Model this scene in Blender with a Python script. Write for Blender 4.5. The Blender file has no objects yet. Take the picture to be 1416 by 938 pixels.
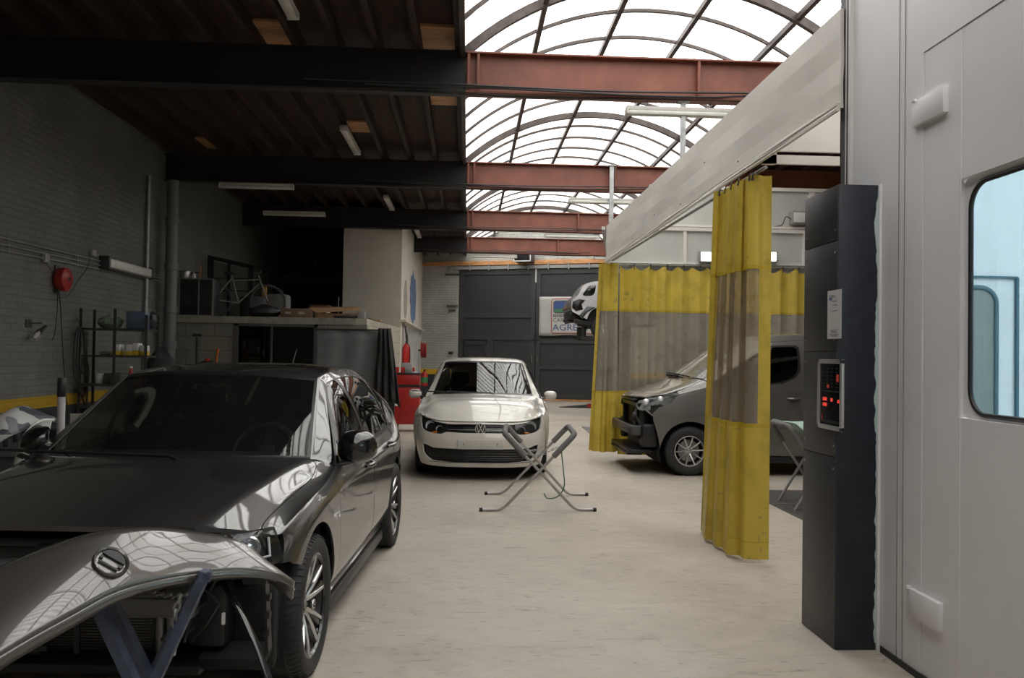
import bpy, bmesh, math, random
from mathutils import Vector, Matrix, noise as mnoise
from mathutils.geometry import delaunay_2d_cdt
PI = math.pi
R = math.radians
random.seed(7)
SC = bpy.context.scene
COL = SC.collection
# ------------------------------------------------------------------ camera
F_PX = 1150.0
CAM = Vector((0, 0, 1.5))
YAW, PITCH, ROLL = math.atan(61.5/1150), math.atan(22.5/1150), 0.015
def cam_axes():
    f = Vector((math.sin(YAW)*math.cos(PITCH), math.cos(YAW)*math.cos(PITCH), math.sin(PITCH)))
    r0 = Vector((math.cos(YAW), -math.sin(YAW), 0))
    u0 = r0.cross(f)
    c, s = math.cos(ROLL), math.sin(ROLL)
    # the picture is turned clockwise: the camera is rolled the other way
    r = r0*c + u0*s
    u = u0*c - r0*s
    return r, u, f
CR, CU, CF = cam_axes()
def at(px, py, Y):
    """world point seen at photo pixel (px, py) on the plane y = Y"""
    d = CF*F_PX + CR*(px-708) + CU*(469-py)
    return CAM + d*(Y/d.y)
def atx(px, py, X):
    d = CF*F_PX + CR*(px-708) + CU*(469-py)
    return CAM + d*(X/d.x)
def atz(px, py, Z):
    d = CF*F_PX + CR*(px-708) + CU*(469-py)
    return CAM + d*((Z-CAM.z)/d.z)
def proj(p):
    v = Vector(p)-CAM
    z = v.dot(CF)
    return (708+F_PX*v.dot(CR)/z, 469-F_PX*v.dot(CU)/z)
cam_d = bpy.data.cameras.new('camera')
cam_o = bpy.data.objects.new('camera', cam_d)
COL.objects.link(cam_o)
cam_d.sensor_width = 36.0
cam_d.lens = 36.0*F_PX/1416
cam_d.clip_start = 0.05
cam_d.clip_end = 300
M3 = Matrix((CR, CU, -CF)).transposed()
cam_o.matrix_world = Matrix.Translation(CAM) @ M3.to_4x4()
SC.camera = cam_o
# ------------------------------------------------------------------ materials
MATS = {}
def mat(name, col=(.5,.5,.5), rough=.5, metal=0.0, var=0.0, vscale=8.0, bump=0.0, bscale=30.0, coat=0.0, spec=.5,
        emit=None, estr=0.0, col2=None, detail=4, stretch=None, sheen=0, flakes=0):
    if name in MATS: return MATS[name]
    m = bpy.data.materials.new(name); m.use_nodes = True
    nt = m.node_tree; b = nt.nodes['Principled BSDF']
    b.inputs['Base Color'].default_value = (*col, 1)
    b.inputs['Roughness'].default_value = rough
    b.inputs['Metallic'].default_value = metal
    b.inputs['Specular IOR Level'].default_value = spec
    if coat:
        b.inputs['Coat Weight'].default_value = coat
        b.inputs['Coat Roughness'].default_value = .04
    if emit:
        b.inputs['Emission Color'].default_value = (*emit, 1)
        b.inputs['Emission Strength'].default_value = estr
    tc = None
    def coords():
        t = nt.nodes.new('ShaderNodeTexCoord')
        if stretch:
            mp = nt.nodes.new('ShaderNodeMapping'); mp.inputs['Scale'].default_value = stretch
            nt.links.new(t.outputs['Object'], mp.inputs['Vector']); return mp.outputs[0]
        return t.outputs['Object']
    if var or col2:
        tc = coords()
        n = nt.nodes.new('ShaderNodeTexNoise'); n.inputs['Scale'].default_value = vscale
        n.inputs['Detail'].default_value = detail; n.inputs['Roughness'].default_value = .6
        nt.links.new(tc, n.inputs['Vector'])
        rp = nt.nodes.new('ShaderNodeValToRGB')
        c2 = col2 or tuple(max(0, c*(1-var)) for c in col)
        rp.color_ramp.elements[0].position = .32; rp.color_ramp.elements[1].position = .68
        rp.color_ramp.elements[0].color = (*c2, 1)
        rp.color_ramp.elements[1].color = (*(col if col2 else tuple(min(1, c*(1+var*.6)) for c in col)), 1)
        nt.links.new(n.outputs['Fac'], rp.inputs[0]); nt.links.new(rp.outputs[0], b.inputs['Base Color'])
    if bump:
        if tc is None: tc = coords()
        n2 = nt.nodes.new('ShaderNodeTexNoise'); n2.inputs['Scale'].default_value = bscale; n2.inputs['Detail'].default_value = 5
        nt.links.new(tc, n2.inputs['Vector'])
        bp = nt.nodes.new('ShaderNodeBump'); bp.inputs['Strength'].default_value = bump; bp.inputs['Distance'].default_value = .01
        nt.links.new(n2.outputs['Fac'], bp.inputs['Height']); nt.links.new(bp.outputs[0], b.inputs['Normal'])
    MATS[name] = m
    return m
def glass_mat(name, tint=(.2,.22,.21), ior=1.5, rough=0.0, dirt=0.0, dcol=(.5,.5,.5)):
    """thin pane: fresnel mirror over a tinted see-through sheet, with a little dust"""
    if name in MATS: return MATS[name]
    m = bpy.data.materials.new(name); m.use_nodes = True
    nt = m.node_tree; nt.nodes.clear()
    out = nt.nodes.new('ShaderNodeOutputMaterial')
    tr = nt.nodes.new('ShaderNodeBsdfTransparent'); tr.inputs[0].default_value = (*tint, 1)
    gl = nt.nodes.new('ShaderNodeBsdfGlossy'); gl.inputs['Roughness'].default_value = rough
    gl.inputs[0].default_value = (1,1,1,1)
    fr = nt.nodes.new('ShaderNodeFresnel')
    ge = nt.nodes.new('ShaderNodeNewGeometry'); mr = nt.nodes.new('ShaderNodeMapRange')
    mr.inputs['To Min'].default_value = ior; mr.inputs['To Max'].default_value = 1/ior
    nt.links.new(ge.outputs['Backfacing'], mr.inputs['Value']); nt.links.new(mr.outputs[0], fr.inputs[0])
    mx = nt.nodes.new('ShaderNodeMixShader')
    nt.links.new(fr.outputs[0], mx.inputs[0]); 
    base = tr.outputs[0]
    if dirt:
        df = nt.nodes.new('ShaderNodeBsdfDiffuse'); df.inputs[0].default_value = (*dcol, 1)
        m2 = nt.nodes.new('ShaderNodeMixShader'); m2.inputs[0].default_value = dirt
        nt.links.new(tr.outputs[0], m2.inputs[1]); nt.links.new(df.outputs[0], m2.inputs[2]); base = m2.outputs[0]
    nt.links.new(base, mx.inputs[1]); nt.links.new(gl.outputs[0], mx.inputs[2])
    nt.links.new(mx.outputs[0], out.inputs[0])
    MATS[name] = m
    return m
# ------------------------------------------------------------------ mesh builder
def rotm(rx=0, ry=0, rz=0):
    return Matrix.Rotation(rz, 4, 'Z') @ Matrix.Rotation(ry, 4, 'Y') @ Matrix.Rotation(rx, 4, 'X')
def frame_from(t, up=None):
    t = t.normalized()
    up = up or (Vector((0,0,1)) if abs(t.z) < .95 else Vector((1,0,0)))
    a = up.cross(t)
    if a.length < 1e-6: a = Vector((1,0,0)).cross(t)
    a.normalize(); b = t.cross(a).normalized()
    return a, b
class MB:
    def __init__(s):
        s.bm = bmesh.new(); s.mi = 0; s.T = Matrix.Identity(4)
    def v(s, p): return s.bm.verts.new(s.T @ Vector(p))
    def f(s, vs, smooth=False):
        try:
            fc = s.bm.faces.new(vs)
        except ValueError:
            return None
        fc.material_index = s.mi; fc.smooth = smooth
        return fc
    def box(s, c, size, rot=None, bev=0.0):
        """box centred at c"""
        c = Vector(c); hx, hy, hz = size[0]/2, size[1]/2, size[2]/2
        m = (rot if rot is not None else Matrix.Identity(4))
        t = bmesh.new()
        bmesh.ops.create_cube(t, size=1.0)
        for vv in t.verts: vv.co = Vector((vv.co.x*size[0], vv.co.y*size[1], vv.co.z*size[2]))
        if bev > 0:
            bmesh.ops.bevel(t, geom=list(t.edges), offset=min(bev, min(size)*.45), segments=2, affect='EDGES', profile=.5)
        s.merge(t, Matrix.Translation(c) @ m)
        return s
    def bb(s, x0, x1, y0, y1, z0, z1, bev=0.0):
        return s.box(((x0+x1)/2, (y0+y1)/2, (z0+z1)/2), (abs(x1-x0), abs(y1-y0), abs(z1-z0)), None, bev)
    def merge(s, t, m=None, smooth=False):
        m = s.T @ (m if m is not None else Matrix.Identity(4))
        mp = {}
        for vv in t.verts: mp[vv] = s.bm.verts.new(m @ vv.co)
        for fc in t.faces:
            try:
                nf = s.bm.faces.new([mp[a] for a in fc.verts]); nf.material_index = s.mi; nf.smooth = smooth or fc.smooth
            except ValueError: pass
        t.free()
    def tube(s, pts, r, n=10, cap=True, closed=False, flat=1.0, up=None):
        """round tube along a path; r a number or a list"""
        pts = [Vector(p) for p in pts]; N = len(pts)
        rings = []; pa = None
        for i, p in enumerate(pts):
            if closed: t = pts[(i+1) % N]-pts[i-1]
            elif i == 0: t = pts[1]-pts[0]
            elif i == N-1: t = pts[-1]-pts[-2]
            else: t = (pts[i+1]-p).normalized()+(p-pts[i-1]).normalized()
            if t.length < 1e-9: t = Vector((0,0,1))
            t.normalize()
            if pa is None: a, b = frame_from(t, up)
            else:
                a = pa - t*pa.dot(t)
                if a.length < 1e-6: a, b = frame_from(t)
                a.normalize(); b = t.cross(a)
            pa = a
            rr = r[i] if isinstance(r, (list, tuple)) else r
            rings.append([s.v(p + a*math.cos(2*PI*k/n)*rr + b*math.sin(2*PI*k/n)*rr*flat) for k in range(n)])
        M = N if closed else N-1
        for i in range(M):
            A, B = rings[i], rings[(i+1) % N]
            for k in range(n): s.f([A[k], A[(k+1) % n], B[(k+1) % n], B[k]], True)
        if cap and not closed:
            s.f(list(reversed(rings[0]))); s.f(rings[-1])
        return s
    def bar(s, p, q, w, h=None, up=None):
        """rectangular bar from p to q"""
        p, q = Vector(p), Vector(q); h = h or w
        a, b = frame_from(q-p, up)
        o = [a*w/2+b*h/2, -a*w/2+b*h/2, -a*w/2-b*h/2, a*w/2-b*h/2]
        A = [s.v(p+x) for x in o]; B = [s.v(q+x) for x in o]
        for k in range(4): s.f([A[k], A[(k+1) % 4], B[(k+1) % 4], B[k]])
        s.f(list(reversed(A))); s.f(B)
        return s
    def lathe(s, prof, n=24, axis='Z', o=(0,0,0), smooth=True, cap=True, a0=0, a1=2*PI):
        """prof: (radius, height) pairs"""
        o = Vector(o); rings = []
        full = abs(a1-a0-2*PI) < 1e-6
        m = n if full else n+1
        for r, h in prof:
            ring = []
            for k in range(m):
                a = a0+(a1-a0)*k/n
                c, q = r*math.cos(a), r*math.sin(a)
                p = {'Z': (c, q, h), 'X': (h, c, q), 'Y': (c, h, q)}[axis]
                ring.append(s.v(o+Vector(p)))
            rings.append(ring)
        for i in range(len(rings)-1):
            A, B = rings[i], rings[i+1]
            for k in range(n):
                s.f([A[k], A[(k+1) % m], B[(k+1) % m], B[k]], smooth)
        if cap and full:
            if prof[0][0] > 1e-5: s.f(list(reversed(rings[0])))
            if prof[-1][0] > 1e-5: s.f(rings[-1])
        return s
    def prism(s, poly, h0, h1, axis='Z', o=(0,0,0), smooth=False):
        """2-D polygon extruded; axis Z: (x,y), Y: (x,z), X: (y,z)"""
        o = Vector(o)
        def P(a, b, h): return o+Vector({'Z': (a,b,h), 'Y': (a,h,b), 'X': (h,a,b)}[axis])
        A = [s.v(P(a,b,h0)) for a,b in poly]; B = [s.v(P(a,b,h1)) for a,b in poly]
        n = len(poly)
        for k in range(n): s.f([A[k], A[(k+1) % n], B[(k+1) % n], B[k]], smooth)
        s.f(list(reversed(A))); s.f(B)
        return s
    def grid(s, rows, smooth=True, closed=False):
        """rows of points"""
        V = [[s.v(p) for p in r] for r in rows]
        for i in range(len(V)-1):
            m = len(V[i])
            for k in range(m if closed else m-1):
                s.f([V[i][k], V[i][(k+1) % m], V[i+1][(k+1) % m], V[i+1][k]], smooth)
        return V
    def sphere(s, c, r, n=16, m=10, sc=(1,1,1)):
        pr = []
        rows = []
        for i in range(m+1):
            a = PI*i/m
            rows.append([Vector(c)+Vector((r*sc[0]*math.sin(a)*math.cos(2*PI*k/n), r*sc[1]*math.sin(a)*math.sin(2*PI*k/n), r*sc[2]*math.cos(a))) for k in range(n)])
        s.grid(rows, True, True)
        return s
    def build(s, name, m, parent=None, loc=None, rotz=0, smooth=None, solid=0, merge=1e-5, off=0):
        bmesh.ops.remove_doubles(s.bm, verts=list(s.bm.verts), dist=merge)
        bmesh.ops.recalc_face_normals(s.bm, faces=list(s.bm.faces))
        me = bpy.data.meshes.new(name); s.bm.to_mesh(me); s.bm.free()
        for x in (m if isinstance(m, (list, tuple)) else [m]): me.materials.append(x)
        if smooth is not None:
            for p in me.polygons: p.use_smooth = smooth
        if smooth is None: me.set_sharp_from_angle(angle=R(40))
        o = bpy.data.objects.new(name, me); COL.objects.link(o)
        if parent is not None: o.parent = parent
        if loc is not None: o.location = loc
        if rotz: o.rotation_euler = (0,0,rotz)
        if solid:
            md = o.modifiers.new('solid', 'SOLIDIFY'); md.thickness = solid; md.offset = off
        return o
def tag(o, label=None, cat=None, group=None, kind=None):
    if label: o['label'] = label
    if cat: o['category'] = cat
    if group: o['group'] = group
    if kind: o['kind'] = kind
    return o
def thing(name, label, cat, loc=(0,0,0), rotz=0, group=None, kind=None, rot=None):
    o = bpy.data.objects.new(name, None); COL.objects.link(o)
    o.location = loc; o.rotation_euler = rot if rot else (0,0,rotz)
    o.empty_display_size = .1
    return tag(o, label, cat, group, kind)
def dup(root, loc=None, rotz=None, label=None, group=None):
    r = root.copy(); COL.objects.link(r)
    if loc is not None: r.location = loc
    if rotz is not None: r.rotation_euler = (0,0,rotz)
    if label: r['label'] = label
    if group: r['group'] = group
    for ch in list(root.children):
        c = ch.copy(); COL.objects.link(c); c.parent = r
        for g in list(ch.children):
            d = g.copy(); COL.objects.link(d); d.parent = c
    return r
def spl(pts, n=8, closed=False):
    """Catmull-Rom through points"""
    pts = [Vector(p) for p in pts]; out = []; N = len(pts)
    for i in range(N if closed else N-1):
        p1, p2 = pts[i], pts[(i+1) % N]
        p0 = pts[i-1] if (i > 0 or closed) else p1*2-p2
        p3 = pts[(i+2) % N] if (closed or i+2 < N) else p2*2-p1
        for k in range(n):
            t = k/n
            out.append(.5*((2*p1)+(p2-p0)*t+(2*p0-5*p1+4*p2-p3)*t*t+(3*p1-p0-3*p2+p3)*t*t*t))
    if not closed: out.append(pts[-1])
    return out
def spl2(pts, n=6, closed=False):
    return [(p.x, p.y) for p in spl([(a,b,0) for a,b in pts], n, closed)]
def text_part(name, body, size, m, parent, loc, rot, depth=.002, align='CENTER', sx=1.0):
    cu = bpy.data.curves.new(name, 'FONT'); cu.body = body; cu.size = size; cu.extrude = depth
    cu.align_x = align; cu.align_y = 'CENTER'; cu.resolution_u = 2
    tmp = bpy.data.objects.new('tmp_text', cu); COL.objects.link(tmp)
    me = bpy.data.meshes.new_from_object(tmp); bpy.data.objects.remove(tmp); bpy.data.curves.remove(cu)
    me.name = name; me.materials.clear(); me.materials.append(m)
    o = bpy.data.objects.new(name, me); COL.objects.link(o)
    o.parent = parent; o.location = loc; o.rotation_euler = rot; o.scale = (sx,1,1)
    return o
EXPO = 0.22
XL, XR, YF, YB = -5.39, 9.0, -5.0, 33.0
ZC = 4.97
# ------------------------------------------------------------------ world
w = bpy.data.worlds.new('overcast_sky'); SC.world = w; w.use_nodes = True
bgn = w.node_tree.nodes['Background']; bgn.inputs[0].default_value = (1.0, .985, .96, 1); bgn.inputs[1].default_value = 4.2
# ------------------------------------------------------------------ setting materials
def nodes_of(name):
    m = bpy.data.materials.new(name); m.use_nodes = True
    return m, m.node_tree, m.node_tree.nodes, m.node_tree.links
def ramp(nt, inp, stops):
    r = nt.nodes.new('ShaderNodeValToRGB')
    e = r.color_ramp.elements
    while len(e) > 1: e.remove(e[0])
    e[0].position, e[0].color = stops[0][0], (*stops[0][1], 1)
    for p, c in stops[1:]:
        x = e.new(p); x.color = (*c, 1)
    nt.links.new(inp, r.inputs[0]); return r.outputs[0]
def noise_n(nt, vec, scale, detail=5, rough=.6, dist=0):
    n = nt.nodes.new('ShaderNodeTexNoise'); n.inputs['Scale'].default_value = scale; n.inputs['Detail'].default_value = detail
    n.inputs['Roughness'].default_value = rough; n.inputs['Distortion'].default_value = dist
    nt.links.new(vec, n.inputs['Vector']); return n.outputs['Fac']
def mixc(nt, f, a, b, mode='MIX'):
    x = nt.nodes.new('ShaderNodeMix'); x.data_type = 'RGBA'; x.blend_type = mode
    for i, s in ((0, f), (6, a), (7, b)):
        if hasattr(s, 'is_linked') or hasattr(s, 'links'): nt.links.new(s, x.inputs[i])
        elif i == 0: x.inputs[0].default_value = s
        else: x.inputs[i].default_value = (*s, 1)
    return x.outputs[2]
def mth(nt, op, a, b=None, c=None):
    x = nt.nodes.new('ShaderNodeMath'); x.operation = op
    for i, s in enumerate((a, b, c)):
        if s is None: continue
        if isinstance(s, (int, float)): x.inputs[i].default_value = s
        else: nt.links.new(s, x.inputs[i])
    return x.outputs[0]
def world_pos(nt):
    g = nt.nodes.new('ShaderNodeNewGeometry')
    s = nt.nodes.new('ShaderNodeSeparateXYZ'); nt.links.new(g.outputs['Position'], s.inputs[0])
    return g.outputs['Position'], s
def brick_mat(name, col, axis='Y', bw=.22, bh=.07, mort=.012, bands=None, bump=.6, mcol=None, dirt=.25, blocks=False, offset=.5):
    m, nt, N, L = nodes_of(name)
    b = N['Principled BSDF']; b.inputs['Roughness'].default_value = .75
    tc = N.new('ShaderNodeTexCoord'); s = N.new('ShaderNodeSeparateXYZ'); L.new(tc.outputs['Object'], s.inputs[0])
    c = N.new('ShaderNodeCombineXYZ'); L.new(s.outputs[axis], c.inputs[0]); L.new(s.outputs['Z'], c.inputs[1])
    br = N.new('ShaderNodeTexBrick'); L.new(c.outputs[0], br.inputs['Vector'])
    br.offset = offset
    br.inputs['Scale'].default_value = 1; br.inputs['Brick Width'].default_value = bw; br.inputs['Row Height'].default_value = bh
    br.inputs['Mortar Size'].default_value = mort; br.inputs['Mortar Smooth'].default_value = .5
    br.inputs['Color1'].default_value = (*col, 1); br.inputs['Color2'].default_value = (*[x*.88 for x in col], 1)
    br.inputs['Mortar'].default_value = (*(mcol or [x*.72 for x in col]), 1)
    nz = noise_n(nt, tc.outputs['Object'], 1.3, 6)
    dcol = ramp(nt, nz, [(.35, (1-dirt,)*3), (.65, (1,1,1))])
    colr = mixc(nt, 1.0, br.outputs['Color'], dcol, 'MULTIPLY')
    if bands:
        for z0, z1, bc in bands:
            f = mth(nt, 'MULTIPLY', mth(nt, 'GREATER_THAN', s.outputs['Z'], z0), mth(nt, 'LESS_THAN', s.outputs['Z'], z1))
            colr = mixc(nt, f, colr, bc)
    L.new(colr, b.inputs['Base Color'])
    n2 = noise_n(nt, tc.outputs['Object'], 60, 4)
    h = mth(nt, 'ADD', mth(nt, 'MULTIPLY', br.outputs['Fac'], -1.0), mth(nt, 'MULTIPLY', n2, .5))
    bp = N.new('ShaderNodeBump'); bp.inputs['Strength'].default_value = bump; bp.inputs['Distance'].default_value = .008
    L.new(h, bp.inputs['Height']); L.new(bp.outputs[0], b.inputs['Normal'])
    return m
# floor: worn pale concrete
M_floor, nt, N, L = nodes_of('worn_concrete')
b = N['Principled BSDF']
pos, sp = world_pos(nt)
n1 = noise_n(nt, pos, .55, 8, .62, .4); n2 = noise_n(nt, pos, 6, 8, .7); n3 = noise_n(nt, pos, 45, 3, .6)
base = ramp(nt, n1, [(.3, (.37,.327,.275)), (.5, (.475,.425,.365)), (.72, (.55,.50,.435))])
m2 = ramp(nt, n2, [(.25, (.72,.7,.67)), (.45, (.95,.95,.94)), (.7, (1.05,1.05,1.05))])
c = mixc(nt, 1.0, base, m2, 'MULTIPLY')
mpn = N.new('ShaderNodeMapping'); mpn.inputs['Scale'].default_value = (1.4, 5.0, 1); mpn.inputs['Rotation'].default_value = (0,0,.5); L.new(pos, mpn.inputs[0])
n4 = noise_n(nt, mpn.outputs[0], 2.6, 9, .75, 1.0)
spots = ramp(nt, n4, [(.30, (.45,.43,.41)), (.37, (.80,.78,.76)), (.44, (1,1,1)), (.70, (1,1,1)), (.74, (1.12,1.12,1.12))])
c = mixc(nt, 1.0, c, spots, 'MULTIPLY')
vo = N.new('ShaderNodeTexVoronoi'); vo.inputs['Scale'].default_value = 3.3; vo.inputs['Randomness'].default_value = 1; L.new(mpn.outputs[0], vo.inputs['Vector'])
nn = noise_n(nt, pos, 1.7, 3)
chip = mth(nt, 'MULTIPLY', mth(nt, 'LESS_THAN', mth(nt, 'ADD', vo.outputs['Distance'], mth(nt,'MULTIPLY', n3, .10)), .165), mth(nt, 'GREATER_THAN', nn, .46))
c = mixc(nt, mth(nt, 'MULTIPLY', chip, .55), c, (.2,.185,.165))
vo2 = N.new('ShaderNodeTexVoronoi'); vo2.inputs['Scale'].default_value = 9.5; L.new(pos, vo2.inputs['Vector'])
chip2 = mth(nt, 'LESS_THAN', mth(nt, 'ADD', vo2.outputs['Distance'], mth(nt,'MULTIPLY', n2, .12)), .125)
c = mixc(nt, mth(nt, 'MULTIPLY', chip2, .5), c, (.2,.18,.16))
vo3 = N.new('ShaderNodeTexVoronoi'); vo3.feature = 'DISTANCE_TO_EDGE'; vo3.inputs['Scale'].default_value = .33
wp = N.new('ShaderNodeVectorMath'); wp.operation = 'ADD'
wn = N.new('ShaderNodeTexNoise'); wn.inputs['Scale'].default_value = 1.4; wn.inputs['Detail'].default_value = 6; L.new(pos, wn.inputs['Vector'])
L.new(pos, wp.inputs[0]); L.new(wn.outputs['Color'], wp.inputs[1]); L.new(wp.outputs[0], vo3.inputs['Vector'])
crack = mth(nt, 'MULTIPLY', mth(nt, 'LESS_THAN', vo3.outputs['Distance'], .0008), .15)
c = mixc(nt, crack, c, (.2,.18,.16))
L.new(c, b.inputs['Base Color'])
rg = ramp(nt, n2, [(.3, (.5,)*3), (.7, (.72,)*3)]); L.new(rg, b.inputs['Roughness'])
bp = N.new('ShaderNodeBump'); bp.inputs['Strength'].default_value = .35; bp.inputs['Distance'].default_value = .006
L.new(mth(nt, 'ADD', n2, mth(nt, 'MULTIPLY', n3, .3)), bp.inputs['Height']); L.new(bp.outputs[0], b.inputs['Normal'])
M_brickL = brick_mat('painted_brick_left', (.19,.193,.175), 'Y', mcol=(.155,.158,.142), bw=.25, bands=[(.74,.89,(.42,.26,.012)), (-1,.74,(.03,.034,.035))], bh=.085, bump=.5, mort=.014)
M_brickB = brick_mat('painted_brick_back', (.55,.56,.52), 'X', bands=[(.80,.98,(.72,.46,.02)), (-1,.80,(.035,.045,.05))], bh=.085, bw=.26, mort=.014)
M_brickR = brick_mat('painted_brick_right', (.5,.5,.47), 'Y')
M_block = brick_mat('concrete_block', (.24,.235,.19), 'X', bw=.50, bh=.25, mort=.012, bump=.5, mcol=(.17,.165,.135))
M_blockLit = brick_mat('concrete_block_lit_side', (.47,.44,.35), 'Y', bw=.50, bh=.25, mort=.012, bump=.5, mcol=(.36,.335,.27))  # paler copy of the blocks: light on the side face put into the colour
M_plaster = mat('cream_plaster', (.60,.56,.49), .8, var=.1, vscale=1.5, bump=.2, bscale=20)
M_wood = mat('brown_deck_wood', (.045,.022,.013), .75, var=.45, vscale=2.5, stretch=(6,1,1), bump=.3, bscale=14)
M_joist = mat('dark_joist_wood', (.038,.019,.012), .7, var=.4, vscale=3, stretch=(4,.6,4), bump=.3)
M_freshwood = mat('fresh_plywood', (.62,.33,.16), .6, var=.3, vscale=4, stretch=(1,6,1))
M_lintel = mat('orange_lintel_wood', (.62,.30,.12), .6, var=.4, vscale=3, stretch=(1,4,4))
M_white = mat('white_paint', (.72,.71,.68), .5, var=.06, vscale=3)
M_grey = mat('grey_plastic', (.30,.30,.29), .5, var=.1)
M_dgrey = mat('dark_grey_metal', (.07,.072,.075), .45, metal=.4, var=.2)
M_black = mat('black_plastic', (.02,.02,.021), .45, bump=.05)
M_blackg = mat('gloss_black', (.008,.008,.009), .12, coat=.6)
M_rubber = mat('black_rubber', (.022,.022,.022), .75, bump=.2, bscale=60)
M_red = mat('red_enamel', (.55,.03,.025), .35, var=.2, vscale=12)
M_steel = mat('brushed_steel', (.45,.45,.45), .35, metal=.9, var=.15, vscale=20)
M_galv = mat('galvanised_steel', (.42,.43,.43), .5, metal=.7, var=.2, vscale=10)
M_card = mat('cardboard', (.42,.27,.15), .8, var=.15)
M_yellow = mat('yellow_plastic', (.75,.5,.03), .5)
M_wht = mat('white_plastic', (.75,.75,.73), .4)
M_blue = mat('blue_plastic', (.04,.10,.30), .4)
M_green = mat('green_plastic', (.03,.25,.09), .4)
M_cable = mat('dark_cable', (.03,.03,.03), .5)
# beams: red primer in the skylight bay, black paint elsewhere
M_beam, nt, N, L = nodes_of('beam_paint')
b = N['Principled BSDF']; b.inputs['Roughness'].default_value = .5
pos, sp = world_pos(nt)
n1 = noise_n(nt, pos, 2.2, 7); n2 = noise_n(nt, pos, 25, 4)
redc = ramp(nt, n1, [(.3, (.15,.045,.028)), (.6, (.235,.075,.045)), (.75, (.29,.11,.07))])
x_edge = mth(nt, 'ADD', sp.outputs['X'], mth(nt, 'MULTIPLY', n2, .1))
c = mixc(nt, mth(nt, 'LESS_THAN', x_edge, -.02), redc, (.018,.016,.017))
L.new(c, b.inputs['Base Color'])
# skylight sheeting: milky corrugated plastic
M_sky, nt, N, L = nodes_of('milky_corrugated_sheet')
nt.nodes.remove(N['Principled BSDF'])
out = N['Material Output']
pos, sp = world_pos(nt)
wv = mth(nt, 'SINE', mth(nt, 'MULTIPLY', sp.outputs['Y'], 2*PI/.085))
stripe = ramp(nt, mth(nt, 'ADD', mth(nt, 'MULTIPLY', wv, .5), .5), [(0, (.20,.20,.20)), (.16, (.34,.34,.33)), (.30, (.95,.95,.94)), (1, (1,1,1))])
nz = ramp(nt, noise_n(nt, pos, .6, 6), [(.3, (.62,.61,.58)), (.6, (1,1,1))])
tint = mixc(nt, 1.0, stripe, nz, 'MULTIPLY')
tr = N.new('ShaderNodeBsdfTransparent'); L.new(tint, tr.inputs[0])
df = N.new('ShaderNodeBsdfTranslucent'); L.new(tint, df.inputs[0])
mx = N.new('ShaderNodeMixShader'); mx.inputs[0].default_value = .35
L.new(tr.outputs[0], mx.inputs[1]); L.new(df.outputs[0], mx.inputs[2]); L.new(mx.outputs[0], out.inputs[0])

M_dark0 = mat('dark_backing', (.03,.03,.03), .8)
def struct(o): o['kind'] = 'structure'; return o
# ------------------------------------------------------------------ shell
struct(MB().bb(XL-.3, XR+.3, YF-.3, YB+4, -.2, 0).build('floor', M_floor))
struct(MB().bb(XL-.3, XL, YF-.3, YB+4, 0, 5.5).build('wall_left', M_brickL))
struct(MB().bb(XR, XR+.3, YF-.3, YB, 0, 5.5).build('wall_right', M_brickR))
struct(MB().bb(XL-.3, XR+.3, YF-.3, YF, 0, 5.6).build('wall_front', M_plaster))
# pilaster beside beam ends on the left wall
MB_ = MB()
for y in (9.55, 15.0, 20.05): MB_.bb(XL, XL+.09, y-.22, y+.22, 0.9, 4.5)
# back wall, set at an angle; local x runs along it, local y goes into it
AB = R(-20)
BW = thing('wall_back', None, None, (-.33, 28.9, 0), AB, kind='structure')
def bwl(t, y, z):
    return Vector((-.33+t*math.cos(AB)-y*math.sin(AB), 28.9+t*math.sin(AB)+y*math.cos(AB), z))
DW, DH = 5.55, 4.42
m = MB(); m.bb(-6, 0, 0, .3, 0, 6.6); m.bb(DW, 11, 0, .3, 0, 6.6); m.bb(0, DW, 0, .3, DH+.02, 6.6)
m.build('brickwork', M_brickB, BW)
lt = MB(); lt.bb(-3.2, DW+.6, -.09, .0, DH+.16, DH+.30); lt.build('lintel_board', M_lintel, BW)
lr = MB(); lr.bb(-.4, DW+.4, -.07, -.02, DH+.02, DH+.13); 
for k in range(9): lr.bb(-.3+k*.7, -.26+k*.7, -.1, -.02, DH-.02, DH+.2)
lr.build('door_track', M_grey, BW)
m = MB(); m.bb(0, DW, .2, .3, 0, DH+.1); m.build('light_leak_plate', M_dark0, BW)  # added unseen plate: stops sky light leaking through the gap between the leaves
m = MB(); m.bb(0, DW, -.06, .2, 0, .06); m.build('sill_board', M_lintel, BW)
# ceiling: deck and joists on either side of the skylight
CE = thing('ceiling', None, None, (0,0,0), kind='structure')
SX0, SX1 = -.12, 4.62
m = MB(); m.bb(XL-.3, SX0, YF-.3, YB+3, ZC+.20, ZC+.26); m.bb(SX1, XR+.3, YF-.3, YB, ZC+.20, ZC+.26)
m.build('deck', M_wood, CE)
x = SX0-.04
k = 0
while x > XL:
    MB().bb(x-.035, x+.035, YF, YB+2, ZC, ZC+.20).build('joist', M_joist, CE); x -= .46; k += 1
x = SX1+.04
while x < XR:
    MB().bb(x-.035, x+.035, YF, YB-2, ZC, ZC+.20).build('joist', M_joist, CE); x += .46
MB().bb(SX0-.03, SX0, YF, 29.3, ZC-.02, ZC+.34).build('skylight_kerb', M_joist, CE)
MB().bb(SX1, SX1+.03, YF, 27.2, ZC-.02, ZC+.34).build('skylight_kerb', M_joist, CE)
m = MB()   # pale plywood repairs between joists
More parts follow.
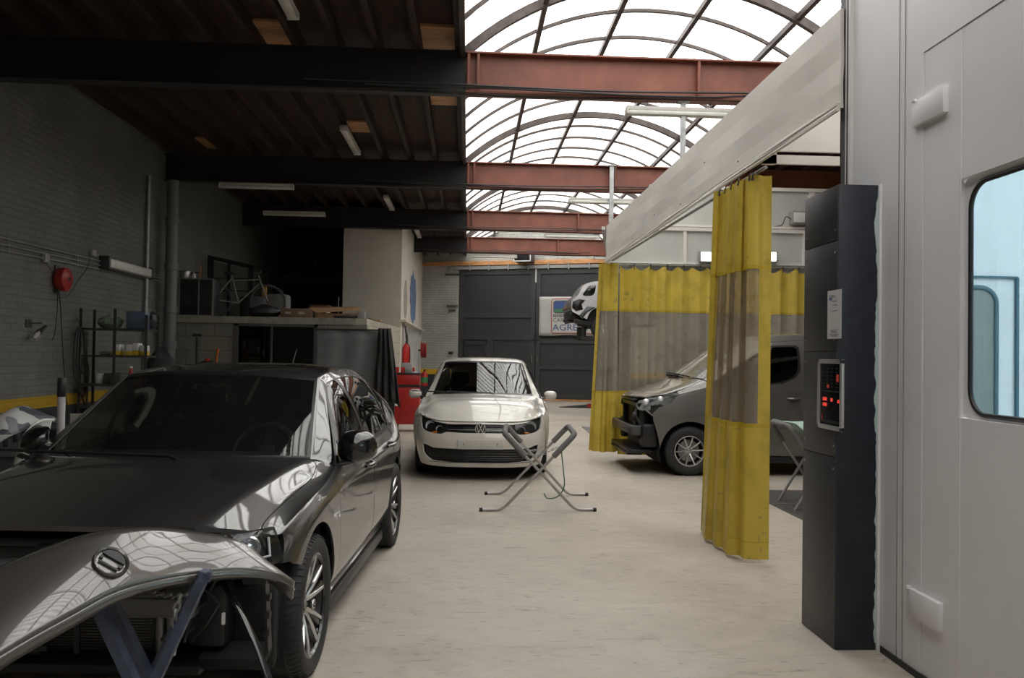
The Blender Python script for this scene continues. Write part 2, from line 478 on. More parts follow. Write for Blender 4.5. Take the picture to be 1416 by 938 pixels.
for (px, py, Y, wx, wy) in ((588,52,8.0,.30,.34),(597,137,11.4,.30,.26),(345,52,8.4,.36,.5),(468,175,12.3,.22,.3),(272,198,14.6,.3,.35)):
    p = at(px, py, Y); kx = math.floor((SX0-.04-p.x)/.46)
    cx = SX0-.04-(kx+.5)*.46; cy = Y*1.0
    z = ZC+.17; s = (z-1.5)/(p.z-1.5) if p.z > 1.6 else 1
    cy = Y*s
    m.bb(cx-.19, cx+.19, cy-wy, cy+wy, ZC+.165, ZC+.198)
m.build('repair_board', M_freshwood, CE)
m = MB()
for y in (15.0, 20.05): m.bb(XL, -.2, y+.13, y+.17, ZC+.0, ZC+.045)
m.build('noggin', M_freshwood, CE)
# beams
for i, y in enumerate((-1.6, 4.0, 9.55, 15.0, 20.05, 24.55)):
    m = MB(); zb, zt, fw, ft, wt = 4.5, 4.97, .2, .018, .012
    m.bb(XL, XR, y-fw/2, y+fw/2, zb, zb+ft); m.bb(XL, XR, y-fw/2, y+fw/2, zt-ft, zt); m.bb(XL, XR, y-wt/2, y+wt/2, zb+ft, zt-ft)
    for xs in (-.05, .06, 2.62, 4.6): m.bb(xs, xs+.03, y-fw/2+.01, y+fw/2-.01, zb+ft, zt-ft)
    b_ = m.build('steel_beam', M_beam)
    tag(b_, ['','','red-brown steel roof beam nearest the camera, crossing the skylight','second steel roof beam, above the start of the block mezzanine',
        'third steel roof beam, above the cream room','farthest steel roof beam, in front of the white gable wall'][i] or 'steel roof beam over the parked cars', 'beam', 'steel beams across the hall', None)
    if i >= 2:
        c = MB()
        for q, (dz, dy) in enumerate(((0.03,-.12),(0.065,-.125),(-.01,-.06))):
            pts = [(-1.2-q*.7, y+dy, zb+dz+.02)]+[(xx, y+dy-.01*math.sin(xx*2+q), zb+dz+.025*math.sin(xx*1.3+q+i)*.6) for xx in [z*.35 for z in range(-2, 9+q)]]
            pts += [(3.25+q*.3, y+dy, zb+dz+.02), (3.3+q*.3, y+dy, zb+dz)]
            c.tube(pts, .012, 6)
        c.build('conduit', M_cable, b_)
# ------------------------------------------------------------------ skylight vault
CX, HW, RISE, ZS = 2.25, 2.37, .95, 4.99
RR = (HW*HW+RISE*RISE)/(2*RISE)
def arcz(x, add=0): return ZS-(RR-RISE)+math.sqrt(max(0, (RR+add)**2-(x-CX)**2))
SK = thing('window_1', 'barrel-vaulted rooflight of milky corrugated sheets on steel ribs', 'window', (0,0,0), kind='structure')
A0 = math.asin(HW/RR)
def arcp(a, y, r): return Vector((CX+r*math.sin(a), y, ZS-(RR-RISE)+r*math.cos(a)))
YS0, YS1 = -4.6, 29.6
m = MB(); m.grid([[arcp(-A0+2*A0*k/28, y, RR+.03) for k in range(29)] for y in (YS0, 4, 12, 20, YS1)])
m.build('corrugated_sheet', M_sky, SK)
M_rib = mat('grey_rib_steel', (.09,.072,.066), .5, metal=.3, var=.3)
def rib(y, w_, h_):
    m = MB()
    rows = []
    for k in range(29):
        a = -A0+2*A0*k/28
        rows.append([arcp(a, y-w_/2, RR+.02), arcp(a, y+w_/2, RR+.02), arcp(a, y+w_/2, RR+.02-h_), arcp(a, y-w_/2, RR+.02-h_)])
    m.grid(rows, True, True); m.f([v for v in m.bm.verts][:4]); 
    return m.build('rib', M_rib, SK)
beams_y = (-1.6, 4.0, 9.55, 15.0, 20.05, 24.55)
yy = -4.2
for i, y in enumerate(beams_y):
    rib(y, .07, .10)
    nx = beams_y[i+1] if i+1 < 6 else 29.4
    n = 5 if i < 4 else 4
    for k in range(1, n+1):
        yk = y+(nx-y)*k/(n+1)
        if i == 5 and yk > 28.9: continue
        rib(yk, .035, .04)
for x in (-.13, .83, 1.86, 2.86, 3.84, 4.62):
    a = math.asin((x-CX)/RR)
    MB().bar(arcp(a, YS0, RR-.03), arcp(a, 29.3, RR-.03), .06, .07).build('purlin', M_rib, SK)
m = MB()   # near end gable of the vault
pl = [(arcp(-A0+2*A0*k/20, 0, RR+.03).x, arcp(-A0+2*A0*k/20, 0, RR+.03).z) for k in range(21)]
m.prism(pl, YS0-.05, YS0, 'Y'); m.build('end_gable', M_white, SK)
struct(MB().bb(SX0-.1, SX1+.1, YF-.3, YS0, ZC, ZC+1.1).build('trim_2', M_white))
# portal so daylight is sampled through the opening
la = bpy.data.lights.new('skylight_portal', 'AREA'); la.shape = 'RECTANGLE'; la.size = 4.7; la.size_y = 34.2
la.cycles.is_portal = True
lo = bpy.data.objects.new('skylight_portal', la); COL.objects.link(lo); lo.location = (CX, 12.5, ZS+1.05); lo['kind'] = 'helper'
# ------------------------------------------------------------------ mezzanine and cream room
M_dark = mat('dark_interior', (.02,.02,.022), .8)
ZM = 2.12
m = MB()
Y0 = 15.05
m.bb(XL, -4.07, Y0, Y0+.2, 0, ZM-.12); m.bb(-2.74, -1.81, Y0, Y0+.2, 0, ZM-.12); m.bb(-4.07, -2.74, Y0, Y0+.2, 1.96, ZM-.12)
WF = struct(m.build('wall_mezzanine', M_block))
m = MB(); m.prism([(-1.81,Y0+.2),(-1.62,20.2),(-1.82,20.2),(-2.01,Y0+.2)], 0, ZM-.0, 'Z'); m.bb(-2.01,-1.81,Y0+.001,Y0+.2,ZM-.12,ZM)
struct(m.build('wall_mezzanine_side', M_blockLit))
m = MB(); m.prism([(XL,Y0-.02),(-2.01,Y0-.02),(-1.85,20.2),(-1.85,32),(XL,32)], ZM-.12, ZM, 'Z')
struct(m.build('trim_1', mat('concrete_slab', (.30,.29,.24), .8, var=.2)))
m = MB(); m.bb(-4.15,-4.07,Y0-.02,Y0+.2,0,2.0); m.bb(-2.74,-2.68,Y0-.02,Y0+.2,0,2.0); m.bb(-4.15,-2.68,Y0-.02,Y0+.2,1.95,2.0); m.bb(-3.52,-3.49,Y0+.05,Y0+.09,0,1.95)
O = struct(m.build('door_2', mat('dark_frame', (.08,.075,.065), .6)))
MB().bb(-4.07,-2.74,Y0+.1,Y0+.105,0,1.95).build('glazing', glass_mat('dark_pane', (.25,.27,.28)), O)
m = MB(); m.bb(-4.4,-2.4,Y0+2.5,Y0+2.55,0,2.0); m.build('dark_interior_sheet', M_dark, O)  # near-black sheet standing in for the shade inside the opening
RM = thing('wall_cream_room', None, None, (0,0,0), kind='structure')
m = MB(); m.bb(-3.02,-1.62,20.2,20.35,0,4.5); m.bb(-3.02,-2.87,20.35,32,0,4.97)
m.bb(-1.77,-1.62,20.35,29.5,2.28,4.97); m.bb(-1.77,-1.62,20.35,21.2,0,2.28); m.bb(-1.77,-1.62,28.4,29.5,0,2.28); m.bb(-1.77,-1.62,21.2,28.4,0,.75)
m.build('plaster', M_plaster, RM)
MB().bb(-1.66,-1.50,20.25,29.0,2.28,2.33).build('ledge', mat('pale_ledge', (.62,.55,.47), .6), RM)
W2 = thing('window_2', None, None, (0,0,0), kind='structure')
m = MB()
for y in (21.2, 22.2, 23.4, 24.6, 25.8, 27.0, 28.34): m.bb(-1.74,-1.60,y,y+.07,.75,2.28)
m.bb(-1.74,-1.60,21.2,28.4,.75,.82); m.bb(-1.74,-1.60,21.2,28.4,2.21,2.28)
m.build('window_frame', M_white, W2)
MB().bb(-1.68,-1.675,21.2,28.4,.8,2.25).build('glazing', glass_mat('office_pane', (.3,.33,.35), ior=1.5), W2)
# mural on the room's side wall
m = MB()
random.seed(3)
pts = []
for k in range(26):
    a = 2*PI*k/26; r = 1+.35*random.random()
    pts.append((24.6+1.15*r*math.cos(a), 3.15+.62*r*math.sin(a)))
m.prism(pts, -1.62, -1.612, 'X')
mu = m.build('mural', mat('mural_paint', (.10,.20,.42), .8, col2=(.10,.11,.12), vscale=3), RM)
pts = [(21.6+.5*math.cos(2*PI*k/16)*(1+.3*random.random()), 2.9+.5*math.sin(2*PI*k/16)) for k in range(16)]
MB().prism(pts, -1.62, -1.613, 'X').build('mural', mat('mural_grey', (.2,.2,.19), .8, col2=(.4,.36,.3), vscale=4), RM)
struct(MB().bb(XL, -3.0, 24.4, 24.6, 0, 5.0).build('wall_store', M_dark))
# ------------------------------------------------------------------ big back door
D = thing('door_1', 'pair of tall dark grey timber gates in the far wall', 'door', (-.33, 28.9, 0), AB, kind='structure')
M_door = mat('slate_paint', (.05,.054,.056), .55, var=.15, vscale=3)
M_doorp, nt, N, L = nodes_of('slate_boards')
b = N['Principled BSDF']; b.inputs['Roughness'].default_value = .6; b.inputs['Base Color'].default_value = (.040,.043,.046,1)
tc = N.new('ShaderNodeTexCoord'); s = N.new('ShaderNodeSeparateXYZ'); L.new(tc.outputs['Object'], s.inputs[0])
dg = mth(nt, 'ADD', mth(nt, 'MULTIPLY', s.outputs['X'], .72), mth(nt, 'MULTIPLY', s.outputs['Z'], .72))
fr = mth(nt, 'FRACT', mth(nt, 'DIVIDE', dg, .12))
ln = mth(nt, 'LESS_THAN', fr, .1)
bp = N.new('ShaderNodeBump'); bp.inputs['Strength'].default_value = 1; bp.inputs['Distance'].default_value = .012; bp.invert = True
L.new(ln, bp.inputs['Height']); L.new(bp.outputs[0], b.inputs['Normal'])
L.new(mixc(nt, ln, (.043,.046,.049), (.028,.03,.032)), b.inputs['Base Color'])
HWD = DW/2
def leaf(x0, x1, wicket):
    m = MB(); m.bb(x0, x1, .04, .08, .08, DH); p = m.build('door_leaf', M_doorp, D)
    f = MB(); t = .16
    for xa in (x0, x1-t): f.bb(xa, xa+t, 0, .05, .08, DH)
    for z in (.08, 1.05, 1.92 if not wicket else 2.02, 2.78, DH-t):
        f.bb(x0, x1, .002, .052, z, z+(.16 if z != 1.05 else .12))
    if wicket:
        f.bb(x0+1.05, x0+1.27, 0, .05, .08, 2.1)
        f.bb(x0+.22, x0+.3, -.01, .05, .1, 1.95); f.bb(x0+.98, x0+1.05, -.01, .05, .1, 1.95); f.bb(x0+.22, x0+1.05, -.01, .05, 1.85, 1.95)
    g = f.build('door_frame', M_door, p)
leaf(.02, HWD-.01, True); leaf(HWD+.01, DW-.02, False)
m = MB(); m.bb(HWD-.02, HWD+.02, -.03, .0, DH-.45, DH+.02); m.build('top_bolt', M_white, D)
m = MB()
for dx in (-.09, .1): m.tube([(HWD+dx, -.0, 1.25), (HWD+dx, -.06, 1.25), (HWD+dx, -.06, 1.5), (HWD+dx, -.0, 1.5)], .014, 8)
m.build('handle', M_steel, D)
m = MB(); m.bb(HWD-.12, HWD+.12, -.03, .0, 2.0, 2.05); m.bb(HWD-.03, HWD+.03, -.04, .0, 1.85, 2.2); m.build('latch', M_black, D)
# ------------------------------------------------------------------ spray booth
M_booth = mat('white_booth_panel', (.85,.84,.855), .38, var=.05, vscale=1.2, bump=.04, bscale=9)
M_boothin = mat('booth_inner_white', (.80,.86,.88), .5)
M_navy = mat('dark_navy_paint', (.018,.024,.036), .42, var=.3, vscale=9, bump=.08, bscale=50)
M_graph = mat('graphite_panel', (.065,.064,.066), .42, metal=.3, var=.25, vscale=4, bump=.05)
M_alu = mat('aluminium', (.6,.6,.6), .35, metal=.8)
XB = 2.155
PB = thing('spray_booth', 'large white panelled spray booth filling the right side, with a rounded window in its door', 'spray booth', (XB, 0, 0))
BH = 3.75
WY0, WY1, WZ0, WZ1 = 1.9, 3.55, 1.255, 2.305
DY0, DY1 = 1.2, atx(1276, 400, XB).y
HC = atx(1280, 72, XB).z
def rrect(y0, y1, z0, z1, r, n=8):
    o = []
    for cy, cz, a in ((y1-r, z1-r, 0), (y0+r, z1-r, PI/2), (y0+r, z0+r, PI), (y1-r, z0+r, 1.5*PI)):
        for k in range(n+1):
            t = a+PI/2*k/n; o.append((cy+r*math.cos(t), cz+r*math.sin(t)))
    return o
# walls (local x: 0 = outer face, + = into the booth)
m = MB()
m.bb(0, .06, DY1+.004, 4.58, .03, BH); m.bb(0, .06, -4.5, DY0-.004, .03, BH); m.bb(0, .06, DY0-.004, DY1+.004, HC+.006, BH)
m.bb(.06, 3.4, 4.52, 4.58, 0, BH); m.bb(.06, 3.4, -4.5, -4.44, 0, BH); m.bb(0, 3.4, -4.5, 4.58, BH, BH+.06)
m.build('wall_panel', M_booth, PB)
m = MB(); m.bb(3.34, 3.4, -4.44, 4.52, .03, BH); m.build('inner_wall', M_boothin, PB)
m = MB(); m.bb(.06, 3.34, -4.44, 4.52, .0, .03); m.build('booth_floor', mat('booth_floor', (.3,.32,.33), .6), PB)
m = MB()
for px in (1242, 1250): 
    y = atx(px, 500, XB).y; m.bb(-.003, .0, y-.0015, y+.0015, .03, BH)
m.build('seam', mat('seam_grey', (.25,.25,.26), .6), PB)
m = MB(); m.bb(-.01, .05, -4.5, 4.2, 0, .03); m.build('floor_seal', M_black, PB)
# door leaf with window opening
DR = thing('booth_door', None, None, (0,0,0)); DR.parent = PB
m = MB()
m.bb(.004, .05, DY0, WY0, .03, HC); m.bb(.004, .05, WY1, DY1, .03, HC); m.bb(.004, .05, WY0, WY1, .03, WZ0); m.bb(.004, .05, WY0, WY1, WZ1, HC)
y = atx(1327, 500, XB).y; m.bb(.001, .0045, y-.002, y+.002, .03, HC)
m.build('door_panel', M_booth, DR)
m = MB()   # recessed plate with rounded opening
inn = rrect(WY0+.06, WY1-.045, WZ0+.02, WZ1-.03, .11); out_ = []
for (y, z) in inn:
    out_.append((WY0 if y < (WY0+WY1)/2 else WY1, WZ0 if z < (WZ0+WZ1)/2 else WZ1))
A = [m.v((.03, y, z)) for y, z in inn]; B_ = [m.v((.03, y, z)) for y, z in out_]
def edgept(y, z):
    cy, cz = (WY0+WY1)/2, (WZ0+WZ1)/2; hy, hz = (WY1-WY0)/2, (WZ1-WZ0)/2
    dy, dz = y-cy, z-cz; s = min(hy/abs(dy) if dy else 9, hz/abs(dz) if dz else 9); return cy+dy*s, cz+dz*s
for v, (y, z) in zip(B_, inn): v.co = Vector((.03, *edgept(y, z)))
n = len(A)
for k in range(n): m.f([A[k], A[(k+1) % n], B_[(k+1) % n], B_[k]])
m.build('window_frame', M_booth, DR)
m = MB(); m.tube([(.03, y, z) for y, z in inn], .011, 8, closed=True); m.build('rubber_seal', M_black, DR)
m = MB(); m.prism(rrect(WY0+.06, WY1-.045, WZ0+.02, WZ1-.03, .11), .034, .038, 'X'); m.build('pane', glass_mat('cyan_pane', (.86,.965,.975)), DR)
def plate(px0, px1, pyt, pyb):
    a = atx(px0, pyt, XB); c = atx(px0, pyb, XB); d = atx(px1, (pyt+pyb)/2, XB)
    m = MB(); m.bb(-.02, .006, d.y, a.y, c.z, a.z, .002); m.lathe([(.012,0),(.012,.012)], 12, 'Z', (-.02, a.y-.02, a.z)); return m.build('hinge_plate', M_booth, DR)
plate(1266, 1310, 143, 177); plate(1259, 1303, 812, 849)
# door with its own window in the booth's end wall, seen through the glass
ye = 4.50
a = at(1408, 384, ye); x1_ = a.x-XB; z1_ = a.z
m = MB()
m.bb(.2, x1_, ye, ye+.018, z1_-.006, z1_+.006); m.bb(x1_-.007, x1_+.007, ye, ye+.018, .05, z1_); m.build('inner_door_edge', mat('inner_line', (.07,.16,.20), .6), PB)
a = at(1378, 398, ye); x2_ = a.x-XB; z2_ = a.z
w2_ = rrect(x2_-.42, x2_, z2_-1.0, z2_, .09)
m = MB(); m.prism(w2_, ye+.004, ye+.016, 'Y'); m.build('inner_window', mat('inner_pane', (.26,.27,.25), .2), PB)
m = MB(); m.tube([(x, ye+.002, z) for x, z in w2_], .013, 8, closed=True); m.build('inner_seal', mat('inner_seal', (.10,.17,.20), .5), PB)
# booth ceiling lights (lit)
M_tube = mat('lit_tube', (.9,.95,1), .4, emit=(.90,.96,1.0), estr=15.0)
for y in (-2.5, -.2, 2.2):
    m = MB(); m.bb(1.5, 2.3, y-.6, y+.6, BH-.05, BH-.001); m.build('booth_lamp', M_tube, PB)
# corner strip above the cabinet
m = MB(); m.bb(-.012, .0, 4.58, 4.70, 0, BH); m.bb(-.012, .10, 4.69, 4.70, 0, BH); m.build('corner_strip', M_dgrey, PB)
m = MB(); m.bb(-.02, -.0, 4.56, 4.585, 2.42, BH); m.bb(-.014,-.0,4.62,4.632,2.42,BH); m.build('sealant', M_white, PB)
# ------------------------------------------------------------------ control cabinet
CB = thing('control_cabinet', 'tall narrow dark control cabinet standing against the white spray booth', 'cabinet', (1.92, 4.23, 0))
cw, cd, ch = .228, .43, 2.42
m = MB(); m.bb(.004, cw-.012, 0, cd, 0, ch, .003); m.build('body', M_navy, CB)
m = MB()
zs = [0, 1.235, 1.62, 2.23, 2.42] # panel joints up the side face
zj = [atx(1150, y, 1.92).z for y in (632, 486, 335)]
zz = [0.0]+zj+[ch]
for k in range(4): m.bb(0, .006, .004, cd-.004, zz[k]+.003, zz[k+1]-.003, .001)
m.build('side_panel', M_graph, CB)
m = MB()
for k in (1,2,3):
    for dy in (.03, cd-.03):
        for dz in (-.06, .06): m.lathe([(.006,-.003),(.006,.001)], 8, 'X', (0, dy, zz[k]+dz))
m.build('screw', M_steel, CB)
def side_rect(px0, py0, px1, py1):
    a = atx(px0, py0, 1.92); b_ = atx(px1, py0, 1.92); c = atx(px0, py1, 1.92)
    return b_.y-4.23, a.y-4.23, c.z, a.z
y0, y1, z0, z1 = side_rect(1134, 497, 1168, 591)
cp = MB()
t = .022
for r_ in ((y0, y1, z0, z0+t), (y0, y1, z1-t, z1), (y0, y0+t, z0, z1), (y1-t, y1, z0, z1)): cp.bb(-.016, 0, r_[0], r_[1], r_[2], r_[3], .002)
cpo = cp.build('control_panel', M_alu, CB)
m = MB(); m.bb(-.008, -.002, y0+t, y1-t, z0+t, z1-t); m.build('panel_face', M_blackg, cpo)
M_led = mat('red_led', (.6,.02,.02), .4, emit=(1,.08,.05), estr=.45)
M_ledd = mat('dim_led', (.25,.03,.02), .4, emit=(1,.1,.05), estr=.15)
def led(m, u, v, w_, h_):
    yy = y1-t-(y1-y0-2*t)*u; z = z1-t-(z1-z0-2*t)*v
    m.bb(-.011, -.007, yy-w_/2, yy+w_/2, z-h_/2, z+h_/2)
for u, v, w_, mt in ((.25,.58,.045,M_led),(.25,.67,.045,M_led),(.58,.585,.02,M_led),(.90,.60,.02,M_led),(.85,.2,.02,M_ledd),(.85,.26,.02,M_ledd),(.4,.37,.02,M_ledd)):
    m = MB(); led(m, u, v, w_, .018); m.build('indicator', mt, cpo)
m = MB()
for i in range(6):
    for j in range(4): led(m, .15+.22*j, .08+.06*i, .012, .004)
led(m, .5, .45, .22, .003); led(m, .5, .93, .2, .002); led(m, .5, .95, .2, .002)
m.build('panel_print', M_dgrey, cpo)
m = MB(); led(m, .12, .88, .012, .03); m.build('switch', M_red, cpo)
y0, y1, z0, z1 = side_rect(1145, 403, 1164, 469)
lb = MB().bb(-.002, 0, y0, y1, z0, z1).build('paper_label', mat('paper', (.60,.60,.59), .7), CB)
m = MB()
h = z1-z0
for v, w0, w1 in ((.10,.1,.5),(.13,.1,.6),(.22,.3,.7),(.30,.35,.7),(.42,.3,.72),(.82,.2,.8),(.86,.25,.75),(.91,.15,.85),(.94,.3,.7)):
    m.bb(-.0028, -.002, y1-(y1-y0)*w1, y1-(y1-y0)*w0, z1-h*v-.003, z1-h*v)
m.build('label_print', mat('ink', (.15,.16,.2), .6), lb)
MB().bb(-.0028, -.002, y1-(y1-y0)*.35, y1-(y1-y0)*.12, z1-h*.2, z1-h*.15).build('label_stamp', mat('ink_blue', (.12,.18,.35), .6), lb)
m = MB(); m.bb(cw-.012, cw+.004, -.012, .0, 0, ch+.005); m.build('white_edge_strip', M_booth, CB)
m = MB()
random.seed(5)
pl = []
z = .04; w_ = .006
while z < ch-.03:
    w_ = min(.024, max(.002, w_+random.uniform(-.006,.006)+(.0015 if .9 < z < 1.3 else -.0005)))
    pl.append((cw-.012-w_, z)); z += random.uniform(.012,.03)
A_ = [m.v((x, -.004, z)) for x, z in pl]; B2_ = [m.v((cw-.008, -.004, z)) for x, z in pl]; C_ = [m.v((x-.001, .0, z)) for x, z in pl]
for k in range(len(pl)-1): m.f([A_[k], B2_[k], B2_[k+1], A_[k+1]]); m.f([C_[k], A_[k], A_[k+1], C_[k+1]])
m.build('paint_smear', mat('pale_teal_sealant', (.50,.62,.62), .6), CB)
# ------------------------------------------------------------------ canopy of the preparation bay
M_can = mat('cream_sheet_metal', (.78,.745,.69), .5, var=.07, vscale=1.5, bump=.12, bscale=1.2)
M_cang = mat('canopy_inner_grey', (.56,.57,.53), .5, var=.08, vscale=2)
CN = thing('bay_canopy', 'cream sheet metal canopy hung over the preparation bay on the right', 'canopy', (0,0,0))
def fx(y): return 2.13+(2.05-2.13)*(y-4.7)/(12.28-4.7)
def strip(z0a, z0b, z1a, z1b, dx, th, ya=4.655, yb=12.28, n=1):
    m = MB(); rows = []
    N_ = 24
    for k in range(N_+1):
        y = ya+(yb-ya)*k/N_; t = (y-4.7)/(12.28-4.7)
        za, zb = z0a+(z0b-z0a)*t, z1a+(z1b-z1a)*t
        rows.append([(fx(y)+dx+.004*math.sin(y*2.1+q*2)*(1 if 0 < q < 4 else 0), y, za+(zb-za)*q/4) for q in range(5)])
    m.grid(rows)
    return m
m = strip(2.955, 2.90, 3.53, 3.45, 0, .02); m.build('long_fascia', M_can, CN, solid=.02, smooth=False)
m = strip(2.935, 2.88, 2.985, 2.93, -.02, .01); m.build('bottom_flange', M_can, CN, solid=.02, smooth=False)
m = MB()
for y in (5.05,): m.bb(fx(y)-.004, fx(y)+.01, y-.03, y+.03, 2.99, 3.5)
m.build('seam_tape', mat('dirty_tape', (.45,.43,.39), .6, var=.4, vscale=14), CN)
m = MB()
for y, z in ((6.4,3.05),(8.1,3.02),(9.2,3.1),(10.4,3.0),(7.3,3.25)): m = MB(); m.lathe([(.008,-.004),(.008,.0)], 8, 'X', (fx(y)-.012, y, z)); m.build('rivet', M_dgrey, CN)
m = MB(); m.bb(2.12, 8.8, 5.92, 5.95, 3.02, 3.50); m.build('near_fascia', M_can, CN)
m = MB(); m.bb(2.12, 8.8, 5.90, 5.93, 2.92, 2.985); m.bb(2.12, 2.22, 5.90, 5.95, 2.92, 3.05); m.build('near_flange', M_can, CN)
m = MB(); m.bb(2.05, 8.8, 12.28, 12.31, 2.92, 3.45); m.build('far_fascia', M_cang, CN)
m = MB(); m.bb(2.05, 8.8, 12.24, 12.30, 2.88, 2.93); m.bb(2.05, 8.8, 12.24, 12.30, 3.40, 3.45); m.bb(2.6, 8.8, 12.27, 12.33, 3.47, 3.50)
for x in (3.20, 5.03, 6.5): m.bb(x, x+.05, 12.25, 12.29, 2.9, 3.42)
m.build('far_frame', M_can, CN)
m = MB(); m.bb(2.7, 8.8, 12.36, 12.38, 3.45, 4.07); m.build('upper_panel', M_cang, CN)
m = MB(); m.bb(2.7, 8.8, 12.32, 12.38, 4.05, 4.10)
for x in (5.15, 7.0): m.bb(x, x+.09, 12.33, 12.36, 3.45, 4.07)
m.build('upper_frame', M_can, CN)
m = MB(); m.bb(5.15, 8.7, 12.262, 12.275, 2.96, 3.39); m.build('inspection_panel', mat('green_grey_pane', (.24,.28,.25), .3), CN)
m = MB(); m.bb(8.78, 8.8, 5.95, 12.28, 2.9, 3.5); m.build('end_fascia', M_can, CN)
m = MB()
m.tube([(fx(y)+.06, y, 2.915) for y in (6.0, 8, 10, 12.1)], .014, 8); m.tube([(2.1,12.2,2.895),(8.7,12.2,2.895)], .014, 8)
m.build('curtain_rail', M_galv, CN)
def hanger(px, Y, z0, z1, w_=.05):
    x = at(px, 300, Y).x
    m = MB(); m.bb(x-w_/2, x+w_/2, Y-.03, Y+.03, z0, z1); m.bb(x-.07, x+.07, Y-.05, Y+.05, z1-.02, z1)
    return m.build('hanger_post', M_galv, CN)
hanger(943, 9.55, 3.45, 4.50); hanger(845, 14.85, 3.0, 4.96, .075)
m = MB(); m.bar((2.0,12.3,3.42),(2.55,14.85,3.05),.05); m.build('brace', M_galv, CN)
# ------------------------------------------------------------------ vinyl curtains
def vinyl(name, col, trans, tint):
    m, nt, N, L = nodes_of(name); b = N['Principled BSDF']; b.inputs['Roughness'].default_value = .38
    tc = N.new('ShaderNodeTexCoord')
    n1 = noise_n(nt, tc.outputs['Object'], 3.5, 7, .65); n2 = noise_n(nt, tc.outputs['Object'], 22, 3)
    c = ramp(nt, n1, [(.30, tuple(x*.66 for x in col)), (.5, tuple(x*.92 for x in col)), (.7, col)])
    c = mixc(nt, mth(nt, 'MULTIPLY', mth(nt, 'GREATER_THAN', mth(nt,'ADD',n1,mth(nt,'MULTIPLY',n2,.2)), .735), .45), c, (.22,.19,.12))
    L.new(c, b.inputs['Base Color'])
    bp = N.new('ShaderNodeBump'); bp.inputs['Strength'].default_value = .25; bp.inputs['Distance'].default_value = .01
    L.new(n1, bp.inputs['Height']); L.new(bp.outputs[0], b.inputs['Normal'])
    out = N['Material Output']
    if trans:
        tr = N.new('ShaderNodeBsdfTransparent'); tr.inputs[0].default_value = (*tint, 1)
        mx = N.new('ShaderNodeMixShader'); mx.inputs[0].default_value = trans
        L.new(b.outputs[0], mx.inputs[1]); L.new(tr.outputs[0], mx.inputs[2]); L.new(mx.outputs[0], out.inputs[0])
        b.inputs['Roughness'].default_value = .10; b.inputs['Coat Weight'].default_value = 1.0; b.inputs['Coat Roughness'].default_value = .06; bp.inputs['Strength'].default_value = .5
    else:
        t = N.new('ShaderNodeBsdfTranslucent'); L.new(c, t.inputs[0])
        mx = N.new('ShaderNodeMixShader'); mx.inputs[0].default_value = .22
        L.new(b.outputs[0], mx.inputs[1]); L.new(t.outputs[0], mx.inputs[2]); L.new(mx.outputs[0], out.inputs[0])
    return m
M_vy = vinyl('yellow_vinyl', (.71,.54,.085), 0, None)
M_vc = vinyl('clear_vinyl', (.42,.36,.28), .50, (.74,.68,.58))
M_vc2 = vinyl('clear_vinyl_pale', (.50,.45,.37), .40, (.78,.72,.62))
def curtain(root, top, bot, zt, z1, z2, z0, per, clear, sag=0.0, hook=.25, border=(.0,.0), bunch=0.0):
    """top and bot: plan paths with the same number of points"""
    def lift(pts, s, z, ss):
        return Vector((pts[ss].x, pts[ss].y, z))
    n = len(top)
    L_ = [0]
    for i in range(1, n): L_.append(L_[-1]+(bot[i]-bot[i-1]).length)
    tot = L_[-1]
    def P(i, z):
        t = (zt-z)/(zt-z0)
        p = top[i].lerp(bot[i], t)
        return Vector((p.x, p.y, z))
    def band(name, m_, za, zb, i0, i1, nz=8, sg=False, par=root):
        m = MB(); rows = []
        for q in range(nz+1):
            z = za+(zb-za)*q/nz
            rows.append([P(i, z-(sag*abs(math.sin(PI*L_[i]/hook))**1 * ((z-z1)/(zt-z1)) if sg else 0)) for i in range(i0, i1+1)])
        m.grid(rows); return m.build(name, m_, par)
    ia = next((i for i in range(n) if L_[i] >= border[0]), 0); ib = next((i for i in range(n) if L_[i] >= tot-border[1]), n-1)
    band('top_band', M_vy, zt, z1, 0, n-1, 8, True)
    band('clear_band', clear, z1, z2, ia, ib, 10)
    b_ = band('bottom_band', M_vy, z2, z0, 0, n-1, 8)
    if border[0] > 0 and ia > 0: band('edge_band', M_vy, z1, z2, 0, ia, 8)
    if border[1] > 0 and ib < n-1: band('edge_band', M_vy, z1, z2, ib, n-1, 8)
    # welded hems
    def hem(z, h_):
        m = MB()
        for s in (-1, 1):
            m.grid([[P(i, z+dz)+Vector((0, 0, 0))+nrm(i)*.0015*s for i in range(n)] for dz in (0, h_)])
        return m.build('hem', M_vhem, root)
    def nrm(i):
        a, b = max(0, i-1), min(n-1, i+1); d = bot[b]-bot[a]; d.z = 0
        if d.length < 1e-6: return Vector((0,-1,0))
        d.normalize(); return Vector((-d.y, d.x, 0))
    hem(z2-.03, .03); hem(z1, .03); hem(z0+.12, .008)
    return P, L_
M_vhem = mat('vinyl_hem', (.55,.40,.03), .45)
def pleats(path, amp, wl, n_per=8, ph=0.0):
    """wavy plan line about a smooth path"""
    pts = spl(path, 12); L_ = [0]
    for i in range(1, len(pts)): L_.append(L_[-1]+(pts[i]-pts[i-1]).length)
    tot = L_[-1]; N_ = int(tot/wl*n_per)+1; out = []
    j = 0
    for k in range(N_+1):
        s = tot*k/N_
        while j < len(L_)-2 and L_[j+1] < s: j += 1
        t = (s-L_[j])/max(1e-9, L_[j+1]-L_[j]); p = pts[j].lerp(pts[j+1], t); d = (pts[j+1]-pts[j]).normalized()
        nn = Vector((-d.y, d.x, 0)); a = amp(s/tot) if callable(amp) else amp
        out.append(p+nn*a*math.sin(2*PI*s/wl+ph+.6*math.sin(s*3))+d*a*.35*math.sin(4*PI*s/wl))
    return out
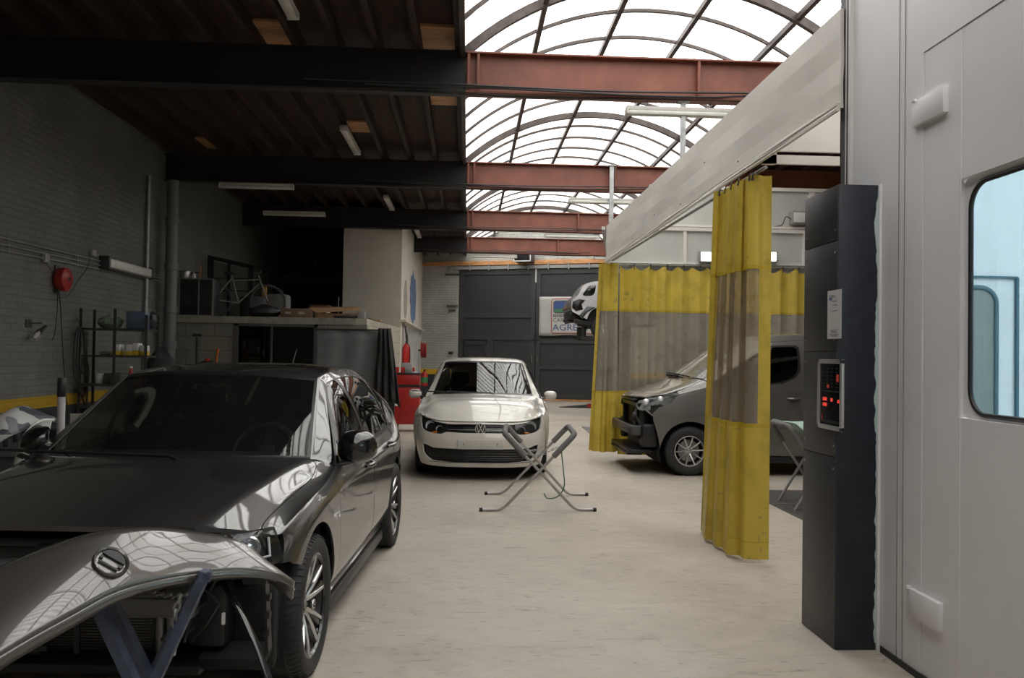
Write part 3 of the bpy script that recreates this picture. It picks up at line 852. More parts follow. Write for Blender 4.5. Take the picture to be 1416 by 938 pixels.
# near bunch: pleats stepping towards the camera
def plan(pix, z):
    return [atz(px, py, z) for px, py in pix]
bp_ = []
lobes = [(969,977,734),(976,990,746),(990,1005,756),(1006,1025,767),(1028,1063,773)]
fr_ = [(atz(a, y, .03), atz(b, y+1, .03)) for a, b, y in lobes]
raw = []
for i, (a, b) in enumerate(fr_):
    raw += [a+Vector((.0,.0,0)), a.lerp(b,.33)+Vector((0,-.012,0)), a.lerp(b,.66)+Vector((0,-.014,0)), b]
    if i < 4: raw += [b+Vector((-.012,.06,0)), b+Vector((-.02,.10,0)), fr_[i+1][0]+Vector((.0,.05,0))]
botp = [Vector((p.x, p.y, 0)) for p in spl(raw, 5)]
topl = [(987,1003),(1003,1011),(1011,1021),(1021,1036),(1036,1067.5)]
ty = (6.80, 6.66, 6.50, 6.34, 6.16)
fr2 = [(at(a, 250, y), at(b, 250, y-.02)) for (a, b), y in zip(topl, ty)]
raw = []
for i, (a, b) in enumerate(fr2):
    raw += [a, a.lerp(b,.33)+Vector((0,-.03,0)), a.lerp(b,.66)+Vector((0,.012,0)), b]
    if i < 4: raw += [b+Vector((-.012,.05,0)), b+Vector((-.02,.08,0)), fr2[i+1][0]+Vector((.0,.04,0))]
topp = [Vector((p.x, p.y, 0)) for p in spl(raw, 5)]
CU1 = thing('vinyl_curtain', 'yellow and clear vinyl curtain bunched at the near corner, tall in front of the van', 'curtain', (0,0,0))
curtain(CU1, topp, botp, 2.885, 2.175, 1.02, .03, 0, M_vc, border=(.05,.11))
m = MB()
for i in (6, 34, 70, 105, 140, len(topp)-14):
    p = topp[min(i, len(topp)-1)]
    m.tube([(p.x,p.y,2.86),(p.x,p.y-.01,2.885),(p.x+.01,p.y,2.905)], .006, 6); m.lathe([(.012,-.004),(.012,.004)], 10, 'Y', (p.x,p.y-.004,2.855))
m.build('hook', M_dgrey, CU1)
# far curtain on the cross rail
pa = [Vector((2.24,12.21,0)), Vector((3.3,12.22,0)), Vector((4.4,12.21,0)), Vector((5.8,12.22,0)), Vector((7.5,12.21,0))]
CU2 = thing('vinyl_curtain', 'yellow and clear vinyl curtain spread across the back of the bay, behind the grey van', 'curtain', (0,0,0))
tp = pleats(pa, .03, .25, 10); bt = pleats(pa, .03, .25, 10, .5)
curtain(CU2, tp, bt, 2.86, 2.17, 1.0, .06, 0, M_vc2, sag=.07, hook=.25)
m = MB()
for k in range(20):
    x = 2.45+k*.25; m.tube([(x,12.2,2.80),(x,12.2,2.875)], .007, 6); m.lathe([(.014,-.01),(.014,.01)], 8, 'Y', (x,12.2,2.865))
m.build('hook', M_dgrey, CU2)
CU3 = thing('vinyl_curtain', 'yellow and clear vinyl curtain gathered at the far corner, left of the van nose', 'curtain', (0,0,0))
tl = [Vector((1.92,12.16,0)), Vector((2.02,12.08,0)), Vector((2.13,12.08,0)), Vector((2.22,12.15,0))]
bl = [atz(817,621,.10), atz(835,622,.10), atz(846,622.5,.10), atz(859,620,.10)]
bl = [Vector((p.x, p.y, 0)) for p in bl]; tl = [Vector((p.x, p.y, 0)) for p in tl]
bl = [Vector((1.80,12.15,0)),Vector((1.94,11.98,0)),Vector((2.10,12.0,0)),Vector((2.22,12.12,0))]
tp = pleats(tl, .05, .16, 10); bt = pleats(bl, .05, .16, 10)
nmin = min(len(tp), len(bt)); 
def resamp(p, n): return [p[int(i*(len(p)-1)/(n-1))] for i in range(n)]
curtain(CU3, resamp(tp, nmin), resamp(bt, nmin), 2.87, 2.17, 1.0, .12, 0, M_vc2, border=(.02,.0))
# floor grating in the bay
GR = thing('floor_grating', 'dark steel bar grating set in the floor of the preparation bay', 'grating', (3.15, 6.6, 0))
m = MB(); m.bb(0, 1.5, 0, 2.75, .001, .004); m.build('pit', M_black, GR)
m = MB()
for k in range(50): m.bb(.03*k, .03*k+.008, 0, 2.75, .004, .012)
for k in range(27): m.bb(0, 1.5, .1*k, .1*k+.012, .004, .012)
for k in range(2): m.bb(0, 1.5, .9+.9*k, .93+.9*k, .004, .016)
m.build('grate', mat('grate_steel', (.24,.235,.22), .5, metal=.3), GR)
# ------------------------------------------------------------------ car bodies: panels cut from a smooth surface through measured sections
import numpy as np
def _slopes(Y, t, axis_breaks):
    """Y (..., n, 3) along axis -2; one-sided at breaks"""
    n = Y.shape[-2]; d = np.zeros_like(Y); d2 = np.zeros_like(Y)
    h = np.diff(t); dl = (Y[..., 1:, :]-Y[..., :-1, :])/h[:, None]
    L_ = np.zeros_like(Y); R_ = np.zeros_like(Y)
    for i in range(n):
        if i == 0 or i == n-1 or i in axis_breaks:
            if i < n-1:
                R_[..., i, :] = dl[..., i, :]
            if i > 0:
                L_[..., i, :] = dl[..., i-1, :]
            if i == 0: L_[..., i, :] = R_[..., i, :]
            if i == n-1: R_[..., i, :] = L_[..., i, :]
        else:
            a, b = dl[..., i-1, :], dl[..., i, :]; ha, hb = h[i-1], h[i]
            m = (a*hb+b*ha)/(ha+hb)
            lim = 3*np.minimum(np.abs(a), np.abs(b)); same = (a*b) > 0
            m = np.where(same, np.clip(m, -lim, lim), m*.5)
            L_[..., i, :] = m; R_[..., i, :] = m
    # free ends and breaks: relax toward a natural end
    for i in range(n):
        if (i == 0 or i in axis_breaks) and i+1 < n-0 and not ((i+1) in axis_breaks or i+1 == n-1):
            R_[..., i, :] = 1.5*dl[..., i, :]-.5*L_[..., i+1, :]
        if (i == n-1 or i in axis_breaks) and i-1 > -1 and not ((i-1) in axis_breaks or i-1 == 0):
            L_[..., i, :] = 1.5*dl[..., i-1, :]-.5*R_[..., i-1, :]
    return L_, R_
class Net:
    def __init__(s, G, U, S, bu=(), bs=()):
        s.G = np.array(G, float); s.U = np.array(U, float); s.S = np.array(S, float); s.bu, s.bs = set(bu), set(bs)
        Gt = np.swapaxes(s.G, 0, 1)   # (K, I, 3)
        s.Gt = Gt; s.Lu, s.Ru = _slopes(Gt, s.U, s.bu)
        s.cache = {}
    def P(s, uv):
        uv = np.asarray(uv, float).reshape(-1, 2); u = np.clip(uv[:, 0], s.U[0], s.U[-1]); v = np.clip(uv[:, 1], s.S[0], s.S[-1])
        i = np.clip(np.searchsorted(s.U, u, side='right')-1, 0, len(s.U)-2)
        h = s.U[i+1]-s.U[i]; t = (u-s.U[i])/h
        h00, h10, h01, h11 = (2*t**3-3*t**2+1), (t**3-2*t**2+t)*h, (-2*t**3+3*t**2), (t**3-t**2)*h
        Gi = np.moveaxis(s.Gt[:, i], 1, 0); Gj = np.moveaxis(s.Gt[:, i+1], 1, 0)     # (n,K,3)
        Ri = np.moveaxis(s.Ru[:, i], 1, 0); Lj = np.moveaxis(s.Lu[:, i+1], 1, 0)
        C = h00[:, None, None]*Gi+h10[:, None, None]*Ri+h01[:, None, None]*Gj+h11[:, None, None]*Lj
        Lv, Rv = _slopes(C, s.S, s.bs)
        k = np.clip(np.searchsorted(s.S, v, side='right')-1, 0, len(s.S)-2)
        h = s.S[k+1]-s.S[k]; t = (v-s.S[k])/h
        h00, h10, h01, h11 = (2*t**3-3*t**2+1), (t**3-2*t**2+t)*h, (-2*t**3+3*t**2), (t**3-t**2)*h
        r = np.arange(len(u))
        return h00[:, None]*C[r, k]+h10[:, None]*Rv[r, k]+h01[:, None]*C[r, k+1]+h11[:, None]*Lv[r, k+1]
    def D(s, uv, e=2e-3):
        uv = np.asarray(uv, float).reshape(-1, 2)
        a = uv.copy(); b = uv.copy(); a[:, 0] = np.clip(a[:, 0]+e, s.U[0], s.U[-1]); b[:, 0] = np.clip(b[:, 0]-e, s.U[0], s.U[-1])
        du = (s.P(a)-s.P(b))/np.maximum(1e-9, (a[:, 0]-b[:, 0]))[:, None]
        a = uv.copy(); b = uv.copy(); a[:, 1] = np.clip(a[:, 1]+e, s.S[0], s.S[-1]); b[:, 1] = np.clip(b[:, 1]-e, s.S[0], s.S[-1])
        dv = (s.P(a)-s.P(b))/np.maximum(1e-9, (a[:, 1]-b[:, 1]))[:, None]
        return du, dv
    def N(s, uv):
        du, dv = s.D(uv, 6e-3); n = np.cross(du, dv); l = np.linalg.norm(n, axis=1); n = n/np.maximum(l, 1e-9)[:, None]
        c = np.array([0, 1.3, .4])
        flip = np.sum(n*(s.P(uv)-c), axis=1) < 0
        # one sign for the whole net
        if s.cache.get('sign') is None: s.cache['sign'] = -1 if flip.mean() > .5 else 1
        return n*s.cache['sign']
    def inv(s, pts, axes, ur=None, sr=None):
        """domain points of 2-D points given in the plane of two axes"""
        ur = ur or (s.U[0], s.U[-1]); sr = sr or (s.S[0], s.S[-1]); key = (axes, ur, sr)
        if key not in s.cache:
            a, b = np.linspace(*ur, 150), np.linspace(*sr, 110); A, B = np.meshgrid(a, b, indexing='ij')
            uv = np.stack([A.ravel(), B.ravel()], 1); s.cache[key] = (uv, s.P(uv)[:, list(axes)])
        uv, q = s.cache[key]; pts = np.asarray(pts, float); out = []
        for p in pts:
            k = np.argmin(((q-p)**2).sum(1)); x = uv[k].copy()
            for _ in range(8):
                f = s.P([x])[0][list(axes)]-p; du, dv = s.D([x]); J = np.stack([du[0][list(axes)], dv[0][list(axes)]], 1)
                if abs(np.linalg.det(J)) < 1e-6: break
                st = np.linalg.solve(J, f); st = np.clip(st, -.05, .05); x2 = x-st
                x2[0] = min(max(x2[0], ur[0]), ur[1]); x2[1] = min(max(x2[1], sr[0]), sr[1])
                if np.abs(x2-x).max() < 1e-5: x = x2; break
                x = x2
            out.append(x)
        return np.array(out)
def densify(poly, step=.03):
    out = []
    n = len(poly)
    for i in range(n):
        a, b = np.array(poly[i], float), np.array(poly[(i+1) % n], float); l = np.linalg.norm(b-a); k = max(1, int(l/step))
        for j in range(k): out.append(a+(b-a)*j/k)
    return np.array(out)
def inside(poly, pts):
    x, y = pts[:, 0], pts[:, 1]; r = np.zeros(len(pts), bool); n = len(poly); j = n-1
    for i in range(n):
        xi, yi = poly[i]; xj, yj = poly[j]
        c = ((yi > y) != (yj > y)) & (x < (xj-xi)*(y-yi)/((yj-yi) or 1e-12)+xi); r ^= c; j = i
    return r
def dist_to(poly, pts):
    d = np.full(len(pts), 9.0); n = len(poly)
    for i in range(n):
        a, b = poly[i], poly[(i+1) % n]; ab = b-a; l = (ab**2).sum() or 1e-12
        t = np.clip(((pts-a)@ab)/l, 0, 1); d = np.minimum(d, np.linalg.norm(pts-(a+t[:, None]*ab), axis=1))
    return d
def poly_area(p): return .5*np.sum(p[:, 0]*np.roll(p[:, 1], -1)-np.roll(p[:, 0], -1)*p[:, 1])
def inset(net, p, gap):
    """move an outline inward by a real distance"""
    if gap <= 0: return p
    if poly_area(p) < 0: p = p[::-1]
    du, dv = net.D(p); lu = np.maximum(np.linalg.norm(du, axis=1), .15); lv = np.maximum(np.linalg.norm(dv, axis=1), .15)
    t = np.roll(p, -1, 0)-np.roll(p, 1, 0); tm = np.stack([t[:, 0]*lu, t[:, 1]*lv], 1); tm /= np.maximum(np.linalg.norm(tm, axis=1), 1e-9)[:, None]
    nrm = np.stack([-tm[:, 1], tm[:, 0]], 1)
    return p+np.stack([nrm[:, 0]*gap/lu, nrm[:, 1]*gap/lv], 1)
def panel(name, net, outline, m, parent, side=1, holes=(), gap=.0025, step=.045, off=0.0, lip=.012, center=False, dens=.03, gap_mask=None, bumpf=None, smooth_out=True):
    """a body panel: outline and holes in the net's domain; side -1 mirrors it; center joins both halves"""
    p = densify(outline, dens)
    q = inset(net, p, gap)
    if poly_area(q) < 0: q = q[::-1]
    if center:
        smax = net.S[-1]
        q[:, 1] = np.where(q[:, 1] > smax-gap*3-1e-3, smax, q[:, 1])
    hs = [densify(h, dens) for h in holes]
    lo, hi = q.min(0), q.max(0)
    gu, gv = np.arange(lo[0]+step/2, hi[0], step), np.arange(lo[1]+step/2, hi[1], step)
    if len(gu) and len(gv):
        A, B = np.meshgrid(gu, gv, indexing='ij'); g = np.stack([A.ravel(), B.ravel()], 1)
        g = g[inside(q, g)]
        if len(g): g = g[dist_to(q, g) > step*.42]
        for h in hs:
            if len(g): g = g[~inside(h, g)]
            if len(g): g = g[dist_to(h, g) > step*.42]
    else: g = np.zeros((0, 2))
    co = [Vector((a, b)) for a, b in q]; edges = [(i, (i+1) % len(q)) for i in range(len(q))]
    for h in hs:
        o = len(co); co += [Vector((a, b)) for a, b in h]; edges += [(o+i, o+(i+1) % len(h)) for i in range(len(h))]
    co += [Vector((a, b)) for a, b in g]
    V, E, Fc, _, _, _ = delaunay_2d_cdt(co, edges, [], 0, 1e-6)
    uv = np.array([[v.x, v.y] for v in V]); cen = np.array([uv[list(f)].mean(0) for f in Fc])
    keep = inside(q, cen)
    for h in hs: keep &= ~inside(h, cen)
    Fk = [tuple(f) for f, k in zip(Fc, keep) if k]
    P = net.P(uv); Nn = net.N(uv)
    if off: P = P+Nn*off
    if bumpf is not None: P = P+Nn*bumpf(P)[:, None]
    if center: P[np.abs(uv[:, 1]-net.S[-1]) < 1e-4, 0] = 0
    # orientation
    tri = np.array([f[:3] for f in Fk]); fn = np.cross(P[tri[:, 1]]-P[tri[:, 0]], P[tri[:, 2]]-P[tri[:, 0]])
    if (fn*Nn[tri[:, 0]]).sum() < 0: Fk = [f[::-1] for f in Fk]
    cnt = {}
    for f in Fk:
        for i in range(3):
            e = (f[i], f[(i+1) % 3]); cnt[e] = cnt.get(e, 0)+1
    bound = [e for e in cnt if (e[1], e[0]) not in cnt]
    if center: bound = [e for e in bound if not (abs(uv[e[0], 1]-net.S[-1]) < 1e-4 and abs(uv[e[1], 1]-net.S[-1]) < 1e-4)]
    if bumpf is not None: Nn = None
    return mesh_from(name, P, Nn, Fk, bound, m, parent, side, lip, center)
def mesh_from(name, P, Nn, F, bound, m, parent, side=1, lip=.012, center=False):
    if Nn is None:
        Nn = np.zeros_like(P)
        for f in F:
            n = np.cross(P[f[1]]-P[f[0]], P[f[2]]-P[f[0]])
            for i in f: Nn[i] += n
        Nn /= np.maximum(np.linalg.norm(Nn, axis=1), 1e-12)[:, None]
    vs = [tuple(x) for x in P]; fs = list(F); norms = [tuple(x) for x in Nn]; nF = len(F)
    if lip:
        mp = {}
        for a, b in bound:
            for i in (a, b):
                if i not in mp:
                    mp[i] = (len(vs), len(vs)+1)
                    nb = P[i]-Nn[i]*lip
                    vs.append(tuple(P[i])); vs.append(tuple(nb)); norms += [tuple(Nn[i])]*2
            fs.append((mp[b][0], mp[a][0], mp[a][1], mp[b][1]))
    if center:
        n0 = len(vs)
        onc = {i for i in range(n0) if abs(vs[i][0]) < 1e-6}
        mir = {}
        for i in range(n0):
            if i in onc: mir[i] = i
            else:
                mir[i] = len(vs); vs.append((-vs[i][0], vs[i][1], vs[i][2])); n = norms[i]; norms.append((-n[0], n[1], n[2]))
        fs += [tuple(reversed([mir[i] for i in f])) for f in fs]
        for i in onc:
            n = norms[i]; l = math.hypot(n[1], n[2]) or 1; norms[i] = (0, n[1]/l, n[2]/l)
    elif side < 0:
        vs = [(-a, b, c) for a, b, c in vs]; norms = [(-a, b, c) for a, b, c in norms]; fs = [tuple(reversed(f)) for f in fs]
    me = bpy.data.meshes.new(name); me.from_pydata(vs, [], fs); me.update()
    for x in (m if isinstance(m, (list, tuple)) else [m]): me.materials.append(x)
    me.polygons.foreach_set('use_smooth', [True]*len(me.polygons))
    if center:
        ln = [norms[l.vertex_index] for l in me.loops]
    else:
        ln = [norms[l.vertex_index] for l in me.loops]
    # flange loops keep their face normal
    for pl in me.polygons:
        if len(pl.vertices) == 4:
            for li in pl.loop_indices: ln[li] = tuple(pl.normal)
    me.normals_split_custom_set(ln)
    o = bpy.data.objects.new(name, me); COL.objects.link(o); o.parent = parent
    return o
def dom_rect(u0, u1, s0, s1): return [(u0, s0), (u1, s0), (u1, s1), (u0, s1)]
def arc2(cx, cz, r, a0, a1, n=18): return [(cx+r*math.cos(R(a0+(a1-a0)*k/n)), cz+r*math.sin(R(a0+(a1-a0)*k/n))) for k in range(n+1)]
# ---- wheels: a car part "wheel" (the tyre) carrying rim, hub and brake disc
M_tyre = mat('tyre_rubber', (.022,.022,.023), .65, bump=.15, bscale=50)
M_disc = mat('brake_disc', (.28,.27,.26), .35, metal=.9)
M_arch = mat('arch_liner', (.012,.012,.012), .9)
def wheel(parent, x, y, rt, wt, rr, spokes, msp, mrim, side, name='wheel', twin=False, steer=0.0, cap=True, rot=0.0, msp2=None):
    """outer face towards side*x"""
    m = MB(); s = side
    m.lathe([(rr+.004, -wt/2+.012), (rr+.03, -wt/2), (rt-.03, -wt/2), (rt-.008, -wt/2+.018), (rt, -wt/2+.05), (rt, wt/2-.05), (rt-.008, wt/2-.018), (rt-.03, wt/2), (rr+.03, wt/2), (rr+.004, wt/2-.012)], 64, 'X', cap=False)
    W = m.build(name, M_tyre, parent); W.location = (x, y, rt); W.rotation_euler = (rot, 0, steer)
    # tread grooves
    g = MB()
    for gx in (-wt*.2, 0, wt*.2): g.lathe([(rt+.0005, gx-.005), (rt+.001, gx), (rt+.0005, gx+.005)], 64, 'X', cap=False)
    for k in range(64):
        a = 2*PI*k/64; ca, sa = math.cos(a), math.sin(a)
        for q in (-1, 1):
            p0 = Vector((q*wt*.47, (rt-.014)*ca, (rt-.014)*sa)); p1 = Vector((q*wt*.24, (rt+.0015)*math.cos(a+.04), (rt+.0015)*math.sin(a+.04)))
            pm = Vector((q*wt*.36, (rt+.0005)*math.cos(a+.01), (rt+.0005)*math.sin(a+.01)))
            g.bar(p0, pm, .004, .004); g.bar(pm, p1, .004, .003)
    g.build('tread', M_black, W)
    o = s*(wt/2-.012)
    m = MB()
    m.lathe([(rr*.92, -s*(wt/2-.02)), (rr*.90, 0), (rr*.93, s*(wt/2-.05)), (rr+.002, o-s*.012), (rr+.006, o), (rr-.006, o+s*.002), (rr-.012, o-s*.01)], 48, 'X', cap=False)
    m.build('rim_barrel', mrim, W)
    m = MB(); m.lathe([(.03, 0), (.14 if rr > .17 else .12, 0), (.14 if rr > .17 else .12, s*.012), (.03, s*.012)], 32, 'X', (s*(wt*.08), 0, 0)); m.build('brake_disc', M_disc, W)
    m = MB(); m2 = MB()
    def spoke(mm, a, w0, w1, dx, da=0):
        ca, sa = math.cos(a), math.sin(a); cb, sb = math.cos(a+da), math.sin(a+da)
        p0 = Vector((0, .035*ca, .035*sa)); p1 = Vector((0, (rr-.006)*cb, (rr-.006)*sb)); t = (p1-p0).normalized(); nn = Vector((s,0,0)).cross(t)
        rows = []
        for q in range(7):
            f = q/6; p = p0.lerp(p1, f); dep = o-s*.004-s*.045*(1-f)**1.6-s*dx; w_ = w0+(w1-w0)*f
            rows.append([p+nn*w_/2+Vector((dep-s*.028,0,0)), p+nn*w_/2+Vector((dep-s*.004,0,0)), p+nn*w_*.35+Vector((dep,0,0)), p-nn*w_*.35+Vector((dep,0,0)), p-nn*w_/2+Vector((dep-s*.004,0,0)), p-nn*w_/2+Vector((dep-s*.028,0,0))])
        mm.grid(rows, False, True)
    for k in range(spokes):
        a = 2*PI*k/spokes+.3
        if twin:
            spoke(m, a-.12, .024, .019, 0, -.15); spoke(m, a+.12, .024, .019, 0, .15); spoke(m2, a-.06, .024, .040, .006, -.12); spoke(m2, a+.06, .024, .040, .006, .12)
        else: spoke(m, a, .022, .020, 0)
    m.lathe([(.0, o-s*.052), (.052, o-s*.052), (.062, o-s*.06), (.066, o-s*.085)], 24, 'X', cap=False)
    for k in range(5):
        a = 2*PI*k/5+.9; m.lathe([(.008, o-s*.06), (.008, o-s*.044), (.0, o-s*.043)], 8, 'X', (0, .042*math.cos(a), .042*math.sin(a)), cap=False)
    m.build('rim_spokes', msp, W)
    if twin: m2.build('rim_inner_spokes', msp2 or mrim, W)
    m = MB(); m.lathe([(.0, o-s*.040), (.024, o-s*.041), (.028, o-s*.05)], 20, 'X', cap=False); m.build('hub_cap', M_blackg if twin else msp, W)
    return W
def arch(parent, x0, x1, y, z, r):
    """dark wheel housing"""
    m = MB(); n = 20
    rows = []
    for k in range(n+1):
        a = R(-25+230*k/n); rows.append([Vector((x0, y+r*math.cos(a), z+r*math.sin(a))), Vector((x1, y+r*math.cos(a), z+r*math.sin(a)))])
    m.grid(rows); 
    pl = [(y+r*math.cos(R(-25+230*k/n)), z+r*math.sin(R(-25+230*k/n))) for k in range(n+1)]
    A = [m.v((x0, a, b)) for a, b in pl]; m.f(A)
    return m.build('wheel_housing', M_arch, parent)
def vw_badge(parent, r, loc, rot, ms, mb_, holes=False):
    m = MB(); m.lathe([(r*.98, 0), (r*.98, .003), (.0, .004)], 40, 'Z', cap=False)
    o = m.build('emblem', mb_, parent); o.location = loc; o.rotation_euler = rot
    m = MB(); m.lathe([(r, .0), (r, .006), (r*.97, .008), (r*.90, .008), (r*.88, .003)], 40, 'Z', cap=False)
    t = r*.13
    def seg(a, b): m.bar(Vector((a[0]*r, a[1]*r, .006)), Vector((b[0]*r, b[1]*r, .006)), t, .006, Vector((0,0,1)))
    seg((-.30,.84),(0,.10)); seg((.30,.84),(0,.10))
    seg((-.68,.55),(-.36,-.72)); seg((.68,.55),(.36,-.72)); seg((-.36,-.72),(-.02,.02)); seg((.36,-.72),(.02,.02))
    m.build('emblem_ring', ms, o)
    return o
def seat(parent, x, y, z, m_):
    b = MB(); b.box((x, y, z+.10), (.50, .52, .16), None, .05); b.box((x, y+.30, z+.42), (.48, .14, .62), rotm(R(-14)), .05); b.box((x, y+.40, z+.83), (.27, .10, .19), rotm(R(-10)), .04)
    b.tube([(x-.05, y+.37, z+.70), (x-.05, y+.40, z+.8)], .008, 6); b.tube([(x+.05, y+.37, z+.70), (x+.05, y+.40, z+.8)], .008, 6)
    return b.build('car_seat', m_, parent)
def interior(parent, hw, y0, y1, zf, zd, m_, steer_x, wheel_y, wheel_z):
    m = MB(); m.bb(-hw, hw, y0+.55, y1, zf, zf+.05); m.box((0, y0+.28, zd-.12), (2*hw-.04, .50, .24), rotm(R(8)), .06); m.box((0, y0+.9, zf+.25), (.22, 1.2, .4), None, .04)
    m.build('dashboard', m_, parent)
    m = MB(); pts = [Vector((.185*math.cos(2*PI*k/24), 0, .185*math.sin(2*PI*k/24))) for k in range(24)]
    m.tube(pts, .016, 8, closed=True); m.box((0, .0, 0), (.12,.04,.10), None, .02); m.bar((-.17,0,0),(.17,0,0),.03,.02); m.bar((0,0,0),(0,0,-.17),.03,.02)
    o = m.build('steering_wheel', M_black, parent); o.location = (steer_x, wheel_y, wheel_z); o.rotation_euler = (R(-25), 0, 0)
    for sx in (-.36, .36): seat(parent, sx, y0+1.05, zf+.05, m_)
    m = MB(); m.box((0, y1-.25, zf+.4), (2*hw-.1, .16, .62), rotm(R(-16)), .05)
    for sx in (-.42, 0, .42): m.box((sx, y1-.14, zf+.78), (.24,.09,.15), rotm(R(-10)), .03)
    m.build('rear_bench', m_, parent)
# ------------------------------------------------------------------ dark grey hatchback in front (front bumper taken off)
def paint(name, col, rough=.32, metal=.0, dust=.0, coat=1.0, spec=.5):
    m, nt, N, L = nodes_of(name); b = N['Principled BSDF']
    b.inputs['Metallic'].default_value = metal; b.inputs['Coat Weight'].default_value = coat; b.inputs['Coat Roughness'].default_value = .025
    b.inputs['Specular IOR Level'].default_value = spec; b.inputs['Coat IOR'].default_value = 1.68 if max(col) < .12 else 1.5
    tc = N.new('ShaderNodeTexCoord'); n1 = noise_n(nt, tc.outputs['Object'], 2.3, 6)
    b.inputs['Roughness'].default_value = rough
    if dust:
        f = ramp(nt, n1, [(.3, (dust*.75,)*3), (.7, (dust,)*3)])
        if name == 'graphite_car_paint':   # a hand-wiped patch in the bonnet's dust
            mp = N.new('ShaderNodeMapping'); mp.inputs['Location'].default_value = (-.50*4.2, -.16*3.0, 0); mp.inputs['Scale'].default_value = (4.2, 3.0, 0); L.new(tc.outputs['Object'], mp.inputs[0])
            ln = N.new('ShaderNodeVectorMath'); ln.operation = 'LENGTH'; L.new(mp.outputs[0], ln.inputs[0])
            n9 = noise_n(nt, tc.outputs['Object'], 9, 4)
            wv = N.new('ShaderNodeTexWave'); wv.inputs['Scale'].default_value = 9; wv.inputs['Distortion'].default_value = 6; wv.bands_direction = 'X'; L.new(tc.outputs['Object'], wv.inputs[0])
            k = mth(nt, 'GREATER_THAN', mth(nt, 'ADD', ln.outputs['Value'], mth(nt, 'MULTIPLY', n9, .8)), 1.05)
            f = mth(nt, 'MULTIPLY', f, mth(nt, 'ADD', mth(nt, 'MULTIPLY', k, .9), mth(nt, 'MULTIPLY', wv.outputs['Fac'], .15)))
        L.new(mixc(nt, f, col, (.42,.40,.36)), b.inputs['Base Color'])
        L.new(mth(nt, 'ADD', mth(nt, 'MULTIPLY', n1, .05), .015), b.inputs['Coat Roughness'])
    else: b.inputs['Base Color'].default_value = (*col, 1)
    MATS[name] = m; return m
M_golf = paint('graphite_car_paint', (.022,.022,.023), .35, .3, dust=.045)
M_seam = mat('seam_black', (.006,.006,.006), .7)
M_trim = mat('black_trim', (.012,.012,.013), .35)
M_wglass = glass_mat('car_window_dark', (.20,.22,.21), ior=1.55)
M_wscreen = glass_mat('car_windscreen', (.42,.45,.42), ior=1.5, dirt=.02, dcol=(.4,.4,.38))
M_seat = mat('dark_seat_cloth', (.02,.02,.021), .85)
M_lens = glass_mat('clear_lens', (.85,.87,.88), ior=1.45)
M_chrome = mat('chrome', (.75,.75,.76), .08, metal=1.0)
M_rimsil = mat('machined_alloy', (.62,.62,.62), .22, metal=.9)
M_rimblk = mat('black_alloy', (.012,.012,.013), .2, coat=.5)
SK_ = [0,.12,.32,.56,.72,1.18,1.26,1.55,1.86]
def body_net(P):
    """rows of sections front to back; each section is sill..roof centre"""
    return Net(P['G'], P['U'], SK_, P.get('bu', (4, 5, 9, 10)), P.get('bs', ()))
def golf_sections():
    G = []
    def sec(ys, xs, zs): G.append([(x*(1.02 if k < 5 else 1), y, z) for k, (x, y, z) in enumerate(zip(xs, ys, zs))])
    sec([-.56,-.56,-.54,-.44,-.36,-.45,-.62,-.76,-.79], [.78,.83,.845,.845,.828,.775,.615,.34,0], [.20,.32,.50,.62,.70,.750,.803,.828,.835])
    sec([-.30,-.30,-.30,-.28,-.26,-.32,-.38,-.45,-.48], [.80,.86,.885,.878,.845,.760,.635,.36,0], [.20,.32,.51,.67,.733,.778,.843,.866,.872])
    sec([0,0,0,0,0,0,-.02,-.10,-.12], [.80,.87,.898,.893,.862,.775,.668,.37,0], [.20,.32,.52,.73,.785,.820,.879,.905,.912])
    sec([.38,.38,.38,.38,.38,.38,.34,.18,.14], [.80,.87,.896,.892,.860,.785,.705,.38,0], [.20,.32,.52,.76,.822,.857,.905,.930,.937])
    sec([.62,.62,.62,.62,.62,.62,.60,.37,.30], [.80,.87,.894,.890,.852,.79,.735,.40,0], [.20,.32,.52,.76,.872,.906,.922,.948,.955])
    sec([1.28,1.28,1.28,1.28,1.28,1.29,1.27,1.17,1.13], [.80,.87,.893,.888,.846,.640,.600,.31,0], [.20,.32,.52,.77,.90,1.312,1.342,1.369,1.374])
    sec([1.62,1.62,1.62,1.62,1.62,1.62,1.60,1.58,1.57], [.80,.87,.893,.888,.846,.655,.600,.31,0], [.20,.32,.52,.77,.91,1.338,1.378,1.412,1.418])
    sec([2.15]*9, [.80,.87,.893,.888,.846,.655,.598,.31,0], [.20,.32,.52,.78,.925,1.338,1.383,1.418,1.424])
    sec([2.62,2.62,2.62,2.62,2.62,2.65,2.66,2.68,2.68], [.80,.87,.895,.890,.846,.640,.580,.30,0], [.20,.32,.52,.79,.95,1.295,1.345,1.385,1.390])
    sec([3.02,3.02,3.02,3.02,3.02,3.02,3.04,3.10,3.12], [.76,.84,.868,.862,.810,.610,.55,.29,0], [.22,.34,.52,.79,.97,1.235,1.285,1.325,1.33])
    sec([3.26,3.27,3.28,3.27,3.25,3.22,3.26,3.32,3.33], [.64,.72,.76,.75,.70,.62,.56,.30,0], [.24,.36,.52,.79,.96,1.0,1.01,1.02,1.02])
    sec([3.34,3.37,3.38,3.36,3.34,3.33,3.34,3.37,3.38], [.40,.45,.46,.45,.42,.38,.34,.20,0], [.26,.36,.52,.74,.80,.82,.83,.84,.84])
    return G
GU = [-.62,-.36,0,.36,.66,1.42,1.74,2.27,2.76,3.18,3.50,3.85]
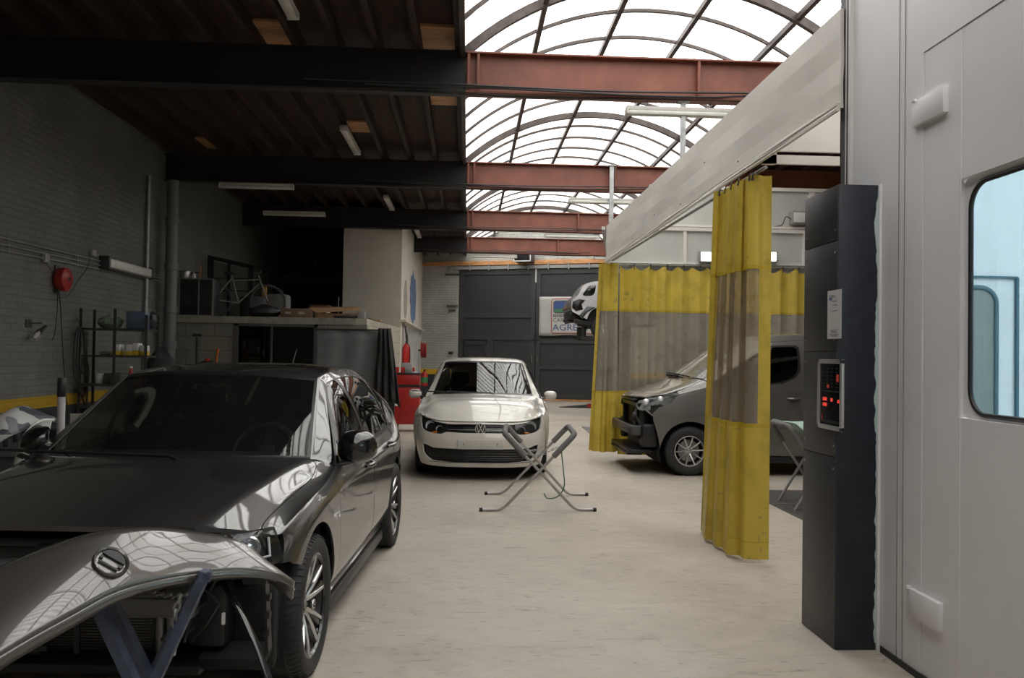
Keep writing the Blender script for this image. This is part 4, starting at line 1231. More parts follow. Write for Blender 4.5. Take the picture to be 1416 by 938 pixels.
def build_hatch(root, G, U, paint_m, wb, rt, xs=1.0, ys=1.0, zs=1.0, front_y=-.56, sill_m=None, screen=None, bs=(), ms=1.0):
    """side panels, roof, glass shared by the two hatchbacks; returns the net"""
    net = Net(G, U, SK_, (4, 5, 9, 10), bs)
    S = SK_
    ax = (1, 2)
    def side(pts): return net.inv([(a*ys, b*zs) for a, b in pts], ax, None, (S[0], S[5]))
    def arc3(*a): return [(y/ys, z/zs) for y, z in arc2(*a)]
    wbs = wb/ys; rz = rt/zs; front_y = front_y/ys
    ra = rt+.055
    belt = [(.66,.90),(1.25,.915),(1.9,.925),(2.4,.94),(2.75,.96)]
    def hatchside(sd):
        # lower dark body under the seams
        panel('body_shell', net, dom_rect(U[0], U[4], S[3], S[5]) , M_seam, root, sd, (), 0, .06, -.014, 0)
        panel('body_shell', net, [(U[3], S[0]), (U[8]-.12, S[0]), (U[8]-.12, S[4]), (U[3], S[4])], M_seam, root, sd, (), 0, .06, -.014, 0)
        # front wing
        arch_f = arc3(0, rt, ra, 178, 8, 22)
        stripped = bool(bs)
        w_ = [(front_y+.015, .36), (front_y+.015, .60)]
        wing = side(([(-ra/ys, rz+.02)]+arch_f[1:-1] if not stripped else arc3(0, rt, ra, 138, 8, 20)[:-1])+[(ra/ys+.005, rz+.02), (ra/ys+.02, .21), (.50, .21), (.50, .52), (.475, .80)])
        top = [(U[4]-.19, S[4]+.05), (U[4]-.05, S[4]+.10), (U[4], S[5]-.05), (U[4]-.02, S[6]), (U[4]-.10, S[5]+.03), (U[3], S[5]), (U[2], S[5]), (U[1], S[5]), (U[0]+.005, S[5]), (U[0]+.005, S[4]), (U[0]+.005, S[3])]
        fr = side([(front_y+.03, .52), (front_y+.05, .42)] if not stripped else [(-.385, .615), (-.36, .60)])
        panel('front_wing', net, list(wing)+top+list(fr), paint_m, root, sd, (), .002, .035, dens=.025)
        # doors
        bz = lambda y: .885+(y-.5)*.030
        fd = side([(.50,.24),(.50,.52),(.475,.80),(.455,bz(.44)-.012)]+[(y, bz(y)) for y in (.7,1.0,1.3,1.55)]+[(1.56,.60),(1.555,.24)])
        d = panel('front_door', net, fd, paint_m, root, sd, (), .002, .04)
        rdo = side([(1.565,.24),(1.57,.60),(1.56,bz(1.56))]+[(y, bz(y)) for y in (1.8,2.1,2.4)]+[(2.46,.86),(2.42,.74),(2.28,.55),(2.235,.40),(2.235,.24)])
        e = panel('rear_door', net, rdo, paint_m, root, sd, (), .002, .04)
        def at_side(y, z, off=0.0):
            q = side([(y, z)]); p = net.P(q)[0]; n = net.N(q)[0]
            return Vector((p[0]*sd, p[1], p[2]))+Vector((n[0]*sd, n[1], n[2]))*off
        for dr, (hy, hz) in ((d, (1.36,.80)), (e, (2.27,.825))):
            h = MB(); a0, a1 = at_side(hy-.10, hz-.004, .004), at_side(hy+.10, hz+.006, .004); mm = (a0+a1)/2+Vector((.036*sd,0,.002))
            h.tube([a0, a0.lerp(mm,.45)+Vector((.014*sd,0,0)), mm, a1.lerp(mm,.45)+Vector((.014*sd,0,0)), a1], [.010,.015,.015,.015,.010], 8, flat=.9)
            h.build('door_handle', paint_m, dr)
            h = MB(); c = at_side(hy, hz, -.001); h.sphere(c, .055, 16, 8, (.12,1,.5)); h.build('handle_recess', M_trim, dr)
        # rear quarter with wheel cut
        arch_r = arc3(wb, rt, ra, 172, 2, 22)
        qd = side([(2.245,.24),(2.25,.40),(2.29,.55),(2.43,.74),(2.47,.86)])
        qs = [(2.26,.24), (wbs-ra/ys-.01, rz+.02)]+arch_r[1:-1]+[(wbs+ra/ys+.004, rz+.02), (wbs+ra/ys+.01,.26)]
        ql = side([(2.245,.24)]+qs[1:])
        quarter = list(ql)+[(U[10]-.01, S[0]+.05), (U[10]-.01, S[4]), (U[10]-.02, S[5]), (U[9], S[5]), (U[8]+.18, S[5]-.03), (U[8]-.04, S[4]+.22), (U[8]-.20, S[4]+.03)]+list(qd[::-1])[:-1]
        panel('rear_quarter', net, quarter, paint_m, root, sd, (), .002, .04)
        # sill
        sl = side([(ra+.035,.205),(2.24,.205),(2.24,.235),(ra+.035,.235)])
        panel('sill', net, sl, sill_m or paint_m, root, sd, (), .0, .05, .012, .02)
        m = MB(); m.bb(sd*.70, sd*.868*xs, ra+.02, wb-ra-.02, .135, .21, .015); m.build('side_skirt', M_trim, root)
        # window frames and glass
        gt = S[5]-.016
        u = U
        gf = [(u[4]+.22, S[4]+.02), (u[4]+.30, S[4]+.25), (u[5]-.16, gt-.03), (u[5]-.03, gt), (u[6]-.14, gt+.01), (u[6]-.085, S[4]+.02)]
        gr = [(u[6]-.03, S[4]+.02), (u[6]-.075, gt+.01), (u[7]-.1, gt+.01), (u[8]-.30, gt-.02), (u[8]-.235, gt-.16), (u[8]-.19, S[4]+.02)]
        gq = [(u[8]-.15, S[4]+.035), (u[8]-.205, gt-.12), (u[8]-.24, gt-.035), (u[8]-.06, gt-.06), (u[8]+.07, S[4]+.14), (u[8]+.0, S[4]+.07)]
        gtri = [(u[4]+.02, S[4]+.03), (u[4]+.06, S[4]+.24), (u[4]+.26, S[4]+.30), (u[4]+.18, S[4]+.02)]
        surround = [(u[4]-.02, S[4]-.005), (u[4]-.0, S[4]+.30), (u[5]-.14, S[5]-.005), (u[5]-.02, S[5]-.003), (u[7]-.2, S[5]-.003), (u[8]-.22, S[5]-.018), (u[8]-.02, S[5]-.085), (u[8]+.14, S[4]+.17), (u[8]+.02, S[4]+.04), (u[8]-.16, S[4]-.004), (u[6], S[4]-.004)]
        panel('window_surround', net, surround, M_trim, root, sd, [np.array(x) for x in (gf, gr, gq, gtri)], .0, .04, -.003, .01)
        for nm, gpoly, par in (('front_side_glass', gf, d), ('rear_side_glass', gr, e), ('quarter_glass', gq, root), ('triangle_glass', gtri, root)):
            panel(nm, net, gpoly, M_wglass, par, sd, (), .0, .06, -.006, 0)
        # chrome-free waist strip
        st = [(u[4]+.0, S[4]-.012), (u[8]+.0, S[4]-.006), (u[8]+.0, S[4]+.012), (u[4]+.0, S[4]+.006)]
        panel('waist_strip', net, st, M_trim, root, sd, (), .0, .06, .003, .006)
        # A pillar and roof rail up to the roof panel
        pil = [(u[4]-.02, S[5]-.03), (u[4]+.02, S[4]+.36), (u[5]-.14, S[5]-.004), (u[5]-.02, S[5]-.002), (u[7]-.2, S[5]-.002), (u[8]-.22, S[5]-.017), (u[8]-.02, S[5]-.085), (u[8]+.18, S[5]-.04), (u[9], S[5]), (u[9], S[6]+.02), (u[7], S[6]+.02), (u[5], S[6]+.02), (u[5]-.01, S[6]+.012), (u[4], S[6]+.012)]
        panel('roof_pillar', net, pil, paint_m, root, sd, (), .001, .03, 0, .01)
        arch(root, sd*.52, sd*.86*xs, 0, rt, ra+.012); arch(root, sd*.52, sd*.86*xs, wb, rt, ra+.012)
        # door mirror
        mm = MB()
        MT = Matrix.Translation((sd*.985*xs, .74*ys, (.955 if ms == 1 else .925)*zs)) @ Matrix.Rotation(sd*R(-8), 4, 'Z')
        if sd < 0 and ms == 1: MT = Matrix.Translation((-.905, .86, .965)) @ Matrix.Rotation(R(-68), 4, 'Z')
        if sd > 0 and ms == 1: MT = Matrix.Translation((.945, .78, .968)) @ Matrix.Rotation(R(52), 4, 'Z') @ Matrix.Diagonal((.95, 1.0, 1.12, 1))
        mm.T = MT @ Matrix.Scale(ms, 4)
        rows = []
        for q, (yy, sx, sz, dz) in enumerate(((-.085,.02,.02,0),(-.075,.075,.045,0),(-.045,.108,.070,.002),(-.005,.120,.082,.004),(.035,.118,.082,.004),(.048,.112,.077,.004))):
            rows.append([Vector((sx*math.copysign(abs(math.cos(t))**.75, math.cos(t)), yy, dz+sz*math.copysign(abs(math.sin(t))**.75, math.sin(t)))) for t in [2*PI*k/28 for k in range(28)]])
        mm.grid(rows, True, True); mm.f(list(mm.bm.verts)[:28])
        mo = mm.build('door_mirror', paint_m if ms != 1 else M_blackg, root)
        fold = (sd < 0 and ms == 1)
        g = MB(); g.T = MT @ Matrix.Scale(ms, 4)
        g.sphere((0,.046,.004), .105, 24, 8, (1,.06,.68)); g.build('mirror_glass', M_chrome, mo)
        f = MB(); f.T = Matrix.Identity(4); f.tube([(sd*.80*xs,.70*ys,.875*zs),(sd*.86*xs,.71*ys,.885*zs),(sd*.93*xs,.735*ys,.90*zs)], [.035,.028,.024], 10, flat=.55); f.build('mirror_foot', M_trim, mo)
    hatchside(1); hatchside(-1)
    # centre panels
    SE = S[6]
    hood = [(U[0]+.003, S[8]), (U[0]+.003, S[5]+.005), (U[1], S[5]), (U[2], S[5]), (U[3], S[5]), (U[4]-.10, S[5]+.03), (U[4]-.02, SE), (U[4]-.015, SE+.01), (U[4]-.012, S[7]), (U[4]-.012, S[8])]
    h = panel('bonnet', net, hood, paint_m, root, 1, (), .002, .05, 0, .02, True)
    panel('body_shell', net, [(U[0]+.02, S[8]), (U[0]+.02, S[5]), (U[4], S[5]), (U[4], S[8])], M_seam, root, 1, (), 0, .08, -.02, 0, True)
    ws = [(U[4]+.008, S[8]), (U[4]+.008, SE+.018), (U[5]-.012, SE+.018), (U[5]-.012, S[8])]
    panel('windscreen', net, ws, screen or M_wscreen, root, 1, (), .0, .06, -.004, 0, True)
    for a, b, c, d_ in ((U[4]-.006, U[4]+.03, SE+.01, S[8]), (U[5]-.035, U[5], SE+.01, S[8])):
        panel('screen_border', net, [(a, d_), (a, c), (b, c), (b, d_)], M_trim, root, 1, (), 0, .05, -.002, 0, True)
    for sd in (1, -1): panel('screen_border', net, [(U[4], SE+.010), (U[5], SE+.010), (U[5], SE+.024), (U[4], SE+.024)], M_trim, root, sd, (), 0, .05, -.0025, 0)
    roof = [(U[5]+.002, S[8]), (U[5]+.002, SE+.025), (U[7], SE+.025), (U[9]-.01, SE+.025), (U[9]-.01, S[8])]
    panel('roof', net, roof, paint_m, root, 1, (), .001, .06, 0, .015, True)
    panel('roof_lining', net, [(U[5], S[8]), (U[5], S[5]), (U[9], S[5]), (U[9], S[8])], mat('headlining', (.22,.21,.19), .9), root, 1, (), 0, .1, -.03, 0, True)
    bg = [(U[9]+.03, S[8]), (U[9]+.03, S[6]+.03), (U[10]-.03, S[6]-.0), (U[10]-.03, S[8])]
    panel('rear_window', net, bg, M_wglass, root, 1, (), 0, .06, -.004, 0, True)
    tg = [(U[9]-.008, S[8]), (U[9]-.008, S[5]+.02), (U[10]-.02, S[5]+.01), (U[10], S[4]), (U[10], S[2]), (U[11], S[2]), (U[11], S[8])]
    panel('tailgate', net, tg, paint_m, root, 1, [np.array([(a, min(b, S[8]+.5)) for a, b in bg])] if False else (), .001, .06, -.006, .01, True)
    panel('rear_bumper', net, [(U[10], S[2]), (U[11], S[2]), (U[11], S[0]), (U[10], S[0])], paint_m, root, 1, (), 0, .06, 0, .01); panel('rear_bumper', net, [(U[10], S[2]), (U[11], S[2]), (U[11], S[0]), (U[10], S[0])], paint_m, root, -1, (), 0, .06, 0, .01)
    m = MB(); m.bb(-.42,.42,3.30*ys,3.36*ys,.26,.80); m.build('rear_panel', paint_m, root)
    m = MB(); m.bb(-.60,.60,-.45,wb+.55,.17,.24); m.bb(-.60,.60,.50,wb-.5,.14,.2); m.build('underbody', M_arch, root)
    m = MB()
    for x_, y_, l_ in ((.05, .22, .62), (-.52, .30, .52)):
        m.tube([(x_+.1, y_*ys, .958*zs), (x_+.05, (y_+.03)*ys, .972*zs), (x_-l_+.1, (y_+.06)*ys, .982*zs)], .008, 6)
    m.build('wiper', M_black, root)
    interior(root, .70*xs, .42, 2.55*ys, .26, .90, M_seat, .36, .98, .90)
    m = MB(); m.box((0, 1.12*ys, 1.27*zs), (.20,.03,.06), None, .01); m.build('rear_view_mirror', M_black, root)
    return net
GOLF = thing('car', 'dark grey hatchback parked at the left with its front bumper taken off', 'car', (-1.59, 4.0, 0), R(-3.2))
gnet = build_hatch(GOLF, golf_sections(), GU, M_golf, 2.62, .322, sill_m=M_golf, bs=(6,))
for sd in (1, -1):
    for yy in (0, 2.62):
        wheel(GOLF, sd*.797, yy, .322, .225, .232, 5, M_rimsil, M_rimblk, sd, twin=True, rot=.5 if yy else .1, steer=0)
m = MB(); m.tube([(0,2.85,1.375),(0,2.90,1.40),(0,3.02,1.52)], [.010,.007,.004], 8); m.lathe([(.035,0),(.03,.02),(.012,.03)], 14, 'Z', (0,2.85,1.37)); m.build('roof_aerial', M_black, GOLF)

# headlamps, slam panel, crash beam, radiator and wing liners behind the missing bumper
def gl_p(c, r):
    """lamp surface: c 0..1 from inner to outer end, r 0..1 bottom to top"""
    pts = spl([(.50,-.755,0),(.62,-.715,0),(.735,-.63,0),(.82,-.515,0),(.862,-.41,0)], 6)
    f = c*(len(pts)-1); i = min(int(f), len(pts)-2); p = pts[i].lerp(pts[i+1], f-i)
    zt = .782-.026*c; zb = .655-.05*c+.02*c*c
    return Vector((p.x-.055*c*r*r, p.y-.012*math.sin(PI*r)+.05*r*r, zb+(zt-zb)*r))
for sd in (1, -1):
    def Q(c, r, off=0):
        p = gl_p(c, r); a, b = gl_p(min(1, c+.03), r), gl_p(max(0, c-.03), r); t = (a-b).normalized(); n = Vector((-t.y, t.x, 0)) if False else Vector((t.y, -t.x, 0)); 
        p = p+n*off; return Vector((p.x*sd, p.y, p.z))
    m = MB(); m.grid([[Q(c/14, r/6, -.085) for c in range(15)] for r in range(7)])
    for r in (0, 1): m.grid([[Q(c/14, r, -.085) for c in range(15)], [Q(c/14, r, -.002) for c in range(15)]])
    for c in (0, 1): m.grid([[Q(c, r/6, -.085) for r in range(7)], [Q(c, r/6, -.002) for r in range(7)]])
    H = m.build('headlight', mat('lamp_housing', (.12,.12,.125), .2, metal=.6), GOLF)
    for cc, rr_ in ((.34,.038),(.66,.042)):
        c = Q(cc, .52, -.045); m = MB(); m.sphere((0,0,0), rr_*.72, 20, 10); m.lathe([(rr_*.72,0),(rr_,.012),(rr_*1.12,.012),(rr_*1.15,-.01)], 24, 'Y', cap=False)
        m.lathe([(rr_*1.15,-.01),(rr_*1.3,.0),(rr_*1.32,.03)], 24, 'Y', cap=False)
        o = m.build('projector_lamp', mat('lamp_glassy', (.60,.63,.68), .12, metal=.8), H); o.location = c; o.rotation_euler = (0, 0, sd*R(25))
    m = MB(); m.tube([Q(.12,.75,-.02), Q(.16,.25,-.02), Q(.5,.17,-.02), Q(.86,.25,-.02), Q(.90,.75,-.02)], .006, 6); m.tube([Q(.52,.2,-.02), Q(.50,.5,-.02), Q(.52,.85,-.02)], .005, 6)
    m.build('daylight_strip', mat('lamp_strip', (.75,.77,.8), .2), H)
    m = MB(); m.grid([[Q(c/14, r/6, 0) for c in range(15)] for r in range(7)]); m.build('lens', M_lens, H)
    # wing liner and bracket in front of the wheel
    m = MB()
    rows = []
    for k in range(9):
        a = R(100+12*k); rows.append([Vector((sd*x_, .395*math.cos(a)*1.02, .322+.395*math.sin(a))) for x_ in (.60, .74, .84)])
    m.grid(rows); m.box((sd*.74,-.43,.36),(.20,.05,.34),None,.02); m.box((sd*.70,-.50,.27),(.26,.16,.05),rotm(R(12)),.015)
    m.build('wing_liner', M_arch, GOLF, solid=.006)
    m = MB(); m.bar((sd*.835,-.575,.60),(sd*.842,-.535,.30),.05,.012); 
    for k in range(4): m.box((sd*.84,-.565,.59-.07*k),(.03,.03,.03),None,.004)
    m.box((sd*.80,-.585,.60),(.10,.05,.05),None,.012); m.build('bumper_bracket', M_trim, GOLF)
    m = MB(); m.lathe([(.0,-.06),(.05,-.055),(.055,0),(.05,.04),(.03,.045)], 18, 'Y', (sd*.52,-.60,.58)); m.lathe([(.02,.04),(.028,.06)], 12,'Y',(sd*.52,-.6,.58)); m.build('horn', M_black, GOLF)
m = MB(); m.box((0,-.70,.765),(1.20,.10,.035),None,.01); m.box((0,-.72,.73),(1.05,.03,.06),None,.01)
for x in (-.45,-.2,.05,.3,.5): m.box((x,-.755,.745),(.05,.02,.03),None,.004)
m.build('slam_panel', M_trim, GOLF)
m = MB(); m.box((0,-.60,.50),(1.15,.08,.10),None,.012); m.box((0,-.645,.50),(1.15,.012,.06),None,.004); m.build('crash_beam', mat('grey_primer_beam', (.16,.16,.16), .5, metal=.5), GOLF)
m = MB(); m.box((0,-.46,.47),(.72,.05,.42),None,.008)
R_ = m.build('radiator', mat('radiator_core', (.07,.07,.07), .5, metal=.6), GOLF)
m = MB()
for k in range(34): m.box((0,-.489,.28+.0115*k),(.70,.006,.003))
m.build('radiator_fins', mat('fin_alu', (.20,.20,.20), .4, metal=.8), R_)
m = MB()
for x in (.385,.43): m.tube([(x,-.49,.26),(x,-.49,.68)],.02,12)
m.build('cooler_tank', mat('dull_alu', (.30,.30,.30), .4, metal=.8), R_)
m = MB(); m.box((0,-.55,.245),(1.2,.16,.04),None,.01); m.tube([(-.55,-.55,.62),(-.5,-.62,.50),(-.35,-.60,.38)],.02,8); m.box((-.1,-.62,.36),(.16,.03,.12),None,.01); m.box((-.1,-.64,.33),(.22,.02,.02)); m.box((-.16,-.64,.38),(.02,.02,.12)); m.build('lower_support', M_trim, GOLF)
random.seed(9)
for k in range(5):
    x0 = random.uniform(.38,.66); m = MB(); pts = [(x0,-.52,.70)]
    for q in range(4): pts.append((x0+random.uniform(-.1,.14), -.54-random.uniform(0,.08), .62-.09*q))
    m.tube(spl(pts,5), .006, 6); m.build('wiring', M_cable, GOLF)
m = MB(); m.box((.60,-.50,.44),(.16,.14,.26),None,.03); m.build('washer_tank', M_trim, GOLF)
m = MB(); m.box((.655,-.56,.43),(.035,.012,.05),None,.004); m.build('white_clip', M_wht, GOLF)
m = MB()
for k in range(2): m.bb(-.10+.2*k,-.08+.2*k,-.62,-.61,.30,.42)
m.build('bracket', M_trim, GOLF)

m = MB(); m.box((-.12,-.66,.68),(.62,.12,.10),rotm(R(-12),0,R(4)),.03); m.box((-.45,-.70,.70),(.3,.10,.08),None,.03); m.build('air_duct', mat('blue_grey_film', (.13,.15,.17), .25, coat=.3), GOLF)
random.seed(12)
for k in range(5):
    m = MB(); m.sphere((.22+.035*k,-.70-.01*(k%2),.71+.012*(k%3)), .022, 10, 8, (1,.8,.7)); m.build('connector', mat('shiny_connector', (.35,.40,.42), .12, metal=.6), GOLF)
p = gnet.P(gnet.inv([(.40,.66)], (1,2), None, (0,SK_[5])))[0]
text_part('wing_badge', 'GTD', .05, M_chrome, GOLF, (p[0]+.004, p[1], p[2]), (R(90), 0, R(90)), .0015)
for sd in (1, -1):
    for yy in (0, 2.62): vw_badge(GOLF, .026, (sd*.888, yy, .322), (0, sd*R(90), 0), M_chrome, M_blackg)
# ------------------------------------------------------------------ white hatchback in the middle
M_polo = paint('cream_white_car_paint', (.64,.61,.55), .3, 0.0, dust=0, coat=1.0)
M_lens = glass_mat('clear_lens', (.85,.87,.88), ior=1.45)
M_lampin = mat('lamp_black', (.015,.015,.016), .3)
M_refl = mat('lamp_reflector', (.88,.90,.92), .45, metal=.35)
M_bulb = mat('lamp_bulb', (.85,.85,.83), .2, coat=.5)
M_amber = mat('amber_lens', (.65,.20,.02), .25)
PYS, PZS, PXS = 2.47/2.62, 1.03, .938
def polo_sections():
    G = [[(x*PXS, y*PYS, z*PZS) for x, y, z in row] for row in golf_sections()]
    G[0] = [(.75,-.42,.20),(.785,-.42,.32),(.80,-.42,.50),(.785,-.42,.66),(.75,-.43,.765),(.69,-.50,.745),(.60,-.60,.715),(.34,-.745,.700),(0,-.785,.700)]
    fz = [0,0,0,0,.0,-.005,-.01,-.03,-.035]
    G[1] = [(x, y, z+d) for (x, y, z), d in zip(G[1], fz)]
    return G
PU = [x*PYS for x in GU]
PU = [-.50,-.34]+[x for x in PU[2:]]
POLO = thing('car', 'white hatchback parked facing the camera behind the folding stand', 'car', (.20, 10.72, 0), R(-1.9))
M_pscreen = glass_mat('clear_windscreen', (.55,.58,.55), ior=1.6)
pnet = build_hatch(POLO, polo_sections(), PU, M_polo, 2.47, .300, PXS, PYS, PZS, -.42, M_trim, M_pscreen, ms=.74)
for sd in (1, -1):
    for yy in (0, 2.47):
        wheel(POLO, sd*.733, yy, .300, .185, .195, 9, M_rimsil, M_rimsil, sd, rot=.3+yy)
def front_net(Rows):
    G = np.array(Rows, float)
    c = np.array([0, .40, .66, .84, 1.0][:G.shape[1]]); r = np.array([0, .10, .23, .40, .53])
    return Net(G, r, c)
FR = [[(0,-.790,.695),(.36,-.755,.690),(.60,-.62,.705),(.70,-.50,.74),(.755,-.42,.763)],
      [(0,-.830,.60),(.40,-.79,.60),(.65,-.655,.62),(.74,-.53,.64),(.785,-.42,.66)],
      [(0,-.865,.47),(.42,-.825,.47),(.67,-.69,.48),(.765,-.55,.49),(.80,-.42,.50)],
      [(0,-.865,.30),(.42,-.825,.30),(.67,-.69,.30),(.755,-.55,.31),(.785,-.42,.32)],
      [(0,-.83,.165),(.40,-.79,.165),(.63,-.67,.17),(.72,-.54,.18),(.75,-.42,.20)]]
fnet = front_net(FR)
fnet.cache['sign'] = None
def fpts(pts): return fnet.inv(pts, (0, 2))
def fpanel(name, pts, m, parent, side=0, holes=(), **k):
    """outline in front view (x, z) on the half face; side 0: both halves joined"""
    p = fpts(pts)
    hs = [fpts(h) for h in holes]
    p2 = [(a, 10-b) for a, b in p]
    return p, hs
class Flip(Net):
    pass
# the front net runs centre -> side, so flip it to end on the centre line
fG = np.array(FR)[:, ::-1]; fS = 1.0-np.array([0, .40, .66, .84, 1.0])[::-1]
fN = Net(fG, [0, .10, .23, .40, .53], fS)
def FP(pts): return fN.inv(pts, (0, 2))
hl = [(.405,.672),(.50,.682),(.60,.715),(.69,.757),(.732,.765),(.742,.700),(.722,.615),(.65,.575),(.55,.555),(.47,.552),(.415,.575)]
gr = [(0,.672),(.20,.672),(.38,.668),(.395,.62),(.38,.577),(.2,.570),(0,.570)]
lg = [(0,.385),(.30,.385),(.56,.388),(.645,.418),(.70,.428),(.69,.33),(.645,.275),(.58,.228),(.3,.215),(0,.215)]
HL, GRL, LG = FP(hl), FP([(max(x,.0005), z) for x, z in gr]), FP([(max(x,.0005), z) for x, z in lg])
SM = fN.S[-1]
def cen(a):
    a = a.copy(); a[a[:, 1] > SM-.006, 1] = SM; return a
GRL, LG = cen(GRL), cen(LG)
# bumper: between the lower edge, the hood edge and around the openings (as strips so no hole touches the centre line)
def row_s(z, xs): return FP([(x, z) for x in xs])
top = [(0.0, 0.0+fN.S[0]), (0.0, SM)]
out = [(fN.U[-1], SM), (fN.U[-1], fS[0]), (0.0, fS[0]), (0.0, SM)]
# upper outline follows grille and lamp cut-outs
lower_strip = [(fN.U[-1], SM), (fN.U[-1], fS[0])]
bump = [tuple(p) for p in LG[::-1]]            # bottom centre .. round the lower grille .. top centre
outer = [(fN.U[-1], SM), (fN.U[-1], fS[0]), (fN.U[0], fS[0])]
hlr = [tuple(p) for p in HL]
upper = [tuple(HL[4]), tuple(HL[5]), tuple(HL[6]), tuple(HL[7]), tuple(HL[8]), tuple(HL[9]), tuple(HL[10])]
grr = [tuple(GRL[3]), tuple(GRL[4]), tuple(GRL[5]), tuple(GRL[6])]
ou = [(fN.U[0]+.0, fS[0]+.01)]
poly = [tuple(LG[-1]), (fN.U[-1], SM), (fN.U[-1], fS[0]), (fN.U[0], fS[0])]+upper+grr[1:]+[tuple(LG[0])]+[tuple(p) for p in LG[1:]]
def clean(pl):
    o = []
    for p in pl:
        if not o or math.hypot(p[0]-o[-1][0], p[1]-o[-1][1]) > 1e-3: o.append(p)
    return o
BM = panel('front_bumper', fN, clean(poly), M_polo, POLO, 1, (), .0, .03, 0, .02, True, dens=.02)
panel('body_shell', fN, [(fN.U[0], SM), (fN.U[0], fS[0]), (fN.U[-1], fS[0]), (fN.U[-1], SM)], M_seam, POLO, 1, (), 0, .05, -.03, 0, True)
# nose panel between bonnet edge, lamps and grille
nose = [(fN.U[0], SM), (fN.U[0], fS[0]+.03)]+[tuple(HL[4]), tuple(HL[3]), tuple(HL[2]), tuple(HL[1]), tuple(HL[0])]+[tuple(GRL[2]), tuple(GRL[1]), tuple(GRL[0])]
panel('nose_panel', fN, clean(nose), M_polo, POLO, 1, (), .0, .03, 0, .01, True, dens=.02)
def slats(name, pts_m, zs, x1f, m_, par, off=-.010, th=.006, s=fN):
    for z in zs:
        mm = MB(); xs = [x1f(z)*(k/24*2-1) for k in range(25)]
        uv = s.inv([(abs(x)+1e-4, z) for x in xs], (0, 2)); P = s.P(uv); N_ = s.N(uv)
        pts = [Vector((math.copysign(p[0], x), p[1], p[2]))+Vector((math.copysign(n[0], x), n[1], n[2]))*off for x, p, n in zip(xs, P, N_)]
        mm.tube(pts, th, 6); mm.build(name, m_, par)
GRO = panel('grille', fN, [tuple(p) for p in GRL], M_trim, POLO, 1, (), .0, .04, -.022, 0, True)
slats('grille_bar', None, (.655,.622,.590), lambda z: .385, M_blackg, GRO, -.008, .0065)
slats('chrome_strip', None, (.608,), lambda z: .385, M_steel, GRO, -.004, .003)
LGO = panel('lower_grille', fN, [tuple(p) for p in LG], M_trim, POLO, 1, (), .0, .04, -.03, 0, True)
slats('grille_bar', None, (.355,.325,.295,.265,.24), lambda z: .50+(z-.24)*1.2, M_trim, LGO, -.022, .005)
m = MB(); 
slats('lip_shadow', None, (.222,), lambda z: .60, M_trim, LGO, .001, .004)
pe = fN.P([(fN.inv([(.001,.622)], (0, 2))[0])])[0]
vw_badge(POLO, .066, (0, pe[1]-.010, .622), (R(94), 0, 0), M_chrome, M_blackg)
m = MB(); m.box((0, -.871, .44), (.54, .012, .115), rotm(R(2)), .004); pb = m.build('plate_holder', mat('plate_white', (.60,.58,.54), .35), POLO)
m = MB()
for sx in (-.2,.2): m.box((sx, -.879, .44), (.015,.004,.03), rotm(R(2)), .001)
m.build('plate_clip', M_grey, pb)
def lamp_at(x, z, off):
    uv = fN.inv([(x, z)], (0, 2)); p = fN.P(uv)[0]; n = fN.N(uv)[0]; return Vector(p)+Vector(n)*off, Vector(n)
for sd in (1, -1):
    H = panel('headlight', fN, [tuple(p) for p in HL], M_lampin, POLO, sd, (), .001, .03, -.075, 0)
    for (x, z, r) in ((.505,.618,.044),(.632,.655,.056)):
        c, n = lamp_at(x, z, -.03); c.x *= sd
        m = MB(); m.lathe([(.0,-.03),(r*.4,-.026),(r*.8,-.010),(r,.004)], 28, 'Z', cap=False); o = m.build('reflector', M_refl, H); o.location = c; o.rotation_euler = (R(90), 0, sd*R(16))
        m = MB(); m.lathe([(r*1.0,.004),(r*1.08,.008),(r*1.12,.002),(r*1.1,-.02)], 28, 'Z', cap=False); m.lathe([(0,-.002),(r*.22,-.004),(r*.30,-.014),(r*.30,-.03)], 12, 'Z', cap=False)
        q = m.build('lamp_bezel', M_lampin, H); q.location = c; q.rotation_euler = (R(90), 0, sd*R(16))
    c, n = lamp_at(.56,.575,-.03); m = MB(); m.sphere((c.x*sd, c.y, c.z), .03, 14, 8, (1.4,.6,.5)); m.build('indicator_lamp', M_amber, H)
    panel('lens', fN, [tuple(p) for p in HL], M_lens, H, sd, (), .0005, .03, .001, .01)
    sf = [(.30,.325),(.36,.325)]
# ------------------------------------------------------------------ grey panel van in the bay (front bumper off)
M_van = paint('warm_grey_car_paint', (.135,.130,.120), .35, .55, dust=.05)
M_vanglass = glass_mat('van_privacy_glass', (.10,.10,.11), ior=1.5)
VAN = thing('van', 'grey small van in the preparation bay with its front bumper removed', 'van', (2.84, 11.27, 0), R(-90))
VG = []
def vs(ys, xs, zs): VG.append(list(zip(xs, ys, zs)))
vs([-.50,-.50,-.50,-.50,-.50,-.52,-.56,-.65,-.68],[.74,.79,.81,.80,.775,.72,.62,.33,0],[.20,.35,.60,.78,.905,.955,.985,.985,.98])
vs([-.27,-.27,-.27,-.27,-.27,-.27,-.29,-.36,-.39],[.78,.82,.833,.828,.805,.755,.67,.34,0],[.20,.35,.60,.83,.97,1.035,1.065,1.085,1.09])
vs([0,0,0,0,0,0,-.03,-.14,-.18],[.79,.825,.84,.836,.820,.78,.70,.36,0],[.20,.35,.62,.87,1.04,1.115,1.15,1.17,1.175])
vs([.25,.25,.25,.25,.25,.25,.20,.0,-.06],[.79,.825,.84,.838,.826,.79,.735,.40,0],[.20,.35,.62,.90,1.10,1.185,1.222,1.245,1.25])
